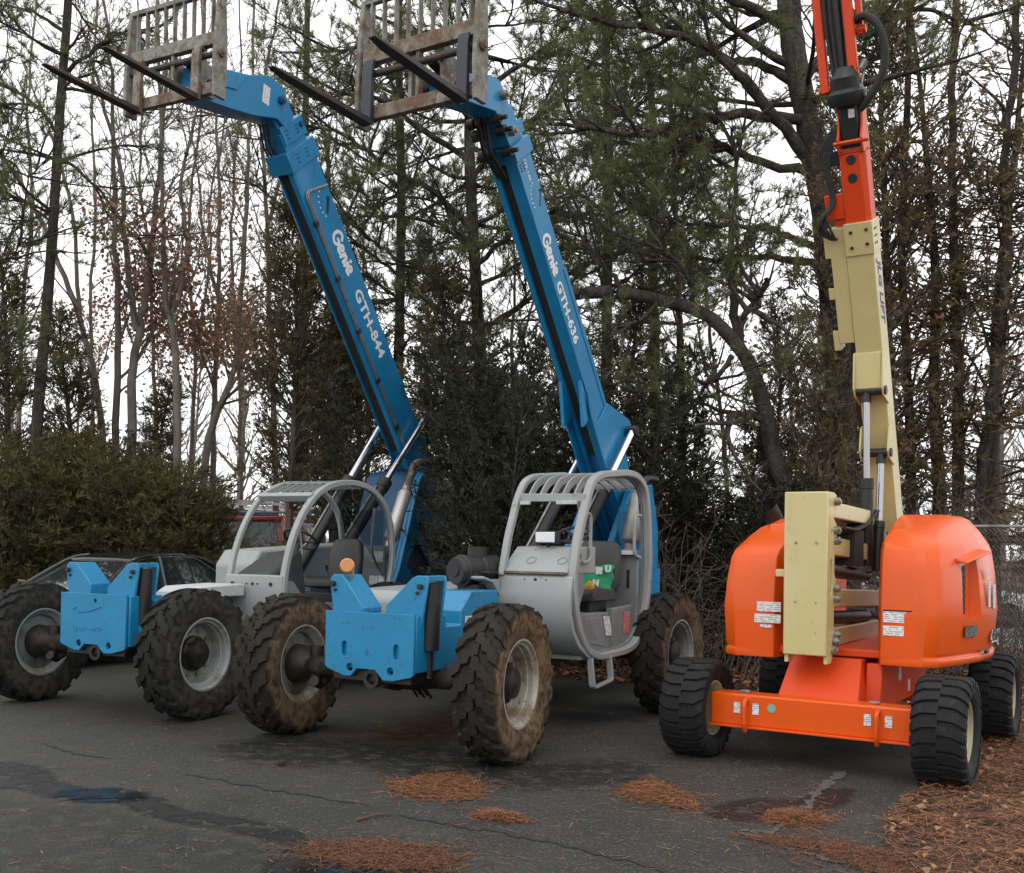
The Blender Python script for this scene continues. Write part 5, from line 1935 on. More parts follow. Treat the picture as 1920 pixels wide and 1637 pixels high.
mb = MB()
mb.ext([(-wj, 0), (wj, 0), (wj, dj), (-wj, dj)], P0, UX, nJ, eJ, -.1, LJ)
jb = mb.build('main_boom', CREAM, J, .008)
mb = MB()      # end plate with bolts at the top of the cream boom
mb.ext([(-wj - .004, -.012), (wj + .006, -.012), (wj + .006, dj + .008), (-wj - .004, dj + .008)], P0, UX, nJ, eJ, LJ - .26, LJ + .015)
mb.build('boom_end_plate', CREAM, jb, .005)
hb = MB()
for (a, b) in ((-.06, LJ - .06), (.07, LJ - .05), (-.06, LJ - .19), (.07, LJ - .17)):
    p = jp(b, -.012, a)
    hb.cyl(p, p - nJ * .01, .014, n=10)
for a in (.06, .12):
    for b in (.06, .12, .18):
        p = jp(LJ - b, a, wj + .006)
        hb.cyl(p, p + UX * .006, .009, n=8)
hb.build('plate_bolts', GREASE, jb, kind='stuff')
mb = MB()      # cable track box on the far side
mb.ext([(-wj - .14, .02), (-wj - .004, .02), (-wj - .004, .16), (-wj - .14, .16)], P0, UX, nJ, eJ, LJ - 1.02, LJ - .01)
tr = mb.build('cable_track', CREAM, jb, .006)
mb = MB()
for k in range(9):
    s_ = LJ - .28 - .075 * k
    mb.ext([(-wj - .175, .03), (-wj - .14, .03), (-wj - .14, .15), (-wj - .175, .15)], P0, UX, nJ, eJ, s_ - .03, s_ + .02)
mb.build('track_links', BLACK, tr, .003)
mb = MB()
for s0_, s1_ in ((LJ - .26, LJ - .02), (LJ - .62, LJ - .52), (LJ - 1.08, LJ - .9)):
    mb.ext([(-wj - .19, .025), (-wj - .13, .025), (-wj - .13, .17), (-wj - .19, .17)], P0, UX, nJ, eJ, s0_, s1_)
mb.build('track_brackets', CREAM, tr, .004)
mb = MB()
mb.ext([(-wj - .05, .03), (-wj - .003, .03), (-wj - .003, .12), (-wj - .05, .12)], P0, UX, nJ, eJ, LJ - 1.75, LJ - 1.02)
mb.build('track_carrier', BLACK, tr)
text('jlg_lettering', 'JLG LIFT', .155, jp(LJ - .33, .085, wj + .0015), -eJ, nJ, M('navy_ink', (.02, .03, .09), .5), jb, bold=.006, sx=.98, shear=.35, depth=.002)
text('jlg_lettering_outline', 'JLG LIFT', .155, jp(LJ - .33, .083, wj + .0005), -eJ, nJ, WHITE, jb, bold=.013, sx=.98, shear=.35, depth=.001)
# cylinder anchor box on the underside, with lift and slave cylinders
for (s_, hh, wd_, nm) in ((1.36, .27, .125, 'anchor_box'), (.78, .16, .125, 'lower_anchor')):
    mb = MB()
    if nm == 'anchor_box':
        mb.ext([(s_ - .05, -.12), (s_ + .27, -.02), (s_ + .27, .0), (s_ - .05, .0)], P0, eJ, nJ, UX, -wd_, wd_ - .02)
    for x in (-wd_ - .008, wd_ - .012):
        mb.ext([(s_ - .10, -.13), (s_ - .02, -.155), (s_ + hh, -.03), (s_ + hh, .10), (s_ - .12, .10), (s_ - .22, .02)], P0, eJ, nJ, UX, x, x + .016)
    ab = mb.build(nm, CREAM, jb, .004)
    mb = MB()
    p = jp(s_ - .06, -.09)
    mb.cyl(p - UX * (wd_ + .02), p + UX * (wd_ + .02), .04, n=16)
    mb.build('anchor_pin', BLACK, ab, .003)
for (a, b, f_, u_, rb) in ((jp(1.30, -.09), Vector((.0, 1.55, 1.55)), .50, -.01, .058), (jp(.72, -.09), Vector((.07, 1.65, 1.5)), .42, .07, .05)):
    a = Vector((u_, a.y, a.z))
    d = a - b
    mb = MB()
    mb.cyl(b, b + d * f_, rb, n=18)
    mb.cyl(b + d * (f_ - .06), b + d * f_, rb * 1.12, n=18)
    cy = mb.build('lift_cylinder', BLACK, J, .003)
    mb = MB()
    mb.cyl(b + d * f_, a - d.normalized() * .08, .030, n=16)
    mb.build('rod', ROD, cy)
    mb = MB()
    mb.cyl(a - d.normalized() * .1, a, .042, .036, n=14)
    mb.build('rod_end', BLACK, cy)
mb = MB()
for q in (.32, .58, .95):
    p = jp(q, .08, -wj)
    mb.cyl(p, p - UX * .05, .012, n=8)
mb.tube([jp(.1, .05, -wj - .03), jp(1.0, .05, -wj - .03), jp(LJ - 1.1, .06, -wj - .03)], .018, 8)
mb.build('hose_clips', RUBBER, jb)
# ---- orange fly boom above
wf, df0, df1 = .105, .02, .235
mb = MB()
mb.ext([(-wf, df0), (wf * .62, df0), (wf, df0 + .05), (wf, df1), (-wf, df1)], P0, UX, nJ, eJ, LJ - .1, LJ + .58)
fb = mb.build('fly_boom', ORANGER, J, .008)
mb = MB()
mb.ext([(-wf, df0), (wf * .8, df0), (wf * 1.0, df0 + .03), (wf * 1.0, df1 - .02), (-wf, df1 - .02)], P0, UX, nJ, eJ, LJ + .58, LJ + .61)
for x, w0 in ((-wf, .02), (wf - .02, .02)):
    mb.ext([(LJ + .58, .0), (LJ + .70, -.03), (LJ + .80, .05), (LJ + 1.04, .10), (LJ + 1.04, .20), (LJ + .58, .235)], P0, eJ, nJ, UX, x, x + w0)
mb.build('boom_nose', ORANGER, fb, .006)
mb = MB()
mb.ext([(-wf - .03, -.035), (wf + .05, -.035), (wf + .05, -.0), (-wf - .03, -.0)], P0 + eJ * (LJ + .68), UX, eJ * .5 + nJ * .5, eJ * .5 - nJ * .5, -.02, .03)
mb.build('nose_flange', ORANGE, fb, .008)
hb = MB()
for s_ in (LJ + .53, LJ + .38):
    p = jp(s_, df0, -.01)
    hb.cyl(p - nJ * .003, p + nJ * .02, .04, n=20)
hb.build('access_holes', DARKINK, fb)
mb = MB()
mb.ext([(LJ + .06, .03), (LJ + .27, .03), (LJ + .27, .06), (LJ + .06, .06)], P0, eJ, nJ, UX, -wf - .16, -wf)
mb.ext([(LJ + .0, .05), (LJ + .1, .05), (LJ + .1, .14), (LJ + .0, .14)], P0, eJ, nJ, UX, -wf - .1, -wf)
tb = mb.build('hose_guide', ORANGER, fb, .006)
mb = MB()
mb.ext([(LJ + .50, .04), (LJ + .62, .04), (LJ + .62, .10), (LJ + .50, .10)], P0, eJ, nJ, UX, -wf - .14, -wf)
mb.build('valve_block', BLACK, fb, .006)
rnd = random.Random(3)
for k in range(7):
    mb = MB()
    a = jp(LJ + .78, .08, -.09 - .012 * k)
    pts = [a, jp(LJ + .62, .05, -wf - .07 - .02 * k), jp(LJ + .45, .03, -wf - .10 - .014 * (k % 4)), jp(LJ + .2, .02, -wf - .06 - .015 * (k % 3)),
           jp(LJ + .10, -.05 - .03 * (k % 3), -wf - .14 - .02 * (k % 4)), jp(LJ - .02, -.07, -wf - .22 + .03 * (k % 5)), jp(LJ - .10, -.04, -wf - .10 + .02 * (k % 3))]
    P = [Vector(p) for p in pts]
    mb.tube(roundpath([tuple(p) for p in P], .12, 4), .011, 6)
    mb.build('boom_hose', RUBBER, fb)
# rotator and upper jib
mb = MB()
mb.ext([(-.075, .03), (.07, .03), (.07, .19), (-.075, .19)], P0, UX, nJ, eJ, LJ + .62, LJ + 1.0)
rt = mb.build('jib_rotator', BLACK, J, .01)
mb = MB()
c0 = jp(LJ + .96, .11, -.02)
mb.lathe([(0, .14), (.05, .16), (.10, .16), (.13, .12), (.22, .12), (.26, .09), (.3, .07)], c0, eJ, 24)
mb.build('rotator_motor', BLACK, rt)
sticker(rt, jp(LJ + .86, .028, -.0), UX, eJ, .05, .07)
jj = Vector((-.06, -.20, 1.0)).normalized()
JB = jp(LJ + 1.10, .10, -.03)


def jq(s, u, n_=0.):
    return JB + jj * s + UX * u + Vector((0, 1, 0)) * n_


for (u_, s0_, w_) in ((-.155, -.02, .075), (.085, .03, .08)):
    mb = MB()
    mb.bar([jq(s0_, u_), jq(2.6, u_)], w_, .06, (1, 0, 0))
    ja = mb.build('jib_arm', ORANGER, J, .008)
    mb = MB()
    mb.cyl(jq(s0_ + .03, u_ - .05), jq(s0_ + .03, u_ + .05), .03, n=12)
    mb.build('arm_pin', ORANGER, ja, .004)
mb = MB()
mb.bar([jq(.42, .155, .08), jq(2.6, .155, .08)], .05, .05, (1, 0, 0))
ja = mb.build('jib_arm', ORANGER, J, .008)
mb = MB()
mb.cyl(jq(.46, .11, .08), jq(.46, .20, .08), .035, n=12)
mb.build('arm_pin', ORANGER, ja, .004)
mb = MB()
mb.bar([jq(.45, -.10, .08), jq(2.6, -.10, .08)], .05, .05, (1, 0, 0))
mb.build('jib_arm', ORANGER, J, .006)
mb = MB()
mb.cyl(jq(.05, -.03, .05), jq(1.30, -.03, .05), .07, n=18)
mb.box(*[x for p in zip(jq(1.0, -.10, -.02), jq(1.22, .03, .1)) for x in (min(p), max(p))])
mb.cyl(jq(1.3, -.03, .05), jq(2.6, -.03, .05), .05, n=18)
jc = mb.build('jib_cylinder', BLACK, J)
mb = MB()
mb.cyl(jq(.85, -.07, -.04), jq(.98, -.07, -.04), .014, n=8)
mb.cyl(jq(.85, .0, -.04), jq(.98, .0, -.04), .014, n=8)
mb.build('hose_fittings', CHROME, jc)
mb = MB()
for k in range(3):
    mb.tube([jq(-.05, -.06 + .03 * k, -.04), jq(.5, -.09 + .045 * k, -.07), jq(1.2, -.08 + .04 * k, -.05), jq(2.6, -.08 + .04 * k, -.05)], .013, 6)
mb.build('jib_hoses', RUBBER, jc)
mb = MB()      # big corrugated loop of hose on the near side
cen = jq(.42, .13)
P = [jq(.52, .12, .04), jq(.54, .20, .02), jq(.48, .28, 0), jq(.37, .335, 0), jq(.22, .35, 0), jq(.08, .325, 0), jq(-.04, .26, 0), jq(-.13, .18, .0), jq(-.19, .10, .02)]
pp = roundpath([tuple(p) for p in P], .1, 4)
mb.tube(pp, [.030 + .004 * (i % 2) for i in range(len(pp))], 10)
lp_ = mb.build('hose_loop', RUBBER, J)
mb = MB()
mb.tube([jq(-.1, .1, 0), jq(.1, .16, .02), jq(.2, .18, .02)], .012, 6)
mb.cyl(jq(.12, .15, 0), jq(.18, .19, 0), .03, n=10)
mb.cyl(jq(-.08, .12, 0), jq(.0, .13, 0), .022, n=10)
mb.build('hose_clamp', STEEL, lp_)
# =================================================================== trees
BARKD = M('dark_pine_bark', (.062, .053, .047), .95, layers=[(8, .42, .62, (.024, .02, .018), None, (1, 1, .25)), (20, .55, .7, (.085, .073, .064), None, (1, 1, .3))], bump=(16, .9, .04))
BARKG = M('grey_bark', (.20, .168, .142), .95, layers=[(9, .42, .62, (.125, .102, .086), None, (1, 1, .25)), (26, .55, .7, (.17, .15, .13), None)], bump=(22, .6, .02))
BARKB = M('brown_cedar_bark', (.13, .098, .075), .95, layers=[(9, .42, .62, (.035, .027, .022), None, (1, 1, .15)), (24, .55, .7, (.12, .09, .07), None, (1, 1, .2))], bump=(20, .8, .03))
TWIG = M('bare_twigs', (.11, .083, .066), .95, layers=[(2, .4, .65, (.16, .12, .095), None)])


def leafmat(name, a, b, c, scale=1.6, tr=.42):
    """leaf surface with clump-sized colour change and some light let through"""
    m = bpy.data.materials.new(name)
    m.use_nodes = True
    N, L = m.node_tree.nodes, m.node_tree.links
    bs = N['Principled BSDF']
    bs.inputs['Roughness'].default_value = .62
    bs.inputs['Specular IOR Level'].default_value = .25
    tc = N.new('ShaderNodeTexCoord')
    oi = N.new('ShaderNodeObjectInfo')
    ad = N.new('ShaderNodeVectorMath'); ad.operation = 'ADD'
    L.new(tc.outputs['Object'], ad.inputs[0]); L.new(oi.outputs['Location'], ad.inputs[1])
    cur = None
    for i, (sc_, lo, hi, col) in enumerate(((scale, .36, .62, b), (scale * 5, .45, .68, c))):
        nz = N.new('ShaderNodeTexNoise'); nz.inputs['Scale'].default_value = sc_; nz.inputs['Detail'].default_value = 4
        L.new(ad.outputs[0], nz.inputs['Vector'])
        mr = N.new('ShaderNodeMapRange'); mr.inputs['From Min'].default_value = lo; mr.inputs['From Max'].default_value = hi
        L.new(nz.outputs['Fac'], mr.inputs['Value'])
        mx = N.new('ShaderNodeMix'); mx.data_type = 'RGBA'
        L.new(mr.outputs[0], mx.inputs['Factor'])
        if cur is None:
            mx.inputs['A'].default_value = (*a, 1)
        else:
            L.new(cur, mx.inputs['A'])
        mx.inputs['B'].default_value = (*col, 1)
        cur = mx.outputs['Result']
    L.new(cur, bs.inputs['Base Color'])
    tb = N.new('ShaderNodeBsdfTranslucent')
    L.new(cur, tb.inputs['Color'])
    ms = N.new('ShaderNodeMixShader'); ms.inputs[0].default_value = tr
    L.new(bs.outputs[0], ms.inputs[1]); L.new(tb.outputs[0], ms.inputs[2])
    L.new(ms.outputs[0], N['Material Output'].inputs['Surface'])
    MATS[name] = m
    per_piece(m, .62, 1.38)
    return m


PINE_L = leafmat('pine_needles_green', (.130, .150, .066), (.190, .205, .085), (.095, .108, .056), 1.3)
PINE_Y = leafmat('pitch_pine_needles', (.17, .20, .075), (.22, .235, .09), (.11, .135, .055), 1.3)
JUNI_L = leafmat('juniper_green', (.115, .112, .048), (.175, .135, .052), (.075, .076, .038), 1.9)
CEDAR_L = leafmat('cedar_olive_brown', (.130, .112, .058), (.180, .132, .062), (.085, .082, .046), 1.4)
CEDAR_B = leafmat('cedar_winter_brown', (.195, .150, .088), (.25, .18, .098), (.13, .108, .068), 1.4, .5)
YEW_L = leafmat('yew_dark_green', (.036, .042, .025), (.062, .060, .032), (.026, .031, .019), 1.8, .25)
OAK_L = leafmat('dead_oak_leaves', (.30, .175, .105), (.36, .225, .14), (.22, .115, .068), 2.0, .45)


def tubes(paths, sides):
    """paths: list of (points (m,3), radii (m,)) -> vertices, quads"""
    VV, FF, off = [], [], 0
    for (P, r), n in zip(paths, sides):
        P = np.asarray(P, float)
        r = np.asarray(r, float)
        m = len(P)
        T = np.gradient(P, axis=0)
        T = unit(T)
        ref = np.array([.31, .17, .93]) if abs(T[0] @ np.array([.31, .17, .93])) < .9 else np.array([1., 0, 0])
        Nn = unit(np.cross(T, ref))
        B = np.cross(T, Nn)
        a = np.arange(n) * 2 * PI / n
        ring = P[:, None, :] + r[:, None, None] * (Nn[:, None, :] * np.cos(a)[None, :, None] + B[:, None, :] * np.sin(a)[None, :, None])
        VV.append(ring.reshape(-1, 3))
        i = np.arange(m - 1)[:, None] * n
        k = np.arange(n)[None, :]
        k2 = (k + 1) % n
        F = np.stack([i + k, i + k2, i + n + k2, i + n + k], -1).reshape(-1, 4) + off
        FF.append(F)
        off += m * n
    return np.concatenate(VV), np.concatenate(FF)


def grow(rng, p, d, L, r0, r1, n, wig, grav=0., up=0.):
    """a wandering branch path"""
    P = [np.array(p, float)]
    d = unit(np.array(d, float))
    for i in range(n):
        d = unit(d + rng.normal(0, wig, 3) + np.array([0, 0, up - grav]) / n)
        P.append(P[-1] + d * L / n)
    return np.array(P), np.linspace(r0, r1, n + 1)


def spline(pts, k=5):
    P = [np.array(p, float) for p in pts]
    out = []
    for i in range(len(P) - 1):
        p0, p1, p2, p3 = P[max(i - 1, 0)], P[i], P[i + 1], P[min(i + 2, len(P) - 1)]
        for q in range(k):
            t = q / k
            out.append(.5 * (2 * p1 + (p2 - p0) * t + (2 * p0 - 5 * p1 + 4 * p2 - p3) * t * t + (3 * p1 - p0 - 3 * p2 + p3) * t ** 3))
    out.append(P[-1])
    return np.array(out)


def sample(P, t):
    x = t * (len(P) - 1)
    i = min(int(x), len(P) - 2)
    f = x - i
    return P[i] * (1 - f) + P[i + 1] * f, unit(P[i + 1] - P[i])


def side_dir(rng, d, ang, flat=.0):
    """a direction at angle ang from d; flat squeezes it towards horizontal"""
    q = rng.normal(size=3)
    q = q - d * (q @ d)
    q[2] *= (1 - flat)
    q = unit(q)
    return unit(d * math.cos(ang) + q * math.sin(ang))


def blades(A, D, rng, per, l0, l1, w, spread, along):
    """slender triangles fanning round each anchor's axis"""
    n = len(A)
    A = np.repeat(A, per, 0)
    D = np.repeat(D, per, 0)
    m = n * per
    q = rng.normal(size=(m, 3))
    q = unit(q - D * np.sum(q * D, 1, keepdims=True))
    th = rng.uniform(spread * .35, spread, m)[:, None]
    d = unit(D * np.cos(th) + q * np.sin(th))
    L = rng.uniform(l0, l1, m)[:, None]
    base = A + D * (rng.random(m)[:, None] * along)
    s = unit(np.cross(d, rng.normal(size=(m, 3)))) * w * .5
    V = np.concatenate([base - s, base + s, base + d * L], 1).reshape(-1, 3)
    return V, np.arange(3 * m).reshape(m, 3)


def sprays(A, D, rng, per, l0, l1, w, spread, along):
    """flattened scale-leaf sprays: kite shapes in a common plane per anchor"""
    n = len(A)
    pl = rng.normal(size=(n, 3))
    pl = unit(pl - D * np.sum(pl * D, 1, keepdims=True))
    A = np.repeat(A, per, 0); D = np.repeat(D, per, 0); pl = np.repeat(pl, per, 0)
    m = n * per
    th = rng.uniform(-spread, spread, m)[:, None]
    d = unit(D * np.cos(th) + pl * np.sin(th) + rng.normal(0, .22, (m, 3)))
    L = rng.uniform(l0, l1, m)[:, None]
    base = A + D * (rng.random(m)[:, None] * along)
    s = unit(np.cross(d, np.cross(D, pl) + rng.normal(0, .5, (m, 3)))) * w * .5
    V = np.concatenate([base, base + d * L * .5 + s, base + d * L, base + d * L * .55 - s], 1).reshape(-1, 3)
    i = np.arange(m)[:, None] * 4
    return V, np.concatenate([i + [[0, 1, 2]], i + [[0, 2, 3]]], 0)


def tree_object(name, paths, sides, bark, crown, leaf, label, cat, group, loc=(0, 0, 0), rz=0., sc=1., crown_name='crown'):
    root = empty(name, loc, rz, label=label, category=cat)
    root.scale = (sc, sc, sc)
    if group:
        root['group'] = group
    V, F = tubes(paths, sides)
    me = arr_mesh('trunk', V, F)
    me.shade_smooth()
    link('trunk', me, bark, root)
    if crown is not None:
        link(crown_name, arr_mesh('crown', *crown), leaf, root)
    return root


def place(proto, label, x, y, rz, s, sz=None, group=None):
    o = copy_tree(proto)
    o.location = (x, y, 0)
    o.rotation_euler = (0, 0, rz)
    o.scale = (s, s, sz or s)
    o['label'] = label
    if group:
        o['group'] = group
    return o


# ---- pines ------------------------------------------------------------------
def pine(name, label, trunk_px, Y, r, limbs_px, seed, whorls=12, z0=4., leaf=None, dens=1., reach=3.2, cat='pine tree', tuft=22, group=None, own_limbs=True, rmin=.35):
    rng = np.random.default_rng(seed)
    T = [np.array(at(px, py, Y)) for px, py in trunk_px]
    T[0][2] = -.1
    TP = spline(T, 6)
    base = TP[0].copy(); base[2] = 0
    top = TP[-1][2]
    paths, sides = [], []
    rr = r * np.clip(1 - (1 - rmin) * (TP[:, 2] / top) ** 1.1, rmin, 1)
    rr[0] *= 1.35
    rr *= 1 + rng.normal(0, .03, len(rr))
    paths.append((TP, rr)); sides.append(12)
    anchors, dirs = [], []

    def foliate(P, rad, order):
        """twigs and tufts along a limb"""
        L = np.sum(np.linalg.norm(np.diff(P, axis=0), axis=1))
        n = max(3, int(L * 5.0 * dens))
        for k in range(n):
            t = rng.uniform(.22, 1.) if order == 0 else rng.uniform(.1, 1)
            p, d = sample(P, min(t, .999))
            l = rng.uniform(.45, 1.15) * (1.15 - .45 * t)
            sd = side_dir(rng, d, rng.uniform(.5, 1.15), .55)
            tp, tr_ = grow(rng, p, sd, l, .011 * (1.3 - t * .5), .004, 5, .16, 0, .35)
            paths.append((tp, tr_)); sides.append(3)
            m = max(2, int(l * 7))
            for j in range(m):
                tt = 1 - .72 * (j / m) * rng.uniform(.6, 1.)
                a, ad = sample(tp, min(tt, .999))
                if j and rng.random() < .55:
                    q = side_dir(rng, ad, rng.uniform(.4, 1.), .3)
                    l2 = rng.uniform(.10, .28)
                    tp2 = np.array([a, a + q * l2 * .5, a + unit(q + [0, 0, .3]) * l2])
                    paths.append((tp2, np.array([.005, .004, .003]))); sides.append(3)
                    a, ad = tp2[-1] - q * .04, unit(q + np.array([0, 0, .35]))
                anchors.append(a); dirs.append(unit(ad + np.array([0, 0, .25])))

    for lp in limbs_px:
        pts, r0, r1, dy = lp
        k = len(pts)
        P = spline([np.array(at(px, py, Y + dy * i / (k - 1))) for i, (px, py) in enumerate(pts)], 5)
        P = P + np.concatenate([np.zeros((1, 3)), rng.normal(0, .02, (len(P) - 1, 3))])
        rad = np.linspace(r0, r1, len(P)) * (1 + rng.normal(0, .05, len(P)))
        paths.append((P, rad)); sides.append(8)
        foliate(P, rad, 0)
        for q in range(max(2, int(k * 1.3))):
            t = rng.uniform(.3, .95)
            p, d = sample(P, t)
            b, br = grow(rng, p, side_dir(rng, d, rng.uniform(.5, 1.), .5), rng.uniform(.8, 1.8), r1 * 1.2 + .008, .008, 7, .13, 0, .3)
            paths.append((b, br)); sides.append(5)
            foliate(b, br, 1)
    if own_limbs:
        for w in range(whorls):
            z = z0 + (top - z0 - .2) * (w + rng.uniform(-.3, .3)) / whorls
            i = int(np.argmin(np.abs(TP[:, 2] - z)))
            for q in range(rng.integers(2, 5)):
                a = rng.uniform(0, 2 * PI)
                f = (z - z0) / (top - z0 + .01)
                L = reach * rng.uniform(.55, 1.05) * (1 - .35 * f)
                b, br = grow(rng, TP[i], (math.cos(a), math.sin(a), rng.uniform(-.1, .35)), L, r * rng.uniform(.2, .34), .010, 9, .10, .0, .25)
                paths.append((b, br)); sides.append(6)
                foliate(b, br, 0)
                for s in range(rng.integers(1, 4)):
                    p, d = sample(b, rng.uniform(.3, .8))
                    c, cr = grow(rng, p, side_dir(rng, d, rng.uniform(.5, .9), .6), L * rng.uniform(.3, .5), .018, .006, 6, .12, 0, .25)
                    paths.append((c, cr)); sides.append(4)
                    foliate(c, cr, 1)
    A, D = np.array(anchors) - base, np.array(dirs)
    crown = blades(A, D, rng, tuft, .11, .19, .0095, 1.1, .10)
    paths = [(P - base, q) for P, q in paths]
    return tree_object(name, paths, sides, BARKD, crown, leaf or PINE_L, label, cat, group, tuple(base))


pine('pine_tree', 'big pine with long dark limbs reaching left, straight trunk behind the boom lift', [(1590, 1090), (1580, 850), (1565, 620), (1545, 400), (1512, 220), (1486, 80), (1476, -60), (1470, -320)], 15.6, .22,
     [([(1545, 345), (1452, 216), (1380, 138), (1330, 92), (1250, 62), (1130, 42), (1050, 18)], .10, .025, -1.2),
      ([(1520, 225), (1410, 215), (1345, 219), (1274, 234), (1205, 254), (1103, 240), (1030, 232)], .085, .022, -1.6),
      ([(1540, 330), (1407, 298), (1356, 277), (1308, 267), (1205, 272), (1120, 262)], .07, .02, -.4),
      ([(1555, 470), (1472, 442), (1440, 427), (1377, 425), (1308, 418), (1230, 430)], .055, .018, -.8),
      ([(1560, 500), (1445, 481), (1342, 486), (1274, 482), (1190, 500)], .06, .018, .5),
      ([(1490, 150), (1420, 120), (1359, 108), (1291, 68), (1220, 30), (1150, -40)], .08, .02, 1.0),
      ([(1500, 160), (1560, 90), (1640, 40), (1740, 20), (1850, 60)], .07, .02, .8),
      ([(1485, 60), (1400, 10), (1300, -30), (1200, -60), (1080, -60), (960, -40)], .08, .02, -1.),
      ([(1310, 90), (1290, 170), (1265, 240)], .03, .012, -.3)], 1, own_limbs=True, whorls=6, z0=8.2, reach=3.0, rmin=.7, dens=.95)
pine('pine_tree', 'crooked pine whose thick trunk forks left, just left of the cream boom', [(1500, 1130), (1482, 960), (1452, 860), (1434, 770), (1410, 695), (1384, 650), (1340, 602), (1300, 580), (1250, 566), (1160, 548), (1085, 550), (1030, 540)], 14.8, .17,
     [([(1388, 652), (1376, 570), (1372, 450), (1380, 330), (1370, 240)], .075, .02, .6), ([(1386, 645), (1394, 600), (1400, 588), (1421, 572), (1428, 545), (1436, 520)], .05, .03, -.3),
      ([(1372, 668), (1345, 708), (1326, 717), (1290, 708), (1262, 698)], .04, .015, -.4), ([(1445, 790), (1400, 778), (1360, 780)], .05, .035, -.2),
      ([(1300, 580), (1290, 520), (1240, 470), (1190, 450)], .05, .015, -.6), ([(1180, 552), (1130, 500), (1090, 440), (1070, 400)], .045, .012, -.3), ([(1240, 566), (1170, 620), (1120, 640)], .03, .01, -.4)], 2, own_limbs=False, rmin=.5, dens=.75)
pine('pine_tree', 'pine with thick needle tufts between the two blue booms', [(905, 1090), (902, 750), (894, 560), (886, 420), (880, 250), (888, 100), (894, -260)], 17.2, .125,
     [([(888, 430), (800, 350), (720, 310), (640, 250), (560, 235)], .06, .015, -1.2), ([(886, 300), (800, 250), (720, 190), (650, 180), (590, 200)], .06, .015, -1.), ([(890, 500), (960, 440), (1040, 400), (1110, 330)], .05, .015, -1.),
      ([(885, 330), (960, 250), (1040, 200), (1120, 170)], .06, .015, -1.), ([(892, 560), (820, 520), (740, 480), (680, 440), (640, 400)], .05, .015, -.6), ([(884, 180), (980, 120), (1060, 100), (1140, 130)], .05, .015, .5),
      ([(895, 620), (980, 570), (1050, 520), (1120, 490)], .05, .015, .4), ([(888, 60), (800, 60), (700, 70), (620, 110)], .05, .015, -.5)], 3, whorls=15, z0=4.2, reach=2.5, rmin=.5, dens=1.0)
pine('pine_tree', 'slim yellowish pine standing far behind the long dark limbs', [(1232, 1080), (1228, 700), (1224, 480), (1228, 300), (1222, 190), (1215, 120)], 21., .14, [([(1226, 420), (1180, 330), (1120, 300)], .05, .015, 0), ([(1226, 380), (1290, 330), (1340, 310)], .05, .015, 0)], 4, whorls=11, z0=6., leaf=PINE_Y, reach=1.9, rmin=.45, dens=.9)
pine('pine_tree', 'tall dark-trunked pine at the left edge, sparse high tufts', [(60, 1080), (66, 850), (86, 600), (101, 400), (113, 200), (128, 0), (138, -260)], 18.5, .105,
     [([(110, 250), (60, 190), (0, 160), (-60, 150)], .035, .012, -.4), ([(118, 140), (180, 90), (240, 60), (300, 70)], .04, .012, -.8), ([(100, 420), (40, 370), (-20, 360)], .03, .012, -.4), ([(122, 60), (60, 20), (-10, 10)], .04, .012, .3),
      ([(108, 300), (160, 330), (230, 420), (270, 450)], .035, .012, .4)], 5, whorls=6, z0=7.4, reach=2.2, rmin=.6, dens=.55)
pine('pine_tree', 'pine mostly beyond the left edge, only its branch ends showing', [(-70, 1080), (-66, 700), (-60, 400), (-50, 100), (-45, -200)], 17.5, .14, [([(-62, 480), (-20, 500), (30, 470), (60, 440)], .03, .01, -.3), ([(-60, 330), (0, 290), (50, 330), (90, 300)], .03, .01, -.3)], 6, whorls=7, z0=4.5, reach=1.7, rmin=.6, dens=.6)
pine('pine_tree', 'background pine seen through the gap left of the GTH-844 boom tip', [(560, 1070), (566, 700), (570, 400), (575, 100), (580, -200)], 24., .13, [([(570, 300), (480, 230), (400, 215), (330, 205)], .05, .012, -2.5), ([(570, 420), (480, 350), (420, 330)], .04, .012, -2.)], 7, whorls=3, z0=7.5, reach=1.6, rmin=.4, dens=.5)


pine('pine_tree', 'pine with drooping tufts close behind the GTH-844 lettering', [(742, 1080), (744, 800), (750, 560), (752, 330), (748, 100), (750, -200)], 19.0, .11, [([(752, 520), (690, 470), (640, 440), (600, 430)], .035, .012, -.6), ([(752, 420), (820, 380), (860, 350)], .035, .012, -.6)], 8, whorls=13, z0=3.6, reach=1.9, rmin=.45, dens=.85)
pine('pine_tree', 'pine filling the view right of the GTH-636 lettering', [(1130, 1080), (1135, 800), (1138, 560), (1142, 330), (1136, 100), (1140, -200)], 19.5, .12, [([(1140, 400), (1080, 360), (1030, 350)], .035, .012, -.6)], 9, whorls=13, z0=4.0, reach=2.1, rmin=.45, dens=.85)


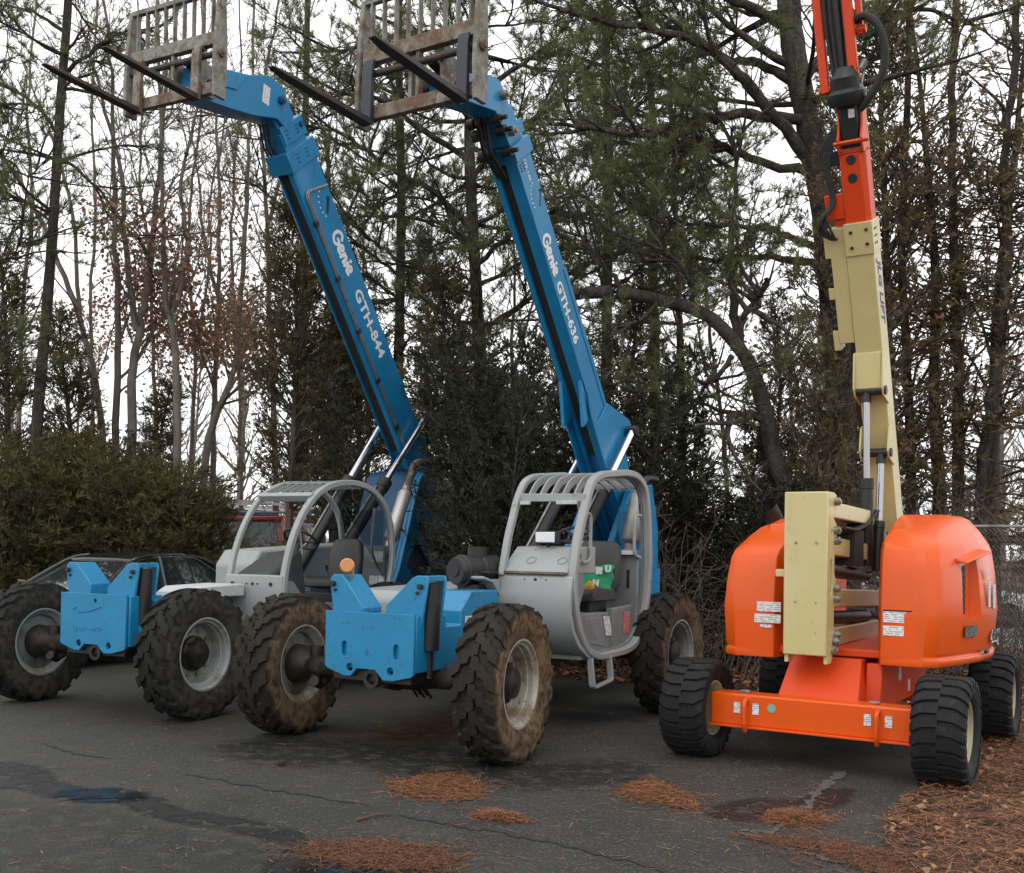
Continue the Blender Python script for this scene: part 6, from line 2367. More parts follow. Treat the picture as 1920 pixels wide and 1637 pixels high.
# ---- bare broadleaf trees ------------------------------------------------------------------
def bare_tree(name, label, trunks, Y, seed, leaf_n=0, leaf_band=(0, 99), twigs=1., bark=None, cat='bare tree', group='bare trees behind the fence', local=False):
    """trunks: list of (pixel path, base radius, end radius)"""
    rng = np.random.default_rng(seed)
    paths, sides, tips = [], [], []
    base = None
    for px, r0, r1 in trunks:
        T = [np.array(at(a, b, Y)) for a, b in px]
        if base is None:
            T[0][2] = -.1
        P = spline(T, 5)
        P[1:] += rng.normal(0, .015, (len(P) - 1, 3))
        if base is None:
            base = P[0].copy(); base[2] = 0
        paths.append((P, np.linspace(r0, r1, len(P)))); sides.append(8)
        H = P[-1][2]
        L = np.sum(np.linalg.norm(np.diff(P, axis=0), axis=1))
        for k in range(int(L * 1.9 * twigs)):
            t = rng.uniform(.22, 1)
            p, d = sample(P, min(t, .995))
            rr = (r0 + (r1 - r0) * t)
            l1 = rng.uniform(.9, 2.4) * (1.15 - .5 * t)
            b, br = grow(rng, p, side_dir(rng, d, rng.uniform(.45, .95)), l1, rr * rng.uniform(.25, .5), .006, 8, .13, 0, .5)
            paths.append((b, br)); sides.append(5)
            for j in range(rng.integers(3, 7)):
                p2, d2 = sample(b, rng.uniform(.25, 1 - 1e-3))
                c, cr = grow(rng, p2, side_dir(rng, d2, rng.uniform(.4, .9)), l1 * rng.uniform(.25, .55), .008, .003, 5, .15, 0, .35)
                paths.append((c, cr)); sides.append(3)
                tips.append(c[-1])
                for q in range(rng.integers(1, 4)):
                    p3, d3 = sample(c, rng.uniform(.2, .99))
                    e_, er = grow(rng, p3, side_dir(rng, d3, rng.uniform(.4, .9)), rng.uniform(.15, .45), .005, .0025, 3, .15, 0, .2)
                    paths.append((e_, er)); sides.append(3)
                    tips.append(e_[-1])
    crown = None
    if leaf_n:
        tp = np.array(tips)
        tp = tp[(tp[:, 2] > leaf_band[0]) & (tp[:, 2] < leaf_band[1])]
        if len(tp):
            keep = tp[rng.random(len(tp)) < .8]
            A = keep[rng.integers(0, len(keep), leaf_n)] + rng.normal(0, .20, (leaf_n, 3))
            crown = leaf_quads(A - base, rng, .06, .12)
    paths = [(P - base, q) for P, q in paths]
    return tree_object(name, paths, sides, bark or BARKG, crown, OAK_L, label, cat, group, tuple(base), crown_name='dead_leaves')


bare_tree('bare_tree', 'slender bare tree with brown dead leaves low down, nearest the tall dark pine', [([(225, 1080), (218, 850), (222, 620), (216, 430), (213, 280), (205, 100), (180, -120)], .085, .02)], 20., 31, 800, (2.6, 7.2))
bare_tree('bare_tree', 'forked bare oak with rust-brown leaves under the left forks', [([(262, 1080), (246, 800), (256, 640), (272, 560), (286, 450), (301, 300), (311, 150), (318, -120)], .10, .02), ([(256, 620), (236, 450), (226, 330), (190, 180), (150, 40)], .06, .02)], 19.5, 32, 900, (2.4, 7.6), cat='oak tree')
bare_tree('bare_tree', 'upright bare oak with rusty leaves in the middle of the sky gap', [([(335, 1080), (332, 800), (326, 640), (311, 560), (306, 430), (303, 300), (298, 100), (290, -120)], .08, .02), ([(322, 600), (350, 480), (340, 340), (370, 200), (380, 60)], .05, .015)], 19., 33, 900, (2.4, 7.6), cat='oak tree')
bare_tree('bare_tree', 'leaning bare tree curving up under the left fork carriage', [([(370, 1080), (386, 860), (422, 740), (440, 690), (454, 510), (464, 350), (470, 200), (482, -120)], .085, .02)], 20., 34, 1000, (2.2, 6.2))
bare_tree('bare_tree', 'thin bare tree with many upright twigs right of the leaning one', [([(400, 1080), (398, 850), (408, 640), (410, 500), (413, 350), (406, 200), (432, -60)], .07, .015), ([(410, 560), (380, 430), (372, 330), (350, 220)], .04, .012)], 21., 35, 1000, (2.0, 6.2))
bare_tree('bare_tree', 'fine bare tree filling the sky between the fork carriages', [([(520, 1080), (515, 800), (505, 560), (500, 380), (490, 200), (520, 20), (540, -160)], .08, .015), ([(502, 420), (540, 280), (560, 120), (600, -40)], .05, .012)], 24., 36, 500, (2.4, 5.2), 1.2)
bare_tree('bare_tree', 'leaning bare tree at the left edge crossing the dark pine', [([(200, 1080), (190, 800), (150, 600), (100, 470), (50, 360), (0, 290), (-60, 230)], .08, .02), ([(150, 600), (135, 400), (95, 250), (40, 110)], .05, .015)], 21.5, 37, 1100, (2.4, 6.4))
bare_tree('bare_tree', 'thin pale bare tree between the dark pine and the far left edge', [([(30, 1080), (36, 800), (44, 560), (60, 380), (52, 200), (70, 0), (75, -120)], .06, .015)], 23., 44, 300, (2.4, 6.5), 1.2)
bare_tree('bare_tree', 'pale bare pole left of the forked oak', [([(172, 1080), (176, 820), (170, 600), (178, 400), (172, 200), (182, 0), (180, -120)], .055, .015)], 24., 45, 500, (2.4, 7.), 1.2)
bare_tree('bare_tree', 'pale bare pole between the two rust-leaved oaks', [([(288, 1080), (292, 820), (286, 640), (280, 480), (262, 330), (268, 150), (250, -100)], .055, .015)], 23., 46, 700, (2.4, 7.), 1.2)
bare_tree('bare_tree', 'pale twin-stemmed bare tree right of the upright oak', [([(352, 1080), (360, 820), (366, 640), (352, 480), (362, 330), (380, 150), (372, -100)], .055, .015), ([(364, 660), (390, 520), (394, 380), (420, 220), (424, 60)], .035, .012)], 22.5, 47, 700, (2.4, 7.), 1.1)
bare_tree('bare_tree', 'slim pale bare tree nearest the tall dark cedar', [([(455, 1080), (450, 820), (446, 640), (432, 480), (440, 330), (452, 150), (446, -100)], .055, .015)], 23.5, 48, 600, (2.2, 6.5), 1.2)
bare_tree('bare_tree', 'twiggy bare tree behind the foot of the GTH-844 boom', [([(700, 1080), (690, 820), (686, 640), (680, 480), (692, 330)], .06, .012)], 22., 49, 200, (2.2, 6.5), 1.5)
bare_tree('bare_tree', 'twiggy bare tree in the gap left of the GTH-636 boom', [([(975, 1080), (968, 820), (960, 640), (966, 480), (955, 330)], .06, .012), ([(964, 700), (1000, 560), (1010, 440)], .035, .01)], 22., 50, 200, (2.2, 6.5), 1.5)
bare_tree('bare_tree', 'straight reddish bare trunk behind the dark evergreens right of GTH-636', [([(1282, 1080), (1280, 880), (1274, 640), (1268, 480), (1262, 300), (1256, 120)], .085, .03)], 19., 38, 250, (3, 8), .8, BARKB)
bare_tree('bare_tree', 'thin bare stem between the crooked pine and the reddish trunk', [([(1368, 1080), (1362, 880), (1346, 730), (1334, 650), (1320, 500), (1300, 380)], .05, .015)], 19.5, 39, 150, (3, 8), 1.)
bare_tree('bare_tree', 'dark bare trunk below the GTH-844 boom', [([(632, 1080), (625, 880), (622, 700), (628, 560), (620, 400), (612, 250)], .11, .03)], 19., 40, 400, (2, 5), 1., BARKD)
bare_tree('bare_tree', 'straight grey trunk rising right of the cream boom', [([(1712, 1090), (1706, 940), (1702, 700), (1692, 450), (1700, 200), (1712, -150)], .095, .045)], 17., 41, 300, (2, 8), 1.2, BARKB, group='trees at the right of the lift')
bare_tree('bare_tree', 'tallest straight trunk near the right edge, with short dead twigs', [([(1800, 1100), (1798, 900), (1796, 740), (1790, 500), (1784, 250), (1800, -150)], .11, .05)], 16.5, 42, 300, (2, 8), 1.3, BARKB, group='trees at the right of the lift')
bare_tree('bare_tree', 'curved dark trunk bowing outward by the right edge', [([(1836, 1100), (1840, 950), (1848, 830), (1866, 700), (1877, 600), (1888, 450), (1882, 300), (1904, 100), (1910, -150)], .11, .05)], 16., 43, 300, (2, 8), 1.3, BARKD, group='trees at the right of the lift')


# ---- cedars, junipers, yews ------------------------------------------------------------------
def cedar(name, seed, H, Rc, nb, leaf, bark, shape, per=8, trunk_r=.09, droop=0., blade=(.06, .13, .022), clear=.08, stems=1, asc=.9, dens=1.):
    """evergreen with scale-leaf sprays; shape(t) gives crown radius 0..1 over the height"""
    rng = np.random.default_rng(seed)
    paths, sides, A, D = [], [], [], []
    trunks = []
    for s in range(stems):
        a = 2 * PI * s / stems + .4
        off = 0 if stems == 1 else .16
        P, r = grow(rng, (off * math.cos(a), off * math.sin(a), -.1), (math.cos(a) * .12 * (stems > 1), math.sin(a) * .12 * (stems > 1), 1), H * (1. if s == 0 else rng.uniform(.75, .95)), trunk_r * (1 if stems == 1 else .7), .012, 12, .03)
        paths.append((P, r)); sides.append(8); trunks.append(P)
    for k in range(nb):
        P = trunks[rng.integers(0, len(trunks))]
        t = clear + (1 - clear) * rng.random() ** .85
        p, d = sample(P, min(t, .995))
        a = rng.uniform(0, 2 * PI)
        R_ = Rc * shape(t) * rng.uniform(.55, 1.15)
        up = asc * (.5 + t * .7)
        dirv = np.array([math.cos(a), math.sin(a), up - droop])
        L = R_ * math.sqrt(1 + up * up) * .85 + .12
        b, br = grow(rng, p, dirv, L, .010 + .012 * (1 - t), .004, 6, .11, droop * .4, .25)
        paths.append((b, br)); sides.append(4)
        ns = max(4, int(L * 13 * dens))
        for j in range(ns):
            tt = rng.uniform(.22, 1.)
            q, qd = sample(b, min(tt, .995))
            l2 = rng.uniform(.10, .38) * (1.2 - .5 * tt)
            sd = side_dir(rng, qd, rng.uniform(.35, 1.0))
            n3 = max(1, int(l2 * 13))
            if l2 > .2:
                paths.append((np.array([q, q + sd * l2 * .5, q + sd * l2]), np.array([.004, .0035, .002]))); sides.append(3)
            for i in range(n3):
                A.append(q + sd * l2 * (i + .5) / n3 + rng.normal(0, .015, 3)); D.append(unit(sd + np.array([0, 0, .25]) + rng.normal(0, .2, 3)))
    crown = sprays(np.array(A), np.array(D), rng, per, blade[0], blade[1], blade[2], .9, .07)
    return tree_object(name, paths, sides, bark, crown, leaf, '', 'cedar tree', None)


cone = lambda t: (1.02 - t) ** .75 * min(1, .5 + t * 4)
column = lambda t: min(1, .45 + t * 2.2) * min(1, (1.03 - t) * 2.4) ** .8
dome = lambda t: min(1, .75 + t) * math.sqrt(max(.02, 1.03 - t ** 2.2))
# prototypes are themselves trees of the scene, placed below
c_olive = cedar('cedar_tree', 51, 6.3, 1.15, 200, CEDAR_L, BARKB, cone, 6, dens=.75)
c_dark = cedar('cedar_tree', 52, 6.6, 1.0, 200, CEDAR_L, BARKB, column, 6, dens=.7, clear=.30)
c_brown = cedar('cedar_tree', 53, 8.6, 1.15, 220, CEDAR_B, BARKB, column, 6, .10, clear=.12, dens=.6)
c_thin = cedar('cedar_tree', 54, 9.5, 1.25, 135, CEDAR_B, BARKB, column, 5, .10, .25, clear=.12, asc=.6, dens=.5)
j_bush = cedar('juniper_bush', 55, 3.3, 1.2, 165, JUNI_L, BARKB, dome, 7, .05, 0., (.05, .15, .024), .04, 5, .95, .95)
y_bush = cedar('yew_tree', 56, 5.0, 1.35, 250, YEW_L, BARKD, dome, 7, .07, 0., (.05, .13, .026), .03, 4, .7, .68)
y_tall = cedar('yew_tree', 57, 5.4, 1.25, 210, YEW_L, BARKD, cone, 7, .07, 0., (.05, .13, .026), .05, 3, .7, .68)


def gx(px, Y):
    return at(px, 1000, Y).x


used = set()


def put(proto, label, px, Y, topy, rz, wide=1., cat=None, group=None):
    """stand a copy of a tree so that its top reaches photograph row topy"""
    Hh = {c_olive: 6.3, c_dark: 6.6, c_brown: 8.6, c_thin: 9.5, j_bush: 3.3, y_bush: 5.0, y_tall: 5.4}[proto]
    z = at(px, topy, Y).z
    o = proto if proto not in used else copy_tree(proto)
    used.add(proto)
    o.location = (gx(px, Y), Y, 0)
    o.rotation_euler = (0, 0, rz)
    sz = z / Hh
    o.scale = (wide, wide, sz)
    o['label'] = label
    o['category'] = cat or 'cedar tree'
    if group:
        o['group'] = group
    return o


G1 = 'olive cedars left of the machines'
put(c_olive, 'olive-brown cedar at the far left edge above the junipers', 20, 19.2, 470, .3, 1.15, group=G1)
put(c_olive, 'broad cedar behind the junipers, under the dark pine trunk', 150, 19.5, 600, 1.9, 1.15, group=G1)
put(c_olive, 'short cedar standing above the black sedan roof', 265, 19.8, 720, 4.1, 1.0, group=G1)
put(c_dark, 'tall dark cedar just left of the GTH-844 boom', 548, 18.2, 385, .5, 1.05, group=G1)
put(c_dark, 'second dark cedar left of GTH-844, lower and behind', 606, 19.9, 560, 2.2, .85, group=G1)
put(c_dark, 'dark cedar seen under the GTH-844 boom', 672, 18.5, 560, 4.0, .9, group=G1)
put(c_dark, 'loose olive cedar rising behind the yew left of the GTH-636 boom', 850, 16.8, 520, 5.2, 1.0, group='olive cedars between the booms')
put(c_dark, 'loose olive cedar rising behind the pointed yew', 1165, 17.2, 560, 1.2, .9, group='olive cedars between the booms')
for i, (px, Y, ty, lab) in enumerate(((-30, 18.0, 850, 'juniper bush cut by the left picture edge'), (75, 17.9, 838, 'juniper bush behind the sedan bonnet'), (175, 18.3, 842, 'juniper bush behind the sedan windscreen'), (275, 18.0, 850, 'juniper bush behind the sedan rear window'), (345, 18.0, 900, 'low juniper bush beside the red truck'), (430, 17.6, 1030, 'lowest juniper bush, seen through the rounded cab frame'))):
    put(j_bush, lab, px, Y, ty, i * 1.3, 1.08 if i < 4 else .9, 'juniper bush', 'green junipers along the lot edge')
G2 = 'dark evergreens behind the machines'
put(y_bush, 'dark yew against the foot of the GTH-844 boom', 925, 13.5, 715, .4, .58, 'yew tree', G2)
put(y_bush, 'dark dense yew directly left of the GTH-636 boom', 945, 14.8, 600, 2.0, .95, 'yew tree', G2)
put(y_bush, 'dark yew behind the silver cab of GTH-636', 1035, 15.4, 720, 3.3, .9, 'yew tree', G2)
put(y_tall, 'pointed dark yew right of the GTH-636 boom', 1195, 15.0, 640, .2, .95, 'yew tree', G2)
put(y_tall, 'dark yew above the left orange hood', 1300, 15.8, 730, 1.7, 1.05, 'yew tree', G2)
put(y_bush, 'low dark yew between GTH-636 rear wheel and the lift', 1345, 15.2, 905, 5.1, .95, 'yew tree', G2)
put(y_tall, 'dark yew behind the gap between the two telehandlers', 735, 16.2, 700, 2.9, .85, 'yew tree', G2)
G3 = 'brown cedars at the right'
put(c_brown, 'brown cedar draped over the big pine trunk left of the cream boom', 1540, 14.9, 165, .2, .80, group=G3)
put(c_brown, 'brown cedar tuft on the crooked pine trunk', 1440, 15.6, 560, 1.5, .70, group=G3)
put(c_brown, 'dense brown cedar directly right of the orange fly boom', 1668, 16.0, -40, 2.6, 1.3, group=G3)
put(c_thin, 'loose brown cedar between the two straight trunks', 1755, 16.8, -60, .9, 1.4, group=G3)
put(c_thin, 'loose brown cedar at the right edge by the curved trunk', 1860, 16.4, -30, 2.8, 1.4, group=G3)
put(c_thin, 'brown cedar cut by the right picture edge', 1960, 15.6, -80, 4.6, 1.4, group=G3)
put(c_brown, 'small brown cedar low behind the right orange hood', 1600, 16.6, 520, 5.0, .9, group=G3)
# =================================================================== fence, brush, far trees, vehicles
GALVF = M('galvanised_pipe', (.30, .31, .31), .5, metal=.5, layers=[(6, .5, .7, (.18, .17, .16), .7)])
WIRE = M('fence_wire', (.26, .27, .27), .5, metal=.5)


def chain_fence(p0, p1, hgt, label):
    p0, p1 = Vector((*p0, 0)), Vector((*p1, 0))
    d = (p1 - p0)
    n = max(1, round(d.length / 3.0))
    seg = d.length / n
    root = empty('chain_link_fence', p0, math.atan2(d.y, d.x), label=label, category='fence', group='chain link fence runs')
    mb = MB()
    for wv in range(int(seg / .055) + 1):      # one panel of woven wire: zigzag wires
        x = wv * .055
        pts = [(min(max(x + (.0275 if k % 2 else -.0275), 0), seg), .004 * (1 if k % 2 else -1), .05 + (hgt - .08) * k / 34) for k in range(35)]
        mb.tube(pts, .0022, 3, cap=False)
    me = mb.mesh('wire_panel', None, False)
    pm, rm = MB(), MB()
    pm.cyl((0, 0, -.1), (0, 0, hgt + .03), .032, n=10)
    pm.lathe([(0, .036), (.02, .036), (.045, .0)], (0, 0, hgt + .03), (0, 0, 1), 10)
    pme = pm.mesh('post', 40)
    rm.cyl((0, .035, hgt), (seg, .035, hgt), .021, n=8)
    rme = rm.mesh('rail', 40)
    for i in range(n + 1):
        o = link('post', pme, GALVF, root); o.location.x = i * seg
        if i < n:
            o = link('top_rail', rme, GALVF, root); o.location.x = i * seg
            o = link('wire_mesh', me, WIRE, root); o.location.x = i * seg
    return root


chain_fence((-9.2, 20.6), (.2, 18.2), 2.25, 'grey chain link fence in front of the red truck, behind the junipers')
chain_fence((.4, 18.1), (7.6, 13.3), 2.06, 'grey chain link fence behind the boom lift, among bare brush')


def brush(seed, n, h, r, thick=.006, arch=.35):
    rng = np.random.default_rng(seed)
    paths, sides = [], []
    for k in range(n):
        a = rng.uniform(0, 2 * PI)
        q = r * .5 * math.sqrt(rng.random())
        b, br = grow(rng, (q * math.cos(a), q * math.sin(a), -.05), (math.cos(a) * rng.uniform(.1, .6), math.sin(a) * rng.uniform(.1, .6), 1), h * rng.uniform(.5, 1.1), thick * rng.uniform(.7, 1.5), .003, 8, .14, arch * rng.uniform(0, 1.5))
        paths.append((b, br)); sides.append(4)
        for j in range(rng.integers(4, 9)):
            p, d = sample(b, rng.uniform(.2, .99))
            c, cr = grow(rng, p, side_dir(rng, d, rng.uniform(.4, 1.)), h * rng.uniform(.12, .38), .004, .002, 4, .2, .1)
            paths.append((c, cr)); sides.append(3)
            for i in range(rng.integers(1, 4)):
                p, d = sample(c, rng.uniform(.2, .99))
                e_, er = grow(rng, p, side_dir(rng, d, rng.uniform(.4, 1.)), h * rng.uniform(.05, .16), .003, .0018, 3, .2)
                paths.append((e_, er)); sides.append(3)
    V, F = tubes(paths, sides)
    me = arr_mesh('stems', V, F)
    me.shade_smooth()
    return me


BR = [brush(61, 46, 2.3, 1.3), brush(62, 40, 2.9, 1.2, .008, .6), brush(63, 55, 1.7, 1.5)]
TWIGR = M('reddish_brush', (.125, .080, .060), .95, layers=[(1.5, .4, .65, (.18, .13, .10), None)])
_r = random.Random(9)
spots = [(1700, 15.6, 'bare reddish brush right behind the right orange hood'), (1770, 15.2, 'bare brush thicket between hood and fence post'), (1830, 14.9, 'tangled bare brush above the rear wheel of the lift'), (1925, 14.9, 'bare brush cut by the right picture edge'), (1640, 16.4, 'thin bare brush beyond the cream links'),
         (1560, 16.8, 'grey bare brush at the foot of the big pine'), (1460, 15.9, 'arching bare brush at the foot of the crooked pine'), (1395, 16.6, 'bare brush above the left orange hood exhaust'), (1260, 14.2, 'low bare brush behind the GTH-636 rear wheel'), (1330, 14.0, 'low bare brush left of the left orange hood'),
         (1140, 16.4, 'bare brush seen through the square cab'), (690, 17.0, 'bare brush under the GTH-844 lift rods'), (600, 18.6, 'bare brush behind the rounded cab'), (585, 21.6, 'bare brush right of the red truck'), (860, 16.6, 'bare brush deep between the dark yews'),
         (330, 20.2, 'bare brush above the low junipers'), (1880, 16.6, 'pale bare brush against the fence at the right edge'), (1740, 17.4, 'pale bare brush beyond the fence right of the boom')]
for i, (px, Y, lab) in enumerate(spots):
    me = BR[i % 3]
    o = link('bare_shrub', me, TWIGR if px > 1200 else TWIG, None, label=lab, category='bare shrub', group='bare brush under the trees')
    o.location = (gx(px, Y), Y, 0)
    s = _r.uniform(.85, 1.25)
    o.scale = (s * 1.1, s * 1.1, s)
    o.rotation_euler = (0, 0, _r.uniform(0, 6.28))

# far trees beyond the road, copies of the nearer kinds
far_proto = None
rngf = np.random.default_rng(77)


def far_bare(seed, H):
    rng = np.random.default_rng(seed)
    paths, sides = [], []
    P, r = grow(rng, (0, 0, -.1), (0, 0, 1), H, .14, .03, 14, .05)
    paths.append((P, r)); sides.append(7)
    for k in range(46):
        t = rng.uniform(.2, 1)
        p, d = sample(P, min(t, .99))
        b, br = grow(rng, p, side_dir(rng, d, rng.uniform(.45, .9)), H * rng.uniform(.12, .3) * (1.2 - .6 * t), .04, .008, 7, .13, 0, .4)
        paths.append((b, br)); sides.append(4)
        for j in range(6):
            p2, d2 = sample(b, rng.uniform(.2, .99))
            c, cr = grow(rng, p2, side_dir(rng, d2, rng.uniform(.4, .9)), H * rng.uniform(.04, .12), .014, .005, 4, .16, 0, .3)
            paths.append((c, cr)); sides.append(3)
    V, F = tubes(paths, sides)
    me = arr_mesh('far_tree', V, F)
    return me


FB = [far_bare(71, 8.5), far_bare(72, 10), far_bare(73, 7.5)]
k = 0
for row, (Y0, nn) in enumerate(((38, 13), (52, 16))):
    for i in range(nn):
        px = -80 + 2080 * (i + rngf.uniform(.2, .8)) / nn
        Y = Y0 + rngf.uniform(-3, 4)
        root = empty('far_tree', (gx(px, Y), Y, 0), rngf.uniform(0, 6.28), label='distant bare tree beyond the road, faint through the nearer trunks', category='bare tree', group='distant bare trees')
        s = rngf.uniform(.8, 1.15)
        root.scale = (s, s, s)
        link('trunk', FB[k % 3], BARKG, root)
        k += 1
for i in range(16):
    px = -60 + 2040 * (i + rngf.uniform(.2, .8)) / 16
    Y = rngf.uniform(46, 60)
    o = copy_tree(c_olive)
    o.location = (gx(px, Y), Y, 0)
    o.rotation_euler = (0, 0, rngf.uniform(0, 6.28))
    s = rngf.uniform(1.0, 1.5)
    o.scale = (s * 1.5, s * 1.5, rngf.uniform(.75, 1.2))
    o['label'] = 'distant low evergreen closing the view beyond the road'
    o['category'] = 'cedar tree'
    o['group'] = 'distant evergreens'

# ------------------------------------------------------------------ black sedan
CARP = M('black_car_paint', (.012, .013, .015), .22, coat=.8)
CARG = M('car_glass', (.02, .024, .026), .04, spec=.6, coat=.3)
CHR = M('window_trim', (.35, .36, .37), .25, metal=.9)
S = empty('sedan', (-6.05, 14.7, 0), -.45, label='black sedan parked behind the GTH-844 front wheels', category='car')
# stations along v (front -> rear): (v, half width low, z low, belt half width, belt z)
st = [(-1.75, .55, .35, .55, .60), (-1.6, .78, .25, .74, .70), (-1.0, .88, .22, .84, .86), (-.2, .90, .20, .86, .95), (1.2, .90, .20, .87, .98), (2.2, .90, .22, .86, 1.02), (2.75, .86, .28, .80, 1.02), (2.95, .74, .40, .70, .92)]
mb = MB()
mb.loft([[(-a, v, z0), (a, v, z0), (a * 1.02, v, (z0 + z1) / 2), (b, v, z1), (-b, v, z1), (-a * 1.02, v, (z0 + z1) / 2)] for v, a, z0, b, z1 in st])
bd = mb.build('body', CARP, S, .04, seg=3)
roofst = [(-.30, .80, .93, .80, .945), (.45, .80, .95, .62, 1.36), (.85, .80, .96, .60, 1.455), (1.5, .80, .97, .60, 1.47), (1.95, .80, .98, .58, 1.40), (2.55, .76, 1.0, .70, 1.02)]
mb = MB()
mb.loft([[(-a, v, z0), (a, v, z0), (b, v, z1), (b * .72, v, z1 + .02), (-b * .72, v, z1 + .02), (-b, v, z1)] for v, a, z0, b, z1 in roofst])
mb.build('cabin_glass', CARG, S, .01)
mb = MB()
mb.loft([[(-b - .005, v, z1 - .02), (b + .005, v, z1 - .02), (b * .95, v, z1 + .025), (b * .5, v, z1 + .04), (-b * .5, v, z1 + .04), (-b * .95, v, z1 + .025)] for v, b, z1 in ((.50, .62, 1.385), (.85, .60, 1.462), (1.5, .60, 1.478), (1.88, .585, 1.43))])
mb.build('roof', CARP, S, .02, seg=3)
for s_ in (-1, 1):
    for pth in ([(.80, -.30, .95), (.635, .45, 1.375), (.61, .85, 1.458)], [(.60, 1.5, 1.472), (.59, 1.95, 1.41), (.74, 2.55, 1.03)], [(.815, .95, .97), (.615, 1.0, 1.455)]):
        mb = MB()
        mb.tube([(s_ * a, b, c) for a, b, c in spline([np.array(p) for p in pth], 4)], .032, 8)
        mb.build('pillar', CARP, S)
    mb = MB()
    mb.tube([(s_ * a, b, c) for a, b, c in spline([np.array(p) for p in ((.79, -.05, 1.0), (.655, .50, 1.36), (.615, .9, 1.435), (.61, 1.5, 1.445), (.62, 1.85, 1.385), (.74, 2.3, 1.11))], 4)], .010, 6)
    mb.build('window_trim', CHR, S)
    mb = MB()
    mb.loft([[(s_ * (.90 + .0), .02, .98), (s_ * .90, .12, .98), (s_ * .90, .12, 1.08), (s_ * .90, .02, 1.09)], [(s_ * 1.08, .0, .99), (s_ * 1.08, .1, .99), (s_ * 1.08, .1, 1.10), (s_ * 1.08, .0, 1.11)]])
    mb.build('door_mirror', CARP, S, .02)
    for vv in (-1.0, 2.0):
        w = empty('wheel', (s_ * .82, vv, .32), 0 if s_ > 0 else PI, S)
        mb = MB()
        mb.lathe([(-.1, .20), (-.11, .29), (-.08, .32), (.08, .32), (.11, .29), (.10, .20)], (0, 0, 0), (1, 0, 0), 28)
        mb.build('tyre', RUBBER, w)
        mb = MB()
        mb.lathe([(.09, .21), (.07, .19), (.06, .05), (.07, .0)], (0, 0, 0), (1, 0, 0), 20)
        mb.build('rim', CHR, w)
mb = MB()
for s_ in (-.28, .28):
    mb.box(s_ - .2, s_ + .2, .72, .80, .72, 1.16)
    mb.box(s_ - .12, s_ + .12, .74, .80, 1.16, 1.32)
mb.build('seats', SEATM, S, .03)

# ------------------------------------------------------------------ red truck beyond the fence
REDP = M('red_truck_paint', (.42, .035, .025), .35, coat=.3, layers=[(3, .5, .75, (.5, .09, .07), None)])
TW_ = M('truck_white', (.7, .7, .7), .5)
TG_ = M('truck_glass', (.05, .07, .075), .06, spec=.6)
tx, ty = gx(488, 23.5), 23.5
K = empty('pickup_truck', (tx, ty, 0), -.25, label='red truck with white ladder rack beyond the fence, seen through the rounded cab', category='truck')
K.scale = (1.08, 1.08, 1.12)
mb = MB()
mb.loft([[(-.95, v, .45), (.95, v, .45), (.97, v, .95), (.92, v, z), (-.92, v, z), (-.97, v, .95)] for v, z in ((-2.3, 1.15), (-2.2, 1.25), (-1.0, 1.32), (-.9, 1.35), (3.0, 1.35), (3.1, 1.3))])
mb.build('body', REDP, K, .04)
mb = MB()
mb.loft([[(-.9, v0, 1.33), (.9, v0, 1.33), (.9, v1, 1.33), (-.9, v1, 1.33)] if False else [(-.90 * q, v0, z), (.90 * q, v0, z), (.90 * q, v1, z), (-.90 * q, v1, z)] for v0, v1, z, q in ((-1.0, 1.1, 1.33, 1.), (-.55, 1.0, 1.95, .86))])
mb.build('cab_glass', TG_, K, .02)
mb = MB()
mb.box(-.80, .80, -.6, 1.05, 1.95, 2.03)
for s_ in (-1, 1):
    mb.tube([(s_ * .92, -1.0, 1.33), (s_ * .79, -.56, 1.97)], .045, 6)
    mb.tube([(s_ * .92, .2, 1.33), (s_ * .79, .2, 1.97)], .05, 6)
    mb.tube([(s_ * .92, 1.08, 1.33), (s_ * .79, 1.0, 1.97)], .06, 6)
mb.build('cab_roof', REDP, K, .02)
mb = MB()
for s_ in (-.75, .75):
    mb.bar([(s_, -1.6, 2.25), (s_, 3.0, 2.25)], .06, .06, (0, 0, 1))
    for v_ in (-.4, 1.2, 2.9):
        mb.bar([(s_, v_, 1.35 if v_ > 1 else 2.03), (s_, v_, 2.25)], .05, .05, (1, 0, 0))
for v_ in (-1.5, -.4, 1.2, 2.9):
    mb.bar([(-.8, v_, 2.27), (.8, v_, 2.27)], .05, .05, (0, 0, 1))
mb.build('ladder_rack', TW_, K)
mb = MB()
mb.box(-.85, .1, -.5, .6, 2.05, 2.16)
mb.build('blue_tarp', M('blue_tarp', (.02, .06, .2), .6), K, .02)
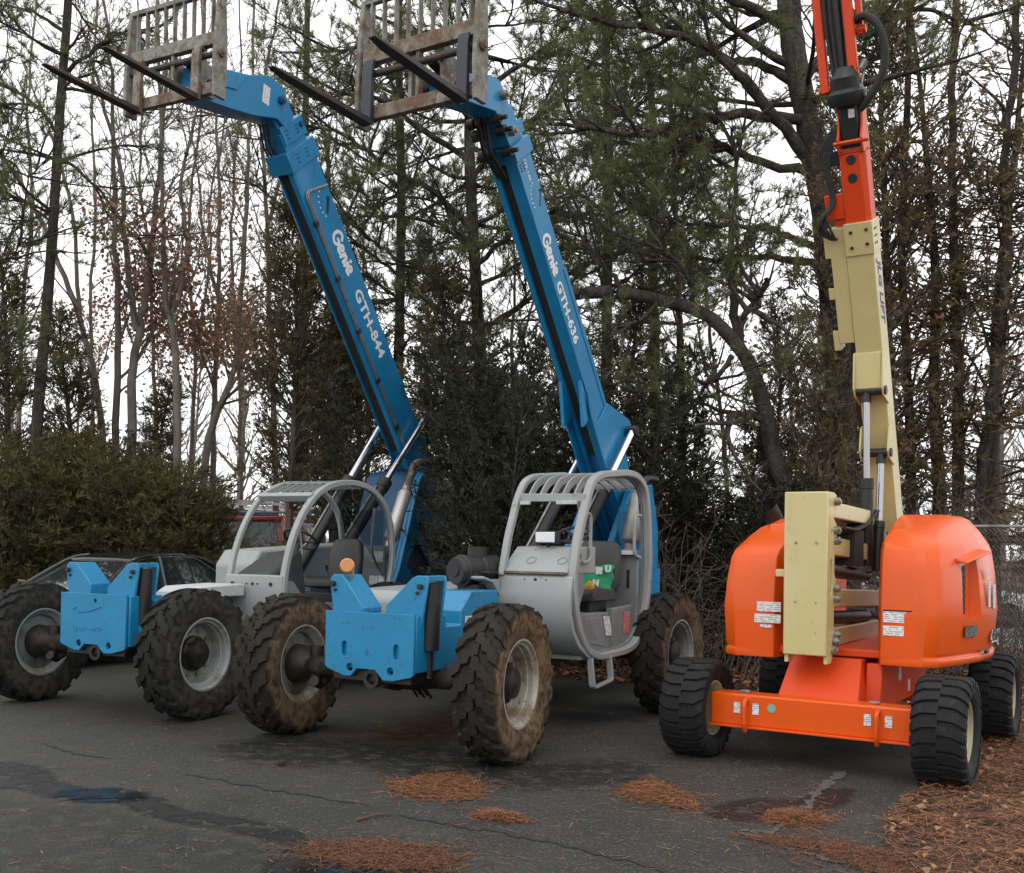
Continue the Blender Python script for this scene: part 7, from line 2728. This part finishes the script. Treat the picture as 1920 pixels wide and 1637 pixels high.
for s_ in (-1, 1):
    for vv in (-1.5, 2.1):
        w = empty('wheel', (s_ * .86, vv, .38), 0 if s_ > 0 else PI, K)
        mb = MB()
        mb.lathe([(-.12, .2), (-.13, .34), (-.1, .38), (.1, .38), (.13, .34), (.12, .2), (.1, .05), (.1, 0)], (0, 0, 0), (1, 0, 0), 24)
        mb.build('tyre', RUBBER, w)


# pale vehicles far behind the fence
def far_car(px, Y, rz, col, label, name='parked_car'):
    c = empty(name, (gx(px, Y), Y, 0), rz, label=label, category='car', group='cars parked beyond the fence')
    m = M('paint_%d' % px, col, .35, coat=.4)
    mb = MB()
    mb.loft([[(-a, v, .3), (a, v, .3), (a * 1.02, v, .6), (a * .97, v, z), (-a * .97, v, z), (-a * 1.02, v, .6)] for v, a, z in ((-2.1, .7, .65), (-1.9, .85, .78), (-.8, .9, .92), (1.6, .9, .98), (2.1, .8, .95))])
    mb.build('body', m, c, .04)
    mb = MB()
    mb.loft([[(-.8, v, .92), (.8, v, .92), (b, v, z), (-b, v, z)] for v, b, z in ((-.9, .78, .95), (-.2, .62, 1.40), (1.0, .62, 1.44), (1.8, .74, .99))])
    mb.build('cabin_glass', CARG, c, .02)
    mb = MB()
    mb.box(-.62, .62, -.2, 1.05, 1.40, 1.46)
    mb.build('roof', m, c, .03)
    for s_ in (-1, 1):
        for vv in (-1.3, 1.35):
            w = MB()
            w.lathe([(-.1, .0), (-.1, .3), (.1, .3), (.1, .0)], (s_ * .82, vv, .31), (1, 0, 0), 18)
            w.build('wheel', RUBBER, c)
    return c


far_car(380, 29, .9, (.7, .7, .71), 'white car beyond the fence left of the red truck')
far_car(620, 30, 1.3, (.66, .67, .68), 'white car beyond the fence right of the red truck')
far_car(1330, 27, 1.4, (.4, .05, .04), 'dull red car beyond the fence above the left orange hood')
far_car(1180, 30, 1.5, (.6, .6, .62), 'pale car far behind the GTH-636 cab')
far_car(1760, 26, 1.5, (.62, .62, .63), 'pale car far beyond the brush right of the lift')
far_car(120, 30, 1.2, (.68, .68, .69), 'white car glimpsed through the junipers')
